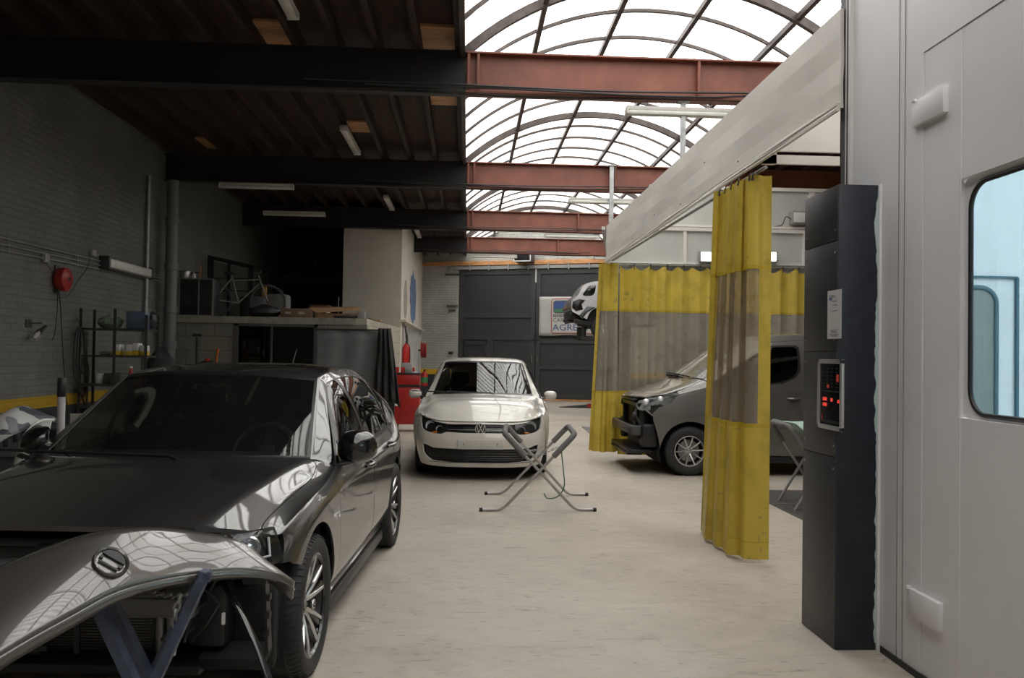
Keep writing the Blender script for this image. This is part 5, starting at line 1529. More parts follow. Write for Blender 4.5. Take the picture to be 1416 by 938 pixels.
vs([1.05,1.05,1.05,1.05,1.05,1.05,.96,.80,.76],[.79,.825,.842,.840,.832,.700,.645,.33,0],[.20,.35,.62,.95,1.17,1.73,1.785,1.815,1.82])
vs([1.7]*9,[.79,.825,.842,.841,.835,.715,.650,.33,0],[.20,.35,.62,.96,1.19,1.765,1.825,1.855,1.862])
vs([2.75]*9,[.79,.825,.842,.841,.835,.720,.655,.33,0],[.20,.35,.62,.96,1.19,1.765,1.825,1.86,1.868])
vs([3.5]*9,[.77,.81,.83,.828,.82,.715,.65,.33,0],[.22,.36,.62,.96,1.19,1.74,1.80,1.835,1.842])
vs([3.68,3.7,3.7,3.7,3.68,3.62,3.60,3.62,3.62],[.3,.32,.33,.33,.32,.28,.26,.16,0],[.24,.36,.62,.96,1.19,1.70,1.74,1.77,1.775])
VU = [-.5,-.27,0,.27,1.15,1.82,2.87,3.62,4.2]
VS = [0,.15,.41,.71,.95,1.53,1.62,1.95,2.28]
vn = Net(VG, VU, VS, (3, 4, 7), ())
def vside(pts): return vn.inv(pts, (1, 2), None, (VS[0], VS[5]))
def van_side(sd):
    u, S = VU, VS; rt, ra = .315, .375
    panel('body_shell', vn, dom_rect(u[0], u[3], S[3], S[5]), M_seam, VAN, sd, (), 0, .08, -.014, 0)
    panel('body_shell', vn, dom_rect(.45, 2.2, S[0], S[4]), M_seam, VAN, sd, (), 0, .08, -.014, 0)
    wing = list(vside([(-ra,rt+.03)]+arc2(0,rt,ra,176,6,18)[1:-1]+[(ra+.005,rt+.02),(ra+.02,.24),(.46,.24),(.47,.85),(.42,1.05)]))+[(u[3]+.05,S[4]+.02),(u[3],S[5]-.03),(u[3]-.02,S[6]),(u[2],S[5]+.03),(u[1]+.10,S[5])]+list(vside([(-.13,1.035),(-.24,.93),(-.40,.865),(-.47,.80),(-.475,.70)]))
    panel('front_wing', vn, wing, M_van, VAN, sd, (), .002, .05)
    fd = list(vside([(.47,.26),(.475,.85),(.43,1.05),(.42,1.10)]))+[(u[4]-.14,S[5]-.06),(u[4]+.02,S[5]-.02),(u[5]-.16,S[5]-.01)]+list(vside([(1.52,1.1),(1.50,.26)]))
    gf = vside([(.53,1.145),(.75,1.36),(.99,1.62),(1.08,1.675),(1.38,1.685),(1.42,1.66),(1.425,1.36),(1.36,1.26),(1.20,1.19),(.85,1.145)])
    d = panel('front_door', vn, fd, M_van, VAN, sd, [gf], .002, .05)
    panel('side_glass', vn, gf, M_vanglass, d, sd, (), 0, .08, -.008, 0)
    panel('glass_seal', vn, gf, M_trim, d, sd, [np.array([g*.9+gf.mean(0)*.1 for g in gf])], 0, .08, -.004, .0)
    sdp = list(vside([(1.515,.26),(1.535,1.1)]))+[(u[5]-.14,S[5]-.01),(u[6]-.25,S[5]-.01)]+list(vside([(2.42,1.1),(2.40,.75),(2.30,.45),(2.28,.26)]))
    g2 = vside([(1.62,1.22),(1.60,1.64),(1.66,1.69),(2.25,1.69),(2.31,1.64),(2.31,1.26),(2.25,1.22)])
    e = panel('sliding_door', vn, sdp, M_van, VAN, sd, [g2], .002, .05)
    panel('side_glass', vn, g2, M_vanglass, e, sd, (), 0, .08, -.008, 0)
    q = list(vside([(2.29,.26),(2.725-ra,rt+.02)]+arc2(2.725,rt,ra,172,4,16)[1:-1]+[(2.725+ra,rt+.02),(2.725+ra,.28)]))+[(u[7]+.02,S[0]+.1),(u[7]+.02,S[5]),(u[6]-.23,S[5]-.01)]+list(vside([(2.43,1.1),(2.41,.75),(2.31,.45)]))
    panel('rear_quarter', vn, q, M_van, VAN, sd, (), .002, .06)
    panel('roof_rail', vn, [(u[3],S[5]-.04),(u[4]-.12,S[5]-.055),(u[4]+.02,S[5]-.018),(u[5],S[5]-.008),(u[7],S[5]-.008),(u[7],S[6]+.01),(u[4],S[6]+.01),(u[3],S[6]+.01)], M_van, VAN, sd, (), .001, .06)
    arch(VAN, sd*.48, sd*.81, 0, rt, ra+.012); arch(VAN, sd*.48, sd*.81, 2.725, rt, ra+.012)
    m = MB(); m.bb(sd*.72, sd*.82, .40, 2.3, .17, .25, .015); m.build('side_skirt', M_trim, VAN)
    def pt(y, z, off):
        q = vside([(y, z)]); p = vn.P(q)[0]; n = vn.N(q)[0]; return Vector((p[0]*sd+n[0]*sd*off, p[1]+n[1]*off, p[2]+n[2]*off))
    for dr, y in ((d, 1.33), (e, 1.72)):
        m = MB(); a, b = pt(y-.09,1.0,.006), pt(y+.09,1.0,.006); c = (a+b)/2+Vector((.035*sd,0,0)); m.tube([a, a.lerp(c,.5)+Vector((.012*sd,0,0)), c, b.lerp(c,.5)+Vector((.012*sd,0,0)), b], [.01,.016,.016,.016,.01], 8); m.build('door_handle', M_van, dr)
        m = MB(); m.sphere(pt(y,1.0,0), .075, 14, 8, (.08,1,.55)); m.build('handle_recess', mat('dull_dark', (.05,.05,.05), .4), dr)
    m = MB(); m.tube([pt(.49,.62,.004), pt(1.0,.60,.004), pt(1.49,.62,.004)], .006, 6); m.build('door_crease', M_van, d)
    mx_ = .99 if sd > 0 else .865
    mm = MB(); mm.sphere((sd*mx_,.60,1.22), .12, 18, 10, (.75,.42,.95) if sd > 0 else (.22,.7,.95)); mm.bar((sd*.80,.58,1.14),(sd*(mx_-.04),.6,1.16),.05,.04); mm.build('door_mirror', M_van, VAN)
    # headlamp: long triangle swept back into the wing
    hp = [Vector(v) for v in ((.54,-.665,.88),(.62,-.655,.825),(.73,-.62,.815),(.80,-.47,.835),(.822,-.25,.92),(.818,-.13,1.035),(.775,-.20,1.052),(.745,-.36,1.01),(.68,-.54,.965),(.58,-.63,.94))]
    cen_ = sum(hp, Vector())/len(hp)
    def fan(off, nm, mt, par):
        m = MB(); rows = []
        for f in (0,.25,.5,.75,1.0):
            rows.append([Vector(((cen_.lerp(p,f).x+off*.6+.035*(1-f*f))*sd, cen_.lerp(p,f).y-off*.6-.035*(1-f*f), cen_.lerp(p,f).z)) for p in hp])
        m.grid(rows, True, True); return m.build(nm, mt, par)
    H = fan(-.05, 'headlight', mat('lamp_housing_grey', (.50,.50,.50), .3, metal=.4), VAN)
    for px_, py_, pz_, r_ in ((.70,-.54,.925,.045),(.765,-.37,.97,.036)):
        m = MB(); m.sphere((px_*sd,py_,pz_), r_, 18, 10); m.build('projector_lamp', M_refl, H)
    fan(.012, 'lens', M_lens, H)
van_side(1); van_side(-1)
S = VS; u = VU
panel('bonnet', vn, [(u[0]+.01,S[8]),(u[0]+.01,S[6]-.02),(u[1],S[5]+.01),(u[2],S[5]+.035),(u[3]-.03,S[6]-.0),(u[3]-.03,S[8])], M_van, VAN, 1, (), .002, .07, 0, .02, True)
panel('body_shell', vn, [(u[0]+.03,S[8]),(u[0]+.03,S[5]),(u[3],S[5]),(u[3],S[8])], M_seam, VAN, 1, (), 0, .1, -.02, 0, True)
panel('windscreen', vn, [(u[3]+.01,S[8]),(u[3]+.01,S[6]+.02),(u[4]-.01,S[6]+.02),(u[4]-.01,S[8])], glass_mat('van_windscreen', (.62,.64,.60), ior=1.5, dirt=.28, dcol=(.55,.53,.48)), VAN, 1, (), 0, .08, -.003, 0, True)
panel('roof', vn, [(u[4],S[8]),(u[4],S[6]+.01),(u[7],S[6]+.01),(u[7],S[8])], M_van, VAN, 1, (), .001, .1, 0, .02, True)
panel('rear_end', vn, [(u[7]+.01,S[8]),(u[7]+.01,S[0]+.1),(u[8],S[0]+.1),(u[8],S[8])], M_van, VAN, 1, (), 0, .1, -.004, 0, True)
m = MB(); m.box((.12,-.06,1.262),(.40,.05,.03),rotm(0,0,.1),.01); m.tube([(.55,.06,1.255),(.1,-.02,1.285),(-.25,-.04,1.29)],.009,6); m.build('wiper', M_black, VAN)
m = MB(); m.bb(-.62,.62,-.42,3.4,.20,.30); m.build('underbody', M_arch, VAN)
interior(VAN, .70, .05, 2.3, .45, 1.2, M_seat, .36, .75, 1.12)
# stripped front: crash beam, radiator frame, fan, hoses
m = MB(); m.box((0,-.70,.56),(1.30,.07,.11),None,.012); m.box((0,-.74,.56),(1.26,.012,.05),None,.004)
for sx in (-1,1): m.box((sx*.66,-.66,.56),(.10,.14,.13),None,.02)
m.build('crash_beam', mat('satin_beam', (.10,.10,.10), .4, metal=.6), VAN)
m = MB(); m.box((0,-.50,.60),(1.10,.06,.56),None,.01); RV = m.build('radiator', M_black, VAN)
m = MB()
for k in range(22): m.box((0,-.535,.36+.022*k),(.95,.006,.006))
m.build('radiator_fins', M_dgrey, RV)
m = MB(); m.box((0,-.58,.88),(1.20,.08,.05),None,.01); m.box((0,-.62,.94),(.9,.06,.03),None,.01)
for sx in (-1,1): m.box((sx*.58,-.56,.62),(.05,.07,.50),None,.01); m.box((sx*.70,-.50,.50),(.14,.20,.30),None,.03)
m.box((0,-.60,.29),(1.40,.28,.05),None,.015); m.box((0,-.66,.25),(1.2,.2,.03),None,.01); m.build('front_frame', M_trim, VAN)
m = MB(); m.lathe([(.12,0),(.12,.04),(.10,.05)],24,'Y',(.35,-.62,.72),cap=False); m.lathe([(.05,-.02),(.045,.03)],14,'Y',(.62,-.68,.74)); m.tube(spl([(.45,-.6,.85),(.6,-.66,.75),(.66,-.60,.62),(.60,-.62,.45)],6),.022,8); m.build('hose', M_rubber, VAN)
m = MB(); m.bar((.70,-.585,.86),(.80,-.33,.66),.05,.02)
for k in range(5): m.box(Vector((.70,-.59,.86)).lerp(Vector((.80,-.34,.66)),k/5+.1),(.03,.02,.02),None,.003)
m.build('bumper_bracket', M_galv, VAN)
for sd in (1,-1):
    for yy in (0, 2.725): wheel(VAN, sd*.735, yy, .315, .185, .19, 10, M_rimsil, M_rimsil, sd, rot=.4+yy)
# ------------------------------------------------------------------ strip lights
def strip_light(name_label, p, q, drop=0, group=None, lit=False):
    p, q = Vector(p), Vector(q); c = (p+q)/2; d = (q-p); L_ = d.length; rz = math.atan2(d.y, d.x)
    t = thing('strip_light', name_label, 'ceiling light', c, rz, group)
    m = MB(); m.box((0,0,.03),(L_,.10,.05),None,.01); m.build('housing', M_grey2, t)
    m = MB(); m.box((0,0,-.018),(L_-.03,.115,.055),None,.022); m.build('diffuser', M_diff, t)
    for s in (-1, 1):
        m = MB(); m.box((s*(L_/2-.01),0,0),(.03,.125,.085),None,.01); m.build('end_cap', M_grey2, t)
        if drop: m = MB(); m.tube([(s*L_*.3,0,.05),(s*L_*.3,0,.05+drop)],.004,6); m.build('suspension_wire', M_dgrey, t)
    return t
M_grey2 = mat('fitting_grey', (.62,.60,.56), .5); M_diff = mat('acrylic_diffuser', (.72,.71,.66), .25, var=.1)
G1 = 'strip lights under the wooden ceiling'
for x, y0, y1, lb in ((-1.82,7.0,8.5,'strip light under the wooden ceiling, nearest the camera at the top edge'),(-1.93,12.7,14.25,'strip light under the wooden ceiling, between first and second beams'),
                      (-1.83,18.2,19.7,'strip light under the wooden ceiling, between second and third beams'),(-1.45,22.9,24.3,'strip light under the wooden ceiling, beyond the third beam by the cream room')):
    strip_light(lb, (x,y0,4.914), (x,y1,4.914), 0, G1)
strip_light('unlit strip light hung crosswise under the second beam by the left wall', (-4.45,15.0,4.444), (-3.15,15.0,4.444), 0, 'crosswise strip lights')
strip_light('unlit strip light hung crosswise high above the mezzanine clutter', (-4.4,18.0,4.46), (-3.1,18.0,4.46), .46, 'crosswise strip lights')
G2 = 'strip lights hung under the skylight'
for (x0, x1, y, z, lb) in ((1.80,3.05,9.55,4.365,'white strip light hung below the nearest red beam, above the canopy'),(1.80,3.15,15.0,4.33,'strip light hung below the second red beam beside the canopy corner'),
                        (1.83,3.17,20.05,4.42,'strip light hung below the third red beam against the gable wall'),(.10,1.42,24.55,4.42,'strip light hung below the farthest red beam, left of the heater'),(3.72,5.0,24.55,4.44,'strip light hung below the farthest red beam, right of the heater')):
    strip_light(lb, (x0,y,z), (x1,y,z), 4.449-z, G2)
# heater on the gable wall
h = thing('unit_heater', 'small dark fan heater box with a pale rim high above the gates', 'heater', bwl(2.45,-.35,4.62), AB)
m = MB(); m.box((0,0,.16),(.60,.50,.32),None,.02); m.build('casing', M_dgrey, h)
m = MB()
for a, b, c, d in ((-.3,.3,0,.03),(-.3,.3,.29,.32),(-.3,-.27,0,.32),(.27,.3,0,.32)): m.bb(a,b,-.27,-.25,c,d)
m.build('front_rim', M_wht, h)
m = MB()
for k in range(7): m.box((0,-.262,.055+.035*k),(.52,.012,.02),rotm(R(30)))
m.build('louvre', M_black, h)
m = MB()
for s in (-.2,.2): m.tube([(s,.1,.3),(s,.1,.62)],.008,6)
m.build('hanger', M_dgrey, h)
# banner on the gate
bn = thing('banner', 'pale cloth banner with a red-framed bodyshop emblem hung on the right gate', 'banner', bwl(2.92,-.05,2.18), AB)
m = MB(); rows = []
BWd, BHt = 2.5, 1.30
for i in range(13):
    rows.append([Vector((BWd*j/24, -.012-.012*math.sin(j*.9+i*.2)*(1 if j > 0 else 0)-.01*math.sin(i*.7+j*.35), BHt*i/12-.015*math.sin(j*.5)*(1 if i == 0 else 0))) for j in range(25)])
m.grid(rows); m.build('banner_cloth', mat('banner_white', (.50,.49,.46), .7, var=.08), bn, solid=.004)
def flatp(poly, y, th, m_, nm, par=bn):
    m = MB(); m.prism(poly, y-th, y, 'Y'); return m.build(nm, m_, par)
def rr2(x0, x1, z0, z1, r, n=6): return rrect(x0, x1, z0, z1, r, n)
M_bred, M_bblue, M_bgreen, M_bsky, M_bgrey, M_bwht = mat('banner_red', (.38,.04,.04), .6), mat('banner_blue', (.05,.09,.26), .6), mat('banner_green', (.06,.22,.10), .6), mat('banner_sky', (.10,.18,.38), .6), mat('banner_grey', (.10,.10,.10), .6), mat('banner_pale', (.55,.54,.50), .7)
ex = .42
flatp(rr2(ex, ex+1.62, .07, 1.24, .10), -.034, .002, M_bred, 'emblem_frame'); flatp(rr2(ex+.025, ex+1.595, .095, 1.215, .08), -.037, .002, M_bwht, 'emblem_field')
flatp(rr2(ex+.07, ex+1.2, .74, 1.17, .09), -.040, .002, M_bgrey, 'emblem_badge'); flatp(rr2(ex+.10, ex+1.17, .77, 1.14, .07), -.043, .002, M_bblue, 'emblem_sky')
flatp([(ex+.10,.78),(ex+1.17,.78),(ex+1.17,.86),(ex+.9,.88),(ex+.5,.92),(ex+.2,.88),(ex+.10,.86)], -.046, .002, M_bgreen, 'emblem_hill')
flatp([(ex+.57+.09*math.cos(2*PI*k/24), .90+.09*math.sin(2*PI*k/24)) for k in range(24)], -.049, .002, M_bwht, 'emblem_sun')
flatp([(ex+.07,.62),(ex+1.2,.62),(ex+1.2,.715),(ex+.07,.715)], -.040, .002, M_bgrey, 'emblem_bar')
def btxt(b, sz, m_, x, z, sx=1): text_part('banner_lettering', b, sz, m_, bn, (x, -.044, z), (R(90), 0, 0), .001, 'LEFT', sx)
btxt('FEDERAUTO', .10, M_bwht, ex+.10, .667, 1.5); btxt('CARROSSERIE', .19, M_bgrey, ex+.05, .51, 1.05); btxt('AGREEE', .30, M_bblue, ex+.05, .26, 1.15)
# ------------------------------------------------------------------ silver car up on the lift (tail end towards the left)
LC = thing('car', 'silver car raised high on a lift with its rear bumper off, behind the curtain', 'car', (2.62, 21.0, 2.03))
# local: x to the right = towards its front, y away from camera
M_sil = paint('silver_car_paint', (.48,.48,.49), .3, .5)
def sprof(x):  # half width by station
    return .80
prof = spl2([(.02,.62),(.0,.78),(.03,.92),(.16,1.02),(.30,1.24),(.42,1.34),(.70,1.40),(1.4,1.44),(2.2,1.42)], 5)
m = MB()
side_o = [(.0,.60),(.10,.40),(.16,.26)]
pts = [(.03,.62),(.0,.78),(.03,.92),(.16,1.0)]
rows = []
def ybulge(z): return .86-.10*max(0, (z-.75))**1.0*1.6
outline = prof
body = [(.04,.60)]+prof+[(2.2,.30),(1.30,.30)]+[(.82+.42*math.cos(R(a)), .34+.42*math.sin(R(a))) for a in range(0, 171, 10)]
for s in (-1, 1):
    bmv = []
    for (x, z) in body: bmv.append(m.v((x, .86+s*(ybulge(z)-.03*(x < .1)), z)))
    m.f(bmv)
A = [(x, z) for x, z in prof]
m.grid([[Vector((x, .86+k/6*ybulge(z)*(1 if abs(k) == 6 else .995), z+(.0 if abs(k) == 6 else .03*(1-(k/6)**2)))) for k in range(-6, 7)] for x, z in A])
m.build('body', M_sil, LC)
def on_side(poly, nm, mt, off=.004):
    m = MB(); A = [m.v((x, .86-ybulge(z)-off, z)) for x, z in poly]; m.f(A); return m.build(nm, mt, LC, solid=.006)
on_side(spl2([(.30,1.03),(.38,1.18),(.46,1.27),(.62,1.29),(.60,1.10),(.50,1.02)],4,True), 'rear_quarter_glass', M_wglass)
on_side(spl2([(.86,1.0),(.80,1.14),(.84,1.30),(1.2,1.34),(1.8,1.34),(1.9,1.0)],4,True), 'side_glass', M_wglass)
on_side([(.02,.72),(.04,.86),(.20,.93),(.36,.90),(.26,.80),(.30,.66),(.12,.62)], 'torn_lamp_recess', M_black, .006)
on_side([(.40,.74),(.30,.62),(.20,.50),(.28,.42),(.42,.60),(.62,.72)], 'grey_arch_panel', mat('primer_grey', (.10,.11,.12), .6), .008)
m = MB(); m.bb(-.02,.5,.30,1.45,.42,.60,.02); m.bb(-.10,.3,.6,.9,.36,.44,.01); m.tube(spl([(-.08,.6,.33),(.1,.45,.36),(.3,.5,.30)],5),.03,8); m.box((.35,.25,.34),(.5,.3,.10),rotm(0,R(10)),.02); m.build('rear_structure', M_black, LC)
for k in range(5):
    m = MB(); m.box((-.01-.012*k,.35+.22*k,.72+.03*(k%2)),(.05,.06,.09),None,.01); m.build('bracket', mat('rusty_bracket', (.14,.10,.07), .7), LC)
arch(LC, .12, .5, .82, .34, .40).rotation_euler = (0,0,0)
LC.children[-1].matrix_basis = Matrix(((0,1,0,0),(1,0,0,0),(0,0,1,0),(0,0,0,1)))
wl = wheel(LC, 0, 0, .30, .19, .19, 6, M_rimsil, M_rimblk, -1, rot=.4); wl.location = (.82,.14,.22); wl.rotation_euler = (0,0,R(90)); wl.scale = (1,1,1)
m = MB(); m.bb(.35,2.2,.25,1.45,.28,.36); m.build('underbody', M_arch, LC)
LF = thing('car_lift', 'dark two-post car lift, its red-tipped arm lying low behind the curtain', 'lift', (3.9, 21.9, 0))
m = MB(); m.bb(-.15,.15,-1.45,-1.2,0,3.6,.01); m.bb(-.15,.15,1.2,1.45,0,3.6,.01); m.build('post', M_dgrey, LF)
m = MB(); m.bar((0,-1.2,1.98),(-.95,-.45,1.98),.12,.10); m.lathe([(.07,1.98),(.07,2.28)],16,'Z',(-.9,-.45,0)); m.build('lift_arm', M_dgrey, LF); m = MB(); m.bar((0,1.2,1.98),(-.95,.35,1.98),.12,.10); m.lathe([(.07,1.98),(.07,2.28)],16,'Z',(-.9,.35,0)); m.build('lift_arm', M_dgrey, LF)
st = thing('service_ramp', 'low black and red ramp plate lying on the floor near the gates', 'ramp', (3.0, 24.2, 0))
m = MB(); m.prism([(-.3,0),(.9,0),(.9,.09),(.6,.09)],-.25,.25,'Y'); m.build('ramp_plate', M_dgrey, st); m = MB(); m.bb(.5,.9,-.27,-.25,.02,.13); m.build('side_strip', M_red, st)
tag(MB().prism([(2.35,15.0),(3.2,14.2),(3.6,16.6),(2.45,17.6)],.0,.012,'Z').build('floor_plate', mat('dull_floor_steel', (.20,.20,.19), .5, metal=.2, var=.2)), 'dull grey steel plate lying on the concrete left of the far curtain', 'floor plate')
# ------------------------------------------------------------------ folding stand in the middle
M_tubeg = mat('grey_tube', (.42,.41,.39), .4, metal=.5); M_foam = mat('grey_foam', (.17,.165,.16), .85, bump=.3, bscale=60)
FS = thing('folding_stand', 'folding X-frame bodywork stand with foam-padded arms in front of the white car', 'stand', (0,0,0))
def arcpts(pts, r=.06, n=5):
    pts = [Vector(p) for p in pts]; out = [pts[0]]
    for i in range(1, len(pts)-1):
        a = (pts[i-1]-pts[i]).normalized(); b = (pts[i+1]-pts[i]).normalized(); rr = min(r, (pts[i-1]-pts[i]).length*.45, (pts[i+1]-pts[i]).length*.45)
        p0, p1 = pts[i]+a*rr, pts[i]+b*rr
        for k in range(n+1):
            t = k/n; out.append(p0*(1-t)**2+pts[i]*2*t*(1-t)+p1*t*t)
    out.append(pts[-1]); return out
zt = .745
def stand_frame(xe, xb, xt, xe2, xb2, xt2, y0, y1, root, tube_m, foam_m, r=.014, zt=zt, z0=.016, foot=True):
    A = ([(xe,y0,z0)] if foot else [])+[(xb,y0,z0),(xt,y0,zt),(xt2,y1,zt),(xb2,y1,z0)]+([(xe2,y1,z0)] if foot else [])
    pts = arcpts(A, .07); f = MB(); f.tube(pts, r, 10); fr = f.build('tube_frame', tube_m, root)
    if foam_m:
        P0 = Vector((xt,y0,zt)); P1 = Vector((xt2,y1,zt)); d0 = (Vector((xb,y0,z0))-P0).normalized(); d1 = (Vector((xb2,y1,z0))-P1).normalized()
        f = MB(); f.tube(arcpts([P0+d0*.30, P0, P1, P1+d1*.24], .08), .028, 12); f.build('foam_sleeve', foam_m, root)
    if foot:
        for p, s in (((xe,y0,z0), 1 if xb < xe else -1), ((xe2,y1,z0), 1 if xb2 < xe2 else -1)):
            f = MB(); f.tube([Vector(p)+Vector((-s*.02,0,0)), Vector(p)+Vector((s*.012,0,0))], r+.005, 10); f.build('rubber_foot', M_rubber, root)
    return fr
def X(px, y): return at(px, 600, y).x
stand_frame(.15, .36, 1.05, .22, .41, 1.10, 8.0, 8.95, FS, M_tubeg, M_foam)
stand_frame(1.26, 1.06, .37, 1.31, 1.10, .43, 8.03, 8.92, FS, M_tubeg, M_foam)
m = MB(); c = Vector((.71,8.015,.375)); m.tube([c+Vector((0,-.02,0)), c+Vector((0,.04,0))], .012, 8); m.tube([(.76,8.93,.375),(.76,8.96,.375)], .012, 8); m.build('pivot_bolt', M_dgrey, FS)
def chain(pts, par, mt, r=.004, link=.035):
    pts = spl(pts, 10); L_ = 0; out = [pts[0]]
    for a in pts[1:]:
        if (a-out[-1]).length >= link*.72: out.append(a)
    m = MB()
    for i in range(len(out)-1):
        a, b = out[i], out[i+1]; t = (b-a).normalized(); u, v = frame_from(t); 
        if i % 2: u = v
        ring = []
        for k in range(12):
            an = 2*PI*k/12; ring.append((a+b)/2+t*link*.5*math.cos(an)+u*link*.26*math.sin(an))
        m.tube(ring, r, 5, closed=True)
    return m.build('chain', mt, par)
chain([(.50,8.25,.61),(.62,8.3,.52),(.75,8.35,.50),(.92,8.25,.60)], FS, M_galv)
chain([(.55,8.75,.58),(.70,8.75,.50),(.90,8.75,.59)], FS, M_galv)
m = MB(); m.tube(spl([(.93,8.1,.60),(.95,8.08,.40),(.96,8.06,.24),(.90,8.05,.14),(.80,8.04,.12),(.76,8.03,.17)],8),.006,6); m.build('green_strap', mat('strap_green', (.03,.14,.08), .6), FS)
# trestle beyond the cabinet with a cloth
TS = thing('folding_stand', 'folding trestle with a pale green cloth hung on it, behind the control cabinet', 'stand', (0,0,0))
stand_frame(3.72, 3.68, 3.18, 3.8, 3.75, 3.22, 8.05, 8.65, TS, M_tubeg, M_foam, foot=False, zt=.84)
stand_frame(3.1, 3.25, 3.78, 3.1, 3.3, 3.8, 8.07, 8.62, TS, M_tubeg, M_foam, foot=False, zt=.84)
m = MB(); rows = []
for i in range(12):
    t = i/11; rows.append([Vector((3.22+.5*t+.02*math.sin(j), 8.0+.05*math.sin(j*1.7+i)*(.3+t)-.02+.65*(j/9) , .87-.26*math.sin(PI*.5*t)*abs(1-j/5) - .03*t*math.cos(j))) for j in range(10)])
m.grid(rows); m.build('cloth', mat('pale_green_cloth', (.38,.52,.44), .85), TS, solid=.004)
# ------------------------------------------------------------------ loose tailgate on a blue stand in the foreground
TG = thing('tailgate_panel', 'loose grey car tailgate lying face up on the blue stand in the foreground', 'car panel', (0,0,0))
lo_ = [(406,806,3.00),(382,794,2.93),(324,789,2.80),(239,799,2.65),(164,818,2.50),(102,850,2.38),(0,908,2.22),(-110,985,2.08),(-200,1062,2.0)]
up_ = [(408,804,3.01),(372,777,2.99),(329,748,2.95),(255,734,2.85),(180,732,2.69),(105,747,2.56),(-4,790,2.41),(-112,855,2.26),(-200,925,2.17)]
lo3, up3 = spl([at(a,b,c) for a,b,c in lo_], 5), spl([at(a,b,c) for a,b,c in up_], 5)
rows = []
NR = 12
for i in range(NR+1):
    t = i/NR
    rows.append([a.lerp(b, t)+Vector((.25,-.35,.45)).normalized()*.014*math.sin(PI*t)*min(1, 5*(a-b).length) for a, b in zip(lo3, up3)])
for i, (dy, dz) in enumerate(((.04,-.003),(.10,-.014),(.18,-.034),(.27,-.065))):
    rows.append([b+Vector((-dy*.5*min(1, 5*(a-b).length), dy*min(1, 5*(a-b).length), dz)) for a, b in zip(lo3, up3)])
m = MB(); m.grid(rows)
M_tg = paint('matt_grey_panel_paint', (.075,.070,.064), .35, .4, dust=.06)
tgp = m.build('outer_skin', M_tg, TG, solid=.012, off=1 if False else -1)
m = MB(); 
low2 = [p+Vector((0,.03,-.035)) for p in lo3]; m.grid([lo3, [p+Vector((0,.004,-.022)) for p in lo3], low2]); m.build('folded_edge', M_tg, TG, solid=.004)
for f_ in (.35, .8): m = MB(); m.tube([a.lerp(b, f_)+Vector((-.02,.035,-.03)) for a, b in zip(lo3[6:34], up3[6:34])], .022, 8, flat=.5); m.build('inner_frame', M_dgrey, TG)
# badge recess
def surf(px, py):
    best = None
    for i in range(NR):
        for j in range(len(rows[0])-1):
            for a in (0,.5):
                for b in (0,.5):
                    q = (rows[i][j]*(1-a)+rows[i+1][j]*a)*(1-b)+(rows[i][j+1]*(1-a)+rows[i+1][j+1]*a)*b
                    u = proj(q); d = (u[0]-px)**2+(u[1]-py)**2
                    if best is None or d < best[0]: best = (d, q, i, j)
    _, q, i, j = best; n = (rows[i+1][j]-rows[i][j]).cross(rows[i][j+1]-rows[i][j]).normalized()
    if n.z < 0: n = -n
    return q, n
ec, en = surf(154, 777)
rot_ = Vector((0,0,1)).rotation_difference(en).to_euler()
rt_ = .050
m = MB(); m.lathe([(rt_*1.05,-.01),(rt_*1.05,.002),(rt_,.005),(rt_*.88,.002),(rt_*.84,-.004),(0,-.003)],36,'Z',cap=False)
eo = m.build('badge_recess', M_tg, TG); eo.location = ec+en*.006; eo.rotation_euler = rot_
m = MB(); m.prism([(rt_*.78*math.cos(R(a)), rt_*.78*math.sin(R(a))) for a in range(15, 166, 10)], .0, .0035, 'Z')
m.prism([(-rt_*.62,-rt_*.42),(rt_*.62,-rt_*.42),(rt_*.62,-rt_*.30),(-rt_*.62,-rt_*.30)], .0, .0035, 'Z')
for sx in (-.62,.62): m.lathe([(rt_*.12,-.0),(rt_*.12,.0035),(0,.0036)],12,'Z',(rt_*sx,-rt_*.05,0))
m.build('cut_out', M_black, eo)
M_bst = mat('blue_grey_steel', (.075,.095,.15), .45, metal=.2, var=.35, vscale=14)
BS = thing('folding_stand', 'blue painted steel X-leg stand carrying the loose tailgate', 'stand', (0,0,0))
def leg(a, b): 
    m = MB(); m.bar(a, b, .042, .030); m.build('leg', M_bst, BS)
leg((-1.15,2.66,.738),(-.80,2.66,.015)); leg((-.815,2.70,.80),(-1.16,2.70,.015)); leg((-1.20,2.84,.735),(-.84,2.84,.015)); leg((-.87,2.88,.775),(-1.22,2.88,.015))
m = MB(); m.bar((-1.15,2.64,.735),(-1.20,2.86,.73),.035,.03); m.build('cross_bar', M_bst, BS)
m = MB(); m.bar((-.815,2.68,.785),(-.87,2.90,.77),.035,.03); m.build('cross_bar', M_bst, BS)
m = MB(); m.bar((-.80,2.62,.02),(-.84,2.9,.02),.03,.03); m.build('foot_bar', M_bst, BS); m = MB(); m.bar((-1.16,2.66,.02),(-1.22,2.92,.02),.03,.03); m.build('foot_bar', M_bst, BS)
chain([at(208,818,2.95), at(235,824,2.85), at(262,823,2.72)], BS, M_galv, .0035, .034); chain([at(250,824,2.72), at(242,850,2.72), at(243,880,2.72), at(241,905,2.72)], BS, M_galv, .0035, .034)
m = MB(); pts = [at(303,797,2.9), at(318,822,2.85), at(340,862,2.78), at(358,900,2.74), at(375,950,2.7), at(388,1000,2.68)]
m.tube(spl(pts, 6), .012, 8, flat=.4); tag(m.build('rubber_trim_strip', M_blackg), 'curved glossy black trim strip hanging beside the blue stand', 'trim strip')
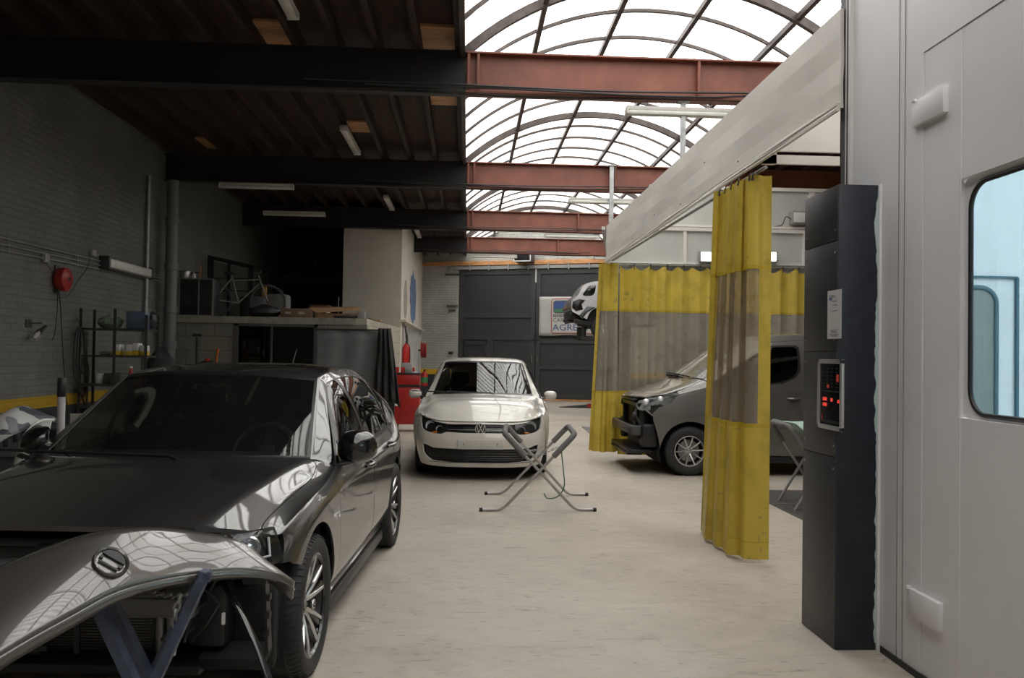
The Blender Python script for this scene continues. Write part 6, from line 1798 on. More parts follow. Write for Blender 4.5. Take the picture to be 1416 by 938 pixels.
# ------------------------------------------------------------------ wall things on the left
XW = XL
def wz(px, py): return atx(px, py, XW+.03)
a, b = wz(0,327), wz(222,381)
CDT = thing('wall_conduit', 'three thin grey conduits run level along the left brick wall', 'conduit', (0,0,0))
for k, (p0, p1) in enumerate((((-160,290),(222,381)),((-160,303),(222,385)),((-160,314),(222,389)))):
    a, b = wz(*p0), wz(*p1); z = (a.z+b.z)/2
    m = MB(); m.tube([Vector((XW+.02,a.y,a.z)), Vector((XW+.02,b.y,b.z))], .011, 8)
    for j in range(8):
        p = a.lerp(b, j/8+.05); m.box((XW+.018,p.y,p.z),(.036,.02,.036))
    m.build('pipe', M_galv, CDT)
def wbox(name, px0, py0, px1, py1, dep, mt, label, cat, bev=.008, group=None):
    a, b = wz(px0, py0), wz(px1, py1); m = MB(); m.bb(XW, XW+dep, min(a.y,b.y), max(a.y,b.y), min(a.z,b.z), max(a.z,b.z), bev)
    o = m.build(name, mt); tag(o, label, cat, group); return o
wbox('junction_box', 60,351,66,364,.06,M_grey,'small grey junction box above the red cable reel on the left wall','junction box')
wbox('junction_box', 125,345,131,355,.06,M_grey,'small grey junction box beside the caged wall lamp','junction box')
c = wz(81,386)
CRL = thing('cable_reel', 'red cable reel fixed to the left brick wall', 'cable reel', (XW, c.y, c.z))
m = MB(); m.lathe([(.0,.02),(.13,.02),(.145,.04),(.15,.09),(.145,.14),(.12,.16),(.0,.165)],28,'X'); m.box((.09,.0,-.12),(.12,.12,.08),None,.02); m.build('drum_cover', mat('dull_red', (.35,.025,.02), .4), CRL)
m = MB(); m.box((.01,0,0),(.02,.12,.36),None,.004); m.build('wall_bracket', M_dgrey, CRL)
m = MB(); m.lathe([(.0,.166),(.03,.17),(.0,.18)],12,'X'); m.build('hub', M_black, CRL)
def cable(pts, r, label, name='cable', mt=None, n=8):
    m = MB(); m.tube(spl(pts, n), r, 6); return tag(m.build(name, mt or M_cable), label, 'cable')
P = lambda px, py, o=.05: atx(px, py, XW+o)
cable([P(81,398,.1),P(84,430,.08),P(86,470,.07),P(89,520,.07),P(92,560,.07),P(96,590,.07)], .007, 'black cable hanging from the red reel down past the yellow band')
cable([P(80,400,.1),P(79,430),P(76,460,.06),P(72,471,.08)], .006, 'thin black lead looping from the red reel to the inspection lamp')
cable([P(124,356,.04),P(121,370,.05),P(108,388,.06),P(95,408,.07),P(85,412,.07),P(79,402,.08)], .006, 'thin lead curving from the junction box to the red reel')
cable([P(64,364,.04),P(70,372,.05),P(76,378,.06)], .006, 'short lead from the junction box into the red reel')
c = P(53,461,.10)
IL = thing('inspection_lamp', 'hand inspection lamp with wire cage hung on the left wall', 'lamp', c, 0, rot=(R(118),0,0))
m = MB(); m.lathe([(.02,-.20),(.024,-.16),(.026,-.06),(.04,-.05),(.04,-.02)],14,'Z'); m.build('handle', M_black, IL)
m = MB(); m.lathe([(.02,-.02),(.03,.03),(.03,.10),(.015,.13),(0,.135)],14,'Z',cap=False); m.build('bulb', mat('lamp_bulb2', (.45,.45,.42), .2), IL)
m = MB()
for k in range(6):
    an = 2*PI*k/6; m.tube([(.04*math.cos(an),.04*math.sin(an),-.02),(.055*math.cos(an),.055*math.sin(an),.06),(.04*math.cos(an),.04*math.sin(an),.15),(0,0,.17)],.0025,5)
m.tube([(.055*math.cos(2*PI*k/20),.055*math.sin(2*PI*k/20),.06) for k in range(20)],.0025,5,closed=True); m.build('wire_cage', M_galv, IL)
m = MB(); a = P(33,447,.0); b = P(49,445,.14); m.tube([Vector((XW,c.y-.05,a.z)),Vector((XW+.16,c.y-.03,a.z+.01))],.008,8); m.bb(XW,XW+.012,c.y-.12,c.y+.02,a.z-.05,a.z+.05); tag(m.build('wall_hook', M_dgrey), 'dark steel hook holding the inspection lamp on the left wall', 'hook')
a, b = wz(141,352), wz(202,374)
WL = thing('wall_lamp', 'long caged strip lamp fixed along the left brick wall', 'lamp', (XW+.07, (a.y+b.y)/2, (wz(141,366).z+wz(202,376).z)/2))
L_ = b.y-a.y
m = MB(); m.box((0,0,0),(.13,L_,.16),None,.03); m.build('housing', M_grey, WL)
m = MB(); m.box((.05,0,0),(.06,L_-.1,.13),None,.025); m.build('diffuser', M_diff, WL)
for s in (-1,1): m = MB(); m.box((0,s*L_/2,0),(.15,.05,.20),None,.01); m.build('end_bracket', M_dgrey, WL)
# hoses hung on the wall left of the rack
HZ = thing('hanging_hose', 'dark air hoses looped over a hook beside the metal rack', 'hose', (0,0,0))
for k, (dx, low) in enumerate(((0,548),(5,560),(9,530))):
    m = MB(); m.tube(spl([P(108+dx*.4,452,.10),P(103+dx,475,.10),P(102+dx,510,.12),P(108+dx,low-12,.12),P(116+dx*.6,low,.12),P(118+dx*.5,low-20,.10),P(117+dx*.4,500,.10),P(116,465,.10),P(112,451,.10)],6),.012,7); m.build('hose_loop', M_cable, HZ)
m = MB(); m.tube([P(107,440,0),P(109,447,.12)],.008,6); m.build('hook', M_dgrey, HZ)
# metal rack with its load
RY, RX0, RX1 = 11.7, -5.30, -4.42
RK = thing('metal_rack', 'dark slotted metal shelving rack against the left wall', 'shelf', (RX0, RY, 0))
W_ = RX1-RX0
for x in (0, W_*.52, W_):
    for y in (0, .42):
        if x == W_*.52 and y: continue
        m = MB(); m.bb(x-.02,x+.02,y-.003,y+.0,0,2.06 if x < .9*W_ else 1.98); m.bb(x-.02,x-.017,y,y+.03,0,2.06 if x < .9*W_ else 1.98); m.build('upright', M_dgrey, RK)
SZ = [.35,.72,1.02,1.42,1.79]
for z in SZ:
    m = MB(); m.bb(0,W_,0,.42,z-.03,z); m.build('shelf_board', M_dgrey, RK)
def put(name, label, cat, px, py_b, Y, w_, h_, d_, mt, shape='box', z=None, group=None, rz=0, bev=.01, extra=None):
    p = at(px, py_b, Y); zz = z if z is not None else p.z
    m = MB()
    if shape == 'box': m.box((0,0,h_/2),(w_,d_,h_),None,bev)
    elif shape == 'cyl': m.lathe([(w_/2*.96,0),(w_/2,.01),(w_/2,h_-.01),(w_/2*.94,h_)],18)
    elif shape == 'bottle': m.lathe([(w_/2,0),(w_/2,h_*.55),(w_/2*.9,h_*.66),(w_*.16,h_*.80),(w_*.16,h_*.93),(w_*.2,h_*.94),(w_*.2,h_)],16)
    elif shape == 'bag':
        random.seed(int(px)); rows = []
        for i in range(7):
            t = i/6; r_ = math.sin(PI*min(1,t*.86+.12))**.6
            rows.append([Vector((w_/2*r_*math.cos(2*PI*k/14)*(1+.18*random.uniform(-1,1)), d_/2*r_*math.sin(2*PI*k/14)*(1+.18*random.uniform(-1,1)), h_*t*(1+.1*random.uniform(-1,1)*(i>0)))) for k in range(14)])
        rows[0] = [Vector((p_.x,p_.y,0)) for p_ in rows[0]]
        V_ = m.grid(rows, True, True); m.f(V_[-1]); m.f(V_[0])
    o = m.build(name, mt); o.location = (p.x, Y, zz); o.rotation_euler = (0,0,rz)
    tag(o, label, cat, group); return o
M_bagg = mat('pale_green_plastic_bag', (.28,.36,.27), .35, var=.5, vscale=14); M_tint = mat('blue_tint_box', (.10,.13,.20), .25)
put('plastic_bag','crumpled pale green plastic bag on the top shelf of the metal rack','bag',153,452,11.9,.34,.19,.3,M_bagg,'bag',z=1.79)
put('storage_box','blue-tinted clear box on the top shelf of the metal rack','box',193,452,11.9,.26,.24,.3,M_tint,z=1.79)
put('plastic_bag','small dark crumpled sack at the right end of the top rack shelf','bag',211,452,12.0,.12,.24,.2,M_black,'bag',z=1.79)
put('tool_tray','low grey scraps on the second rack shelf at its left end','tray',146,489,11.9,.16,.05,.2,M_grey,'bag',z=1.42)
def carton(px, lb, w_=.11, h_=.15):
    o = put('paint_carton', lb, 'carton', px, 489, 11.85, w_, h_*.62, .16, M_wht, z=1.42+h_*.38, group='white and yellow cartons on the rack')
    m = MB(); m.box((0,0,-h_*.19),(w_+.001,.161,h_*.38),None,.004); m.build('yellow_base', M_yellow, o); return o
carton(163,'white and yellow carton on the rack, leftmost of the row'); carton(181,'white and yellow carton right of the middle upright on the rack',.09); carton(190,'white and yellow carton, second right of the rack upright',.08,.17); carton(200,'white and yellow carton at the right end of the rack row',.08,.14)
put('paint_tin','white paint tin at the left of the third rack shelf','tin',138,528,11.9,.13,.14,.13,M_wht,'cyl',z=1.02)
put('paint_tin','small grey tin beside the white tin on the third rack shelf','tin',147,528,11.9,.07,.12,.07,M_grey,'cyl',z=1.02)
put('storage_box','low dark olive box on the third rack shelf','box',160,528,11.9,.22,.15,.25,mat('olive_box',(.08,.09,.07),.6),z=1.02)
rb = put('spray_bottle','red spray bottle standing on the third rack shelf','bottle',181,528,11.8,.09,.22,.09,mat('bright_red_plastic',(.60,.03,.03),.3),'bottle',z=1.02)
m = MB(); m.box((0,-.01,.235),(.03,.08,.03),None,.006); m.build('trigger_head', M_wht, rb)
put('spray_bottle','small red and white bottle right of the red spray bottle','bottle',192,528,11.85,.05,.13,.05,M_red,'bottle',z=1.02)
put('bucket','black bucket of rags below the right end of the rack','bucket',216,560,12.4,.3,.55,.3,M_black,'cyl',z=.72 if False else 0)
put('rag_heap','heap of dark rags and brushes beside the drain pipe','rags',222,505,13.2,.42,.52,.4,mat('dark_rag',(.05,.05,.05),.9,var=.4),'bag',z=1.0)
put('work_bench','low dark bench under the rag heap','bench',228,560,13.2,1.0,1.0,.6,M_dark,z=0)
# drain pipe
DP = thing('drain_pipe', 'fat grey drain pipe rising in the corner where the mezzanine meets the left wall', 'pipe', (-5.16, 14.72, 0))
m = MB(); m.lathe([(.1,0),(.1,4.45)],24); m.build('pipe', mat('grey_pvc', (.17,.175,.175), .5), DP)
for z in (2.95,3.75,2.2,1.6): m = MB(); m.lathe([(.1,z-.06),(.118,z-.055),(.118,z+.055),(.1,z+.06)],24,cap=False); m.build('collar', mat('grey_pvc', (.17,.175,.175), .5), DP)
tag(MB().lathe([(.03,0),(.03,4.4)],10,'Z',(-5.34,14.1,0)).build('thin_pipe', M_galv), 'thin grey pipe on the brick wall beside the fat drain pipe', 'pipe')
# yellow-banded wall foot: clutter between wall and dark car
M_camo, nt, N, L = nodes_of('camouflage_film')
b = N['Principled BSDF']; b.inputs['Roughness'].default_value = .5
tc = N.new('ShaderNodeTexCoord'); v = N.new('ShaderNodeTexVoronoi'); v.inputs['Scale'].default_value = 6.5; v.distance = 'MANHATTAN'; L.new(tc.outputs['Object'], v.inputs['Vector'])
sp_ = N.new('ShaderNodeSeparateColor'); L.new(v.outputs['Color'], sp_.inputs[0])
r = ramp(nt, sp_.outputs[0], [(.0,(.10,.11,.13)),(.34,(.26,.27,.29)),(.55,(.62,.62,.60))]); r.node.color_ramp.interpolation = 'CONSTANT'; L.new(r, b.inputs['Base Color'])
def bumper(label, path, h_, z0, mt, yy=0):
    t = thing('bumper_cover', label, 'bumper', (0,0,0))
    rows = []
    for i in range(9):
        s_ = i/8; rows.append([Vector((p.x+nx*(.10*math.sin(PI*s_)), p.y-.16*math.sin(PI*s_*.9), z0+h_*s_-.06*abs(j/(len(path)-1)-.5)*2*s_)) for j, (p, nx) in enumerate(path)])
    m = MB(); m.grid(rows); m.build('skin', mt, t, solid=.006); return t
pth = [(p, .6) for p in spl([(-4.35,6.35,0),(-4.1,6.1,0),(-3.75,6.05,0),(-3.5,6.2,0),(-3.35,6.5,0)],5)]
def shell(label, c, rx, ry, rz_, rot, mt, a0, a1, name='bumper_cover', cut=None):
    t = thing(name, label, 'bumper', c, 0, rot=rot); rows = []
    for i in range(13):
        f = i/12; th = R(a0+(a1-a0)*f)
        rows.append([Vector((rx*math.sin(th)*math.cos(ph)*(1-.1*math.sin(ph*3)), ry*math.sin(th)*math.sin(ph), rz_*math.cos(th))) for ph in [PI*k/20*1.1 for k in range(21)]])
    m = MB(); m.grid(rows); m.build('skin', mt, t, solid=.008)
    return t
# two wrapped bumper covers on edge, plus a perforated sheet and a tube
b1 = thing('bumper_cover', 'grey and white camouflage-wrapped bumper cover lying uppermost beside the dark car', 'bumper', (0,0,0))
up1 = [at(x, y, Y) for x, y, Y in ((-60,600,6.6),(0,575,6.6),(30,562,6.7),(55,570,6.8),(80,582,6.9))]
lo1 = [at(x, y, Y) for x, y, Y in ((-60,660,6.2),(0,612,6.2),(28,598,6.3),(50,587,6.5),(78,585,6.75))]
u_, l_ = spl(up1,6), spl(lo1,6); m = MB(); m.grid([[p.lerp(q,i/8)+Vector((0,-.10*math.sin(PI*i/8),.05*math.sin(PI*i/8))) for p,q in zip(u_,l_)] for i in range(9)]); m.build('skin', M_camo, b1, solid=.01)
for k in range(6):
    p = l_[4+3*k]; m = MB(); m.box(p+Vector((0,.02,-.03)),(.04,.02,.06),None,.004); m.build('clip', M_dgrey, b1)
b2 = thing('bumper_cover', 'grey and white camouflage-wrapped bumper corner standing below the other, beside the dark car', 'bumper', (0,0,0))
u_ = spl([at(x,y,Y) for x,y,Y in ((22,632,5.9),(30,608,6.0),(42,592,6.1),(56,583,6.2),(72,582,6.3))],6)
l_ = spl([at(x,y,Y) for x,y,Y in ((24,648,5.7),(40,640,5.7),(52,632,5.7),(60,628,5.75),(66,625,5.8))],6)
m = MB(); m.grid([[p.lerp(q,i/8)+Vector((.05*math.sin(PI*i/8),-.12*math.sin(PI*i/8),.0)) for p,q in zip(u_,l_)] for i in range(9)]); m.build('skin', M_camo, b2, solid=.01)
m = MB(); m.tube([p+Vector((.01,0,.005)) for p in u_], .012, 8); m.build('pale_flange', M_wht, b2)
# stack of stands holding them
BT = thing('workbench', 'low dark trestle bench under the camouflage-wrapped bumper covers', 'bench', (0,0,0))
m = MB(); m.bb(-4.9,-3.1,5.75,6.95,.55,.62,.01); m.build('bench_top', M_dark, BT)
for x in (-4.8,-3.2):
    for y in (5.85,6.85): m = MB(); m.bb(x-.03,x+.03,y-.03,y+.03,0,.55); m.build('leg', M_dgrey, BT)
tb = thing('paint_tube', 'upright white tube with a black grip standing behind the dark car', 'tube', at(84,592,6.6))
m = MB(); m.lathe([(.028,-.42),(.028,.27)],16); m.build('tube_body', mat('white_tube', (.62,.60,.62), .4), tb)
m = MB(); m.lathe([(.030,.24),(.032,.245),(.032,.38),(.028,.385)],16); m.build('black_grip', M_black, tb)
pf = at(100,592,7.1); m = MB()
m.bb(-.02,.42,-.006,.0,-.15,.12,.02)
for k in range(6): m.lathe([(.008,-.008),(.008,-.006)],8,'Y',(.03+.07*k,0,.08-.03*(k%2)))
o = m.build('perforated_panel', mat('cream_panel', (.55,.53,.47), .5)); o.location = pf; tag(o, 'cream perforated sheet panel standing behind the folded car mirror', 'panel')
put('panel_support','dark crate behind the dark car under the cream perforated panel','crate',112,640,7.2,.7,.84,.5,M_dark,z=0)
# ------------------------------------------------------------------ on and around the block mezzanine
ZT = ZM
def onm(name, label, cat, px, Y, w_, h_, d_, mt, shape='box', **k): return put(name, label, cat, px, 430, Y, w_, h_, d_, mt, shape, z=ZT, **k)
SP = thing('speaker_cabinet', 'black loudspeaker cabinet with a pale frame at the left end of the mezzanine', 'speaker', (at(271,410,15.3).x, 15.3, ZT))
m = MB(); m.bb(-.30,.30,0,.40,0,.68,.01); m.build('case', M_black, SP)
m = MB()
for a in ((-.31,-.285,0,.69),(.285,.31,0,.69),(-.31,.31,0,.025),(-.31,.31,.665,.69),(.04,.06,0,.69)): m.bb(a[0],a[1],-.012,.01,a[2],a[3])
m.build('frame', mat('frame_grey', (.22,.22,.21), .5), SP)
m = MB(); m.lathe([(.13,-.002),(.14,-.008),(.12,-.01),(.04,.02),(.0,.01)],24,'Y',(-.12,0,.34)); m.build('cone', M_rubber, SP)
m = MB()
for k in range(9): m.bb(.06,.285,-.006,-.003,.06+.065*k,.066+.065*k)
m.build('grille', M_dgrey, SP)
zt2 = ZT+.69
PT = put('cooking_pot','dull steel pot standing on the loudspeaker cabinet','pot',256,385,15.45,.20,.14,.2,M_steel,'cyl',z=zt2)
m = MB(); m.tube([(.1,0,.10),(.16,0,.11),(.24,0,.12)],.01,6); m.build('handle', M_black, PT)
put('glass_jar','pale jar on the loudspeaker cabinet beside the pot','jar',268,385,15.45,.07,.13,.07,M_wht,'bottle',z=zt2)
put('brush_handle','thin orange stick upright on the loudspeaker cabinet','stick',277,385,15.45,.02,.26,.02,mat('orange_paint',(.5,.16,.02),.5),'cyl',z=zt2)
WFm = thing('window_frame_unit', 'old dark window frame leaning on the mezzanine behind the bicycle', 'window frame', (at(318,400,17.2).x, 17.2, ZT))
m = MB()
for a in ((-.46,-.34,0,1.25),(.36,.46,0,1.12),(-.06,-.0,0,1.18)): m.bb(a[0],a[1],0,.06,a[2],a[3])
m.bb(-.46,.46,0,.06,0,.07); m.prism([(-.46,1.25),(.46,1.06),(.46,1.14),(-.46,1.33)],0,.06,'Y'); m.bb(-.4,.4,.01,.04,.6,.62); m.bb(-.4,.4,.01,.04,.85,.87); m.build('frame', M_black, WFm)
m = MB(); m.prism([(-.34,.07),(.36,.07),(.36,1.06),(-.34,1.2)],.025,.03,'Y'); m.build('pane', mat('dusty_pane', (.16,.165,.15), .3), WFm)
BK = thing('bicycle', 'dark bicycle parked on the mezzanine beside the loudspeaker cabinet', 'bicycle', (at(333,430,16.1).x, 16.1, ZT), R(24))
def bw(x):
    m = MB(); m.tube([(x+.33*math.cos(2*PI*k/32),0,.34+.33*math.sin(2*PI*k/32)) for k in range(32)],.013,6,closed=True); m.tube([(x+.305*math.cos(2*PI*k/32),0,.34+.305*math.sin(2*PI*k/32)) for k in range(32)],.008,6,closed=True)
    for k in range(14): a = 2*PI*k/14; m.tube([(x,0,.34),(x+.3*math.cos(a),0,.34+.3*math.sin(a))],.0018,4)
    m.lathe([(.02,-.04),(.02,.04)],8,'Y',(x,0,.34)); m.build('bicycle_wheel', mat('dim_tyre',(.06,.06,.06),.6), BK)
bw(-.5); bw(.5)
m = MB()
for a, b in (((-.5,0,.34),(-.18,0,.76)),((-.18,0,.82),(-.05,0,.30)),((-.05,0,.30),(-.5,0,.34)),((-.17,0,.72),(.32,0,.76)),((-.05,0,.30),(.33,0,.68)),((.31,0,.84),(.5,0,.34))): m.tube([a,b],.014,8)
m.build('frame', mat('bike_grey', (.20,.20,.19), .4), BK)
m = MB(); m.tube([(.30,-.26,.92),(.34,-.1,.90),(.34,.1,.90),(.30,.26,.92)],.012,6); m.build('handlebar', M_steel, BK)
m = MB(); m.sphere((-.2,0,.86),.12,12,8,(1,.5,.28)); m.build('saddle', M_black, BK)
onm('tarpaulin','crumpled black tarpaulin heaped on the mezzanine right of the bicycle','tarpaulin',366,15.5,.62,.24,.4,mat('crumpled_black',(.03,.03,.03),.5,bump=.5,bscale=10),'bag')
onm('drum','dark round drum behind the bicycle on the mezzanine','drum',350,16.6,.5,.45,.5,mat('dim_drum',(.05,.052,.05),.6),'cyl')
PS = onm('wooden_post','upright amber wooden post standing on the mezzanine','post',365,17.6,.09,.74,.07,mat('amber_wood',(.50,.28,.07),.45),'box',bev=.004)
onm('water_tank','dull white square container on the mezzanine right of the amber post','container',385,18.2,.46,.62,.4,mat('dim_white',(.22,.22,.21),.6),'box',bev=.06)
onm('cardboard_box','brown cardboard box in front of the dull white container','box',383,17.3,.30,.22,.3,M_card)
onm('cardboard_box','dark brown cardboard box standing upright at the back of the mezzanine','box',443,18.6,.42,.42,.3,mat('dark_card',(.13,.085,.05),.8))
onm('cardboard_box','small brown cardboard box behind the upright one on the mezzanine','box',424,18.9,.36,.30,.3,mat('dark_card',(.13,.085,.05),.8))
CB2 = onm('cardboard_box','long brown box with white labels at the front of the mezzanine','box',412,15.4,.56,.17,.3,mat('mid_card',(.20,.13,.08),.8))
for s in (-.14,.10): m = MB(); m.bb(s-.06,s+.04,-.153,-.150,.07,.11); m.build('paper_label', mat('dull_label',(.4,.4,.38),.7), CB2)
OB = thing('cardboard_box', 'flattened orange-brown carton with raised flaps near the mezzanine corner', 'box', (at(468,440,15.35).x, 15.35, ZT))
m = MB(); m.bb(-.42,.36,0,.30,0,.10,.004); m.build('tray', M_card, OB)
m = MB(); m.prism([(-.55,.19),(-.38,.10),(.30,.15),(.50,.10),(.36,.21)],-.06,-.02,'Y'); m.prism([(-.5,.20),(.36,.22),(.36,.225),(-.5,.205)],-.05,.25,'Y'); m.build('flap', mat('lit_card',(.52,.32,.17),.8), OB)
onm('metal_parts','dark tangle of metal parts on the mezzanine in front of the flattened carton','parts',478,15.2,.5,.06,.1,M_dgrey,'bag')
onm('clear_tub','small clear plastic tub of screws at the mezzanine corner','tub',500,15.2,.14,.13,.14,mat('cloudy_tub',(.30,.29,.29),.3),'box')
put('thin_rod','thin bright rod standing up behind the flattened carton','rod',468,425,16.2,.015,.45,.015,M_steel,'cyl',z=ZT)
onm('paper_cone','small white paper scrap standing on the flattened carton','paper',453,15.9,.08,.2,.08,M_wht,'bottle')
for k, (px, Y, w_, mt, lb) in enumerate(((528,16.4,.50,M_black,'long black trim piece lying on the side ledge of the mezzanine'),(520,15.7,.34,mat('pale_trim',(.30,.30,.30),.4),'pale curved trim piece at the corner of the mezzanine ledge'),(533,17.3,.35,M_card,'small board of brown wood on the side ledge of the mezzanine'))):
    p = at(px, 445, Y); m = MB(); m.tube(spl([(-.06,-w_,.03),(.0,-w_*.4,.05),(.03,w_*.2,.04),(.0,w_,.03)],6),.03,8,flat=.4) if k < 2 else m.box((0,0,.05),(.22,.5,.03),None,.004)
    o = m.build('trim_piece' if k < 2 else 'wooden_board', mt); o.location = (-1.93+.02*k, Y, ZT); tag(o, lb, 'trim piece' if k < 2 else 'board')
# dim store at the back of the mezzanine
SR = thing('storage_rack', 'tall dark storage rack with bundles, in the unlit back corner above the mezzanine', 'shelf', (-4.3, 23.6, ZT))
for x in (-.9, 0, .9): m = MB(); m.bb(x-.03,x+.03,-.03,.5,0,2.3); m.build('upright', M_dgrey, SR)
for z in (.1,.7,1.3,1.9): m = MB(); m.bb(-.9,.9,0,.5,z,z+.04); m.build('shelf_board', M_dgrey, SR)
random.seed(21)
for k in range(10):
    o = MB().box((0,0,.12),(.3,.3,.24),None,.02).build('parts_box', mat('dim_box',(.10,.10,.10),.7)); o.location = (-5.0+.33*(k%5), 23.8, ZT+.14+.6*(k//5)*2); o.rotation_euler = (0,0,random.uniform(-.2,.2)); o.scale = (1,1,random.uniform(.7,1.5))
    tag(o, 'dark box among those on the unlit storage rack at the back', 'box', 'boxes on the unlit storage rack')
# grey screen with a black cloth, foot of the mezzanine
GS = thing('masking_screen', 'grey sheet screen on a black rail standing before the block wall', 'screen', (at(484,480,14.55).x, 14.55, 0))
m = MB(); rows = []
for i in range(13):
    z = 1.88*(1-i/12); rows.append([Vector((-.60+1.2*j/20, .012*math.sin(j*.9+i*.3)+.01*math.sin(i*1.1), z)) for j in range(21)])
m.grid(rows); m.build('sheet', mat('grey_sheet', (.16,.17,.175), .35, var=.1), GS, solid=.004)
m = MB(); m.bar((-.63,0,1.90),(.64,0,1.90),.035,.03); m.build('top_rail', M_black, GS)
m = MB()
for s in (-.61,.62): m.bar((s,0,0),(s,0,1.9),.03,.03); m.bar((s,-.3,.02),(s,.25,.02),.04,.03)
m.build('stand_leg', M_dgrey, GS)
m = MB(); rows = []
for i in range(12):
    t = i/11; z = 1.93-1.32*t
    rows.append([Vector((-.12-.05*t+(.22+.24*t)*j/14, -.08+.05*math.sin(j*1.5+t*2)*(.4+t)+.0*t, z-.05*math.sin(j*.5)*t)) for j in range(15)])
m.grid(rows); c_ = m.build('black_cloth', mat('black_cloth', (.035,.034,.033), .8)); c_.location = (at(533,480,14.5).x, 14.47, 0); tag(c_, 'black cloth draped over the right end of the grey sheet screen', 'cloth')
md = c_.modifiers.new('solid','SOLIDIFY'); md.thickness = .02
m = MB(); m.bb(-.05,.05,-.03,.03,0,1.0); o = m.build('timber_offcut', M_dark); o.location = (at(541,560,14.7).x, 14.75, 0); tag(o, 'dark upright board behind the hem of the black cloth', 'board')
# floor tools before the block wall (just above the dark car's roof)
FJ = thing('floor_jack', 'black trolley jack with an upright handle before the block wall', 'jack', (at(277,500,14.2).x, 14.2, 0))
m = MB(); m.box((.1,0,.10),(.5,.25,.14),None,.02); m.tube([(-.05,0,.15),(-.06,0,1.72)],.022,8); m.box((-.06,0,1.76),(.16,.04,.05),None,.01); m.build('jack_body', M_black, FJ)
TC = thing('tool_cart', 'low dark cart of loose tools before the block wall', 'cart', (at(285,500,14.1).x+.2, 14.0, 0))
m = MB(); m.bb(-.35,.25,.0,.4,1.2,1.24); m.bb(-.35,.25,0,.4,.3,.34)
for x in (-.33,.23):
    for y in (.02,.38): m.bb(x-.015,x+.015,y-.015,y+.015,0,1.24)
m.build('cart_frame', M_dgrey, TC)
o = put('grinder','angle grinder with a red cap on the low tool cart','grinder',287,500,14.2,.26,.10,.12,M_black,'bag',z=1.24); m = MB(); m.lathe([(.04,0),(.04,.05)],12,'Z',(0,0,.08)); m.build('red_cap', M_red, o)
o = MB().lathe([(.022,0),(.022,.30)],10).build('broom_handle', mat('orange_handle',(.50,.13,.02),.5)); o.location = (at(298,500,14.3).x,14.3,1.24); o.rotation_euler = (0,R(7),0); tag(o, 'short orange handle standing up behind the dark car roof', 'handle')
# red trolley
TR = thing('tool_trolley', 'red wheeled tool trolley beside the block wall, left of the white car', 'trolley', (-1.16, 16.1, 0))
m = MB(); m.bb(-.24,.24,0,.42,.14,.86,.01); m.bb(-.245,.245,-.004,.42,.90,1.10,.01); m.build('cabinet', mat('trolley_red', (.42,.022,.018), .35, var=.15, vscale=4), TR)
m = MB(); m.bb(-.265,.265,-.02,.44,1.10,1.13,.008); m.bb(-.25,.26,-.012,.43,.86,.90); m.build('black_edge', M_black, TR)
for k in range(5):
    m = MB(); m.bb(.24,.252,.02,.40,.17+.13*k,.28+.13*k,.004); d_ = m.build('drawer', M_red, TR); h_ = MB(); h_.bb(.252,.262,.06,.36,.26+.13*k,.272+.13*k); h_.build('drawer_pull', M_steel, d_)
for x in (-.19,.19):
    for y in (.05,.37):
        m = MB(); m.lathe([(.0,-.018),(.055,-.018),(.06,0),(.055,.018),(0,.018)],18,'X',(x,y,.06)); c2 = m.build('castor', M_rubber, TR); m = MB(); m.box((x,y,.12),(.05,.07,.05),None,.005); m.build('castor_fork', M_dgrey, c2)
bt = put('cleaner_bottle','white and green squeeze bottle hooked on the red trolley','bottle',547.5,562,16.045,.075,.34,.06,M_wht,'bottle',z=.50); m = MB(); m.lathe([(.0385,.05),(.0385,.17)],16,cap=False); m.build('green_label', M_green, bt)
for px, lb, mt, w_, h_, sh in ((549,'red tin on the red trolley, leftmost',M_red,.08,.11,'cyl'),(557,'bright red cup on the red trolley, middle',mat('bright_red_plastic',(.60,.03,.03),.3),.075,.11,'cyl'),(571,'small red tin at the right back of the red trolley',M_red,.07,.10,'cyl'),
                       (565,'smoky grey box on the red trolley between the red tins',M_grey,.14,.10,'box'),(574,'small cream pad at the right edge of the red trolley',M_wht,.10,.02,'box')):
    put('tin' if sh == 'cyl' else 'small_box', lb, 'tin' if sh == 'cyl' else 'box', px, 512, 16.2 if px != 571 else 16.4, w_, h_, .1, mt, sh, z=1.13)
put('small_box','pale grey carton pair standing at the back of the red trolley','box',562,512,16.42,.22,.19,.08,mat('pale_grey_box',(.35,.36,.37),.5),'box',z=1.13)
# things on the cream room's side wall
xs = -1.62
RE = thing('fire_extinguisher', 'large red extinguisher hung on the cream room wall above the red trolley', 'fire extinguisher', (xs+.11, 20.75, 1.18))
m = MB(); m.lathe([(.09,0),(.10,.02),(.10,.46),(.06,.54),(.03,.58)],20); m.build('cylinder', mat('bright_red_plastic',(.60,.03,.03),.3), RE)
m = MB(); m.box((0,0,.60),(.05,.12,.05),None,.01); m.tube(spl([(0,-.05,.60),(.08,-.12,.5),(.09,-.12,.25),(.08,-.10,.1)],5),.012,6); m.build('hose', M_black, RE)
HG = thing('hanging_tools', 'bundle of dark hoses and spray guns hung on the cream room wall', 'tools', (xs+.06, 20.9, 1.75))
for k in range(4):
    m = MB(); m.tube(spl([(0,-.1+.07*k,.45),(.05,-.12+.08*k,.2),(.06,-.05+.05*k,-.05-.05*k),(.03,.05+.03*k,.1),(.0,.06*k,.42)],6),.014,6); m.build('hose_loop', M_cable, HG)
m = MB(); m.bb(-.05,-.02,-.2,.3,.42,.47); m.box((.04,0,.3),(.05,.06,.16),None,.01); m.build('hook_rail', M_steel, HG)
HR = thing('hose_reel', 'red fire hose reel on the wall beyond the cream room windows', 'hose reel', (xs+.18, 27.6, 1.62))
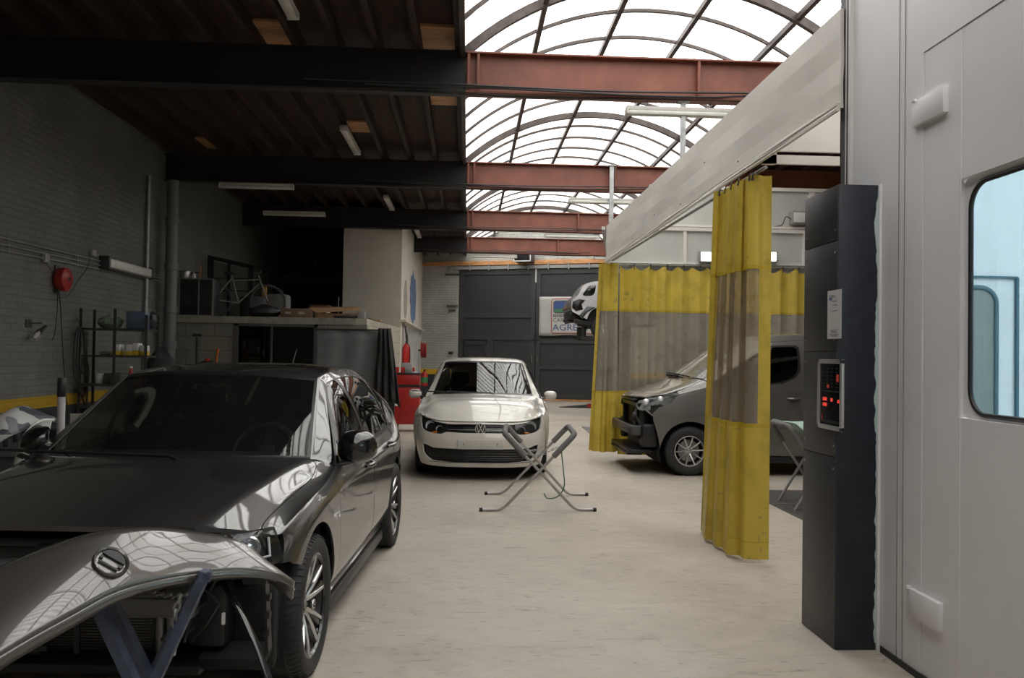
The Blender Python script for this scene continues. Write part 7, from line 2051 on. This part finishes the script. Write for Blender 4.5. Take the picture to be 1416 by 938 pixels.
m = MB(); m.lathe([(.27,-.09),(.27,-.07),(.16,-.06),(.16,.06),(.27,.07),(.27,.09),(.0,.09)],28,'X'); m.build('reel', M_red, HR)
m = MB(); m.lathe([(.24,-.05),(.24,.05)],28,'X'); m.build('hose', mat('red_hose',(.30,.03,.03),.6), HR)
m = MB(); m.bb(-.18,0,-.02,.02,-.03,.03); m.build('wall_arm', M_dgrey, HR)
FE = thing('fire_extinguisher', 'small red extinguisher with a green label low in the far left corner', 'fire extinguisher', (xs+.20, 28.0, .42))
m = MB(); m.lathe([(.10,0),(.11,.02),(.11,.40),(.06,.47),(.03,.50)],18); m.build('cylinder', M_red, FE); m = MB(); m.lathe([(.112,.12),(.112,.30)],18,cap=False); m.build('green_label', M_green, FE); m = MB(); m.box((0,0,.53),(.06,.12,.05)); m.build('valve', M_black, FE)
put('extinguisher_stand','dark crate under the small extinguisher in the far left corner','crate',588,545,28.0,.34,.42,.3,M_dark,z=0)
so = MB().box((0,-.02,0),(.16,.04,.09),None,.005).build('wall_socket', M_black); so.location = bwl(-.25,-.0,1.55); so.rotation_euler = (0,0,AB); tag(so, 'small black wall socket on the white brick left of the gates', 'socket')
for k, z in enumerate((4.28, 3.18, 3.02)):
    o = MB().box((0,-.05,0),(.55-.15*k,.06,.05),None,.005).build('hinge_bracket', M_dgrey); o.location = bwl(-.22,0,z); o.rotation_euler = (0,0,AB); tag(o, ['dark hinge bracket at the top left of the gates','dark hinge bracket halfway up, left of the gates','short dark pin just under the halfway hinge bracket'][k], 'hinge')
# ------------------------------------------------------------------ lamps and a wall fitting inside the bay
M_flood = mat('lit_flood_glass', (.9,.9,.9), .3, emit=(.93,.97,1.0), estr=3.2)
for px, lb in ((979,'lit white flood lamp on the far canopy beam, left of the near curtain'),(1064,'lit white flood lamp on the far canopy beam, just right of the near curtain')):
    p = at(px, 355, 12.15); t = thing('flood_lamp', lb, 'lamp', p, 0, 'flood lamps on the canopy beam')
    m = MB(); m.box((0,.04,0),(.25,.08,.17),None,.01); m.build('casing', M_grey, t)
    m = MB(); m.box((0,-.003,0),(.21,.012,.13),None,.004); m.build('lit_glass', M_flood, t)
    m = MB()
    for k in range(4): m.box((.118,-.008,-.06+.04*k),(.02,.006,.012))
    m.build('clip', M_dgrey, t)
p = at(1113, 302, 12.25); t = thing('strip_light', 'unlit boxed lamp on the canopy back panel, beside the control cabinet', 'ceiling light', p)
m = MB(); m.box((0,.02,0),(.42,.14,.20),None,.01); m.build('housing', mat('lamp_body_grey',(.26,.25,.23),.5), t); m = MB(); m.box((0,-.055,0),(.38,.02,.15),None,.01); m.build('diffuser', M_diff, t)
m = MB(); m.tube(spl([(-.2,.0,-.02),(-.28,.03,.02),(-.33,.05,-.10),(-.45,.06,-.13)],6),.008,6); m.build('lead', M_cable, t)
# ------------------------------------------------------------------ render look
SC.view_settings.view_transform = 'Standard'
SC.view_settings.look = 'None'
SC.view_settings.gamma = 1
SC.view_settings.use_curve_mapping = False
SC.view_settings.exposure = EXPO
SC.cycles.use_denoising = True
SC.cycles.max_bounces = 10
SC.cycles.diffuse_bounces = 5
SC.cycles.glossy_bounces = 5
SC.cycles.transparent_max_bounces = 16
SC.cycles.caustics_reflective = False
SC.cycles.caustics_refractive = False
SC.cycles.sample_clamp_indirect = 8
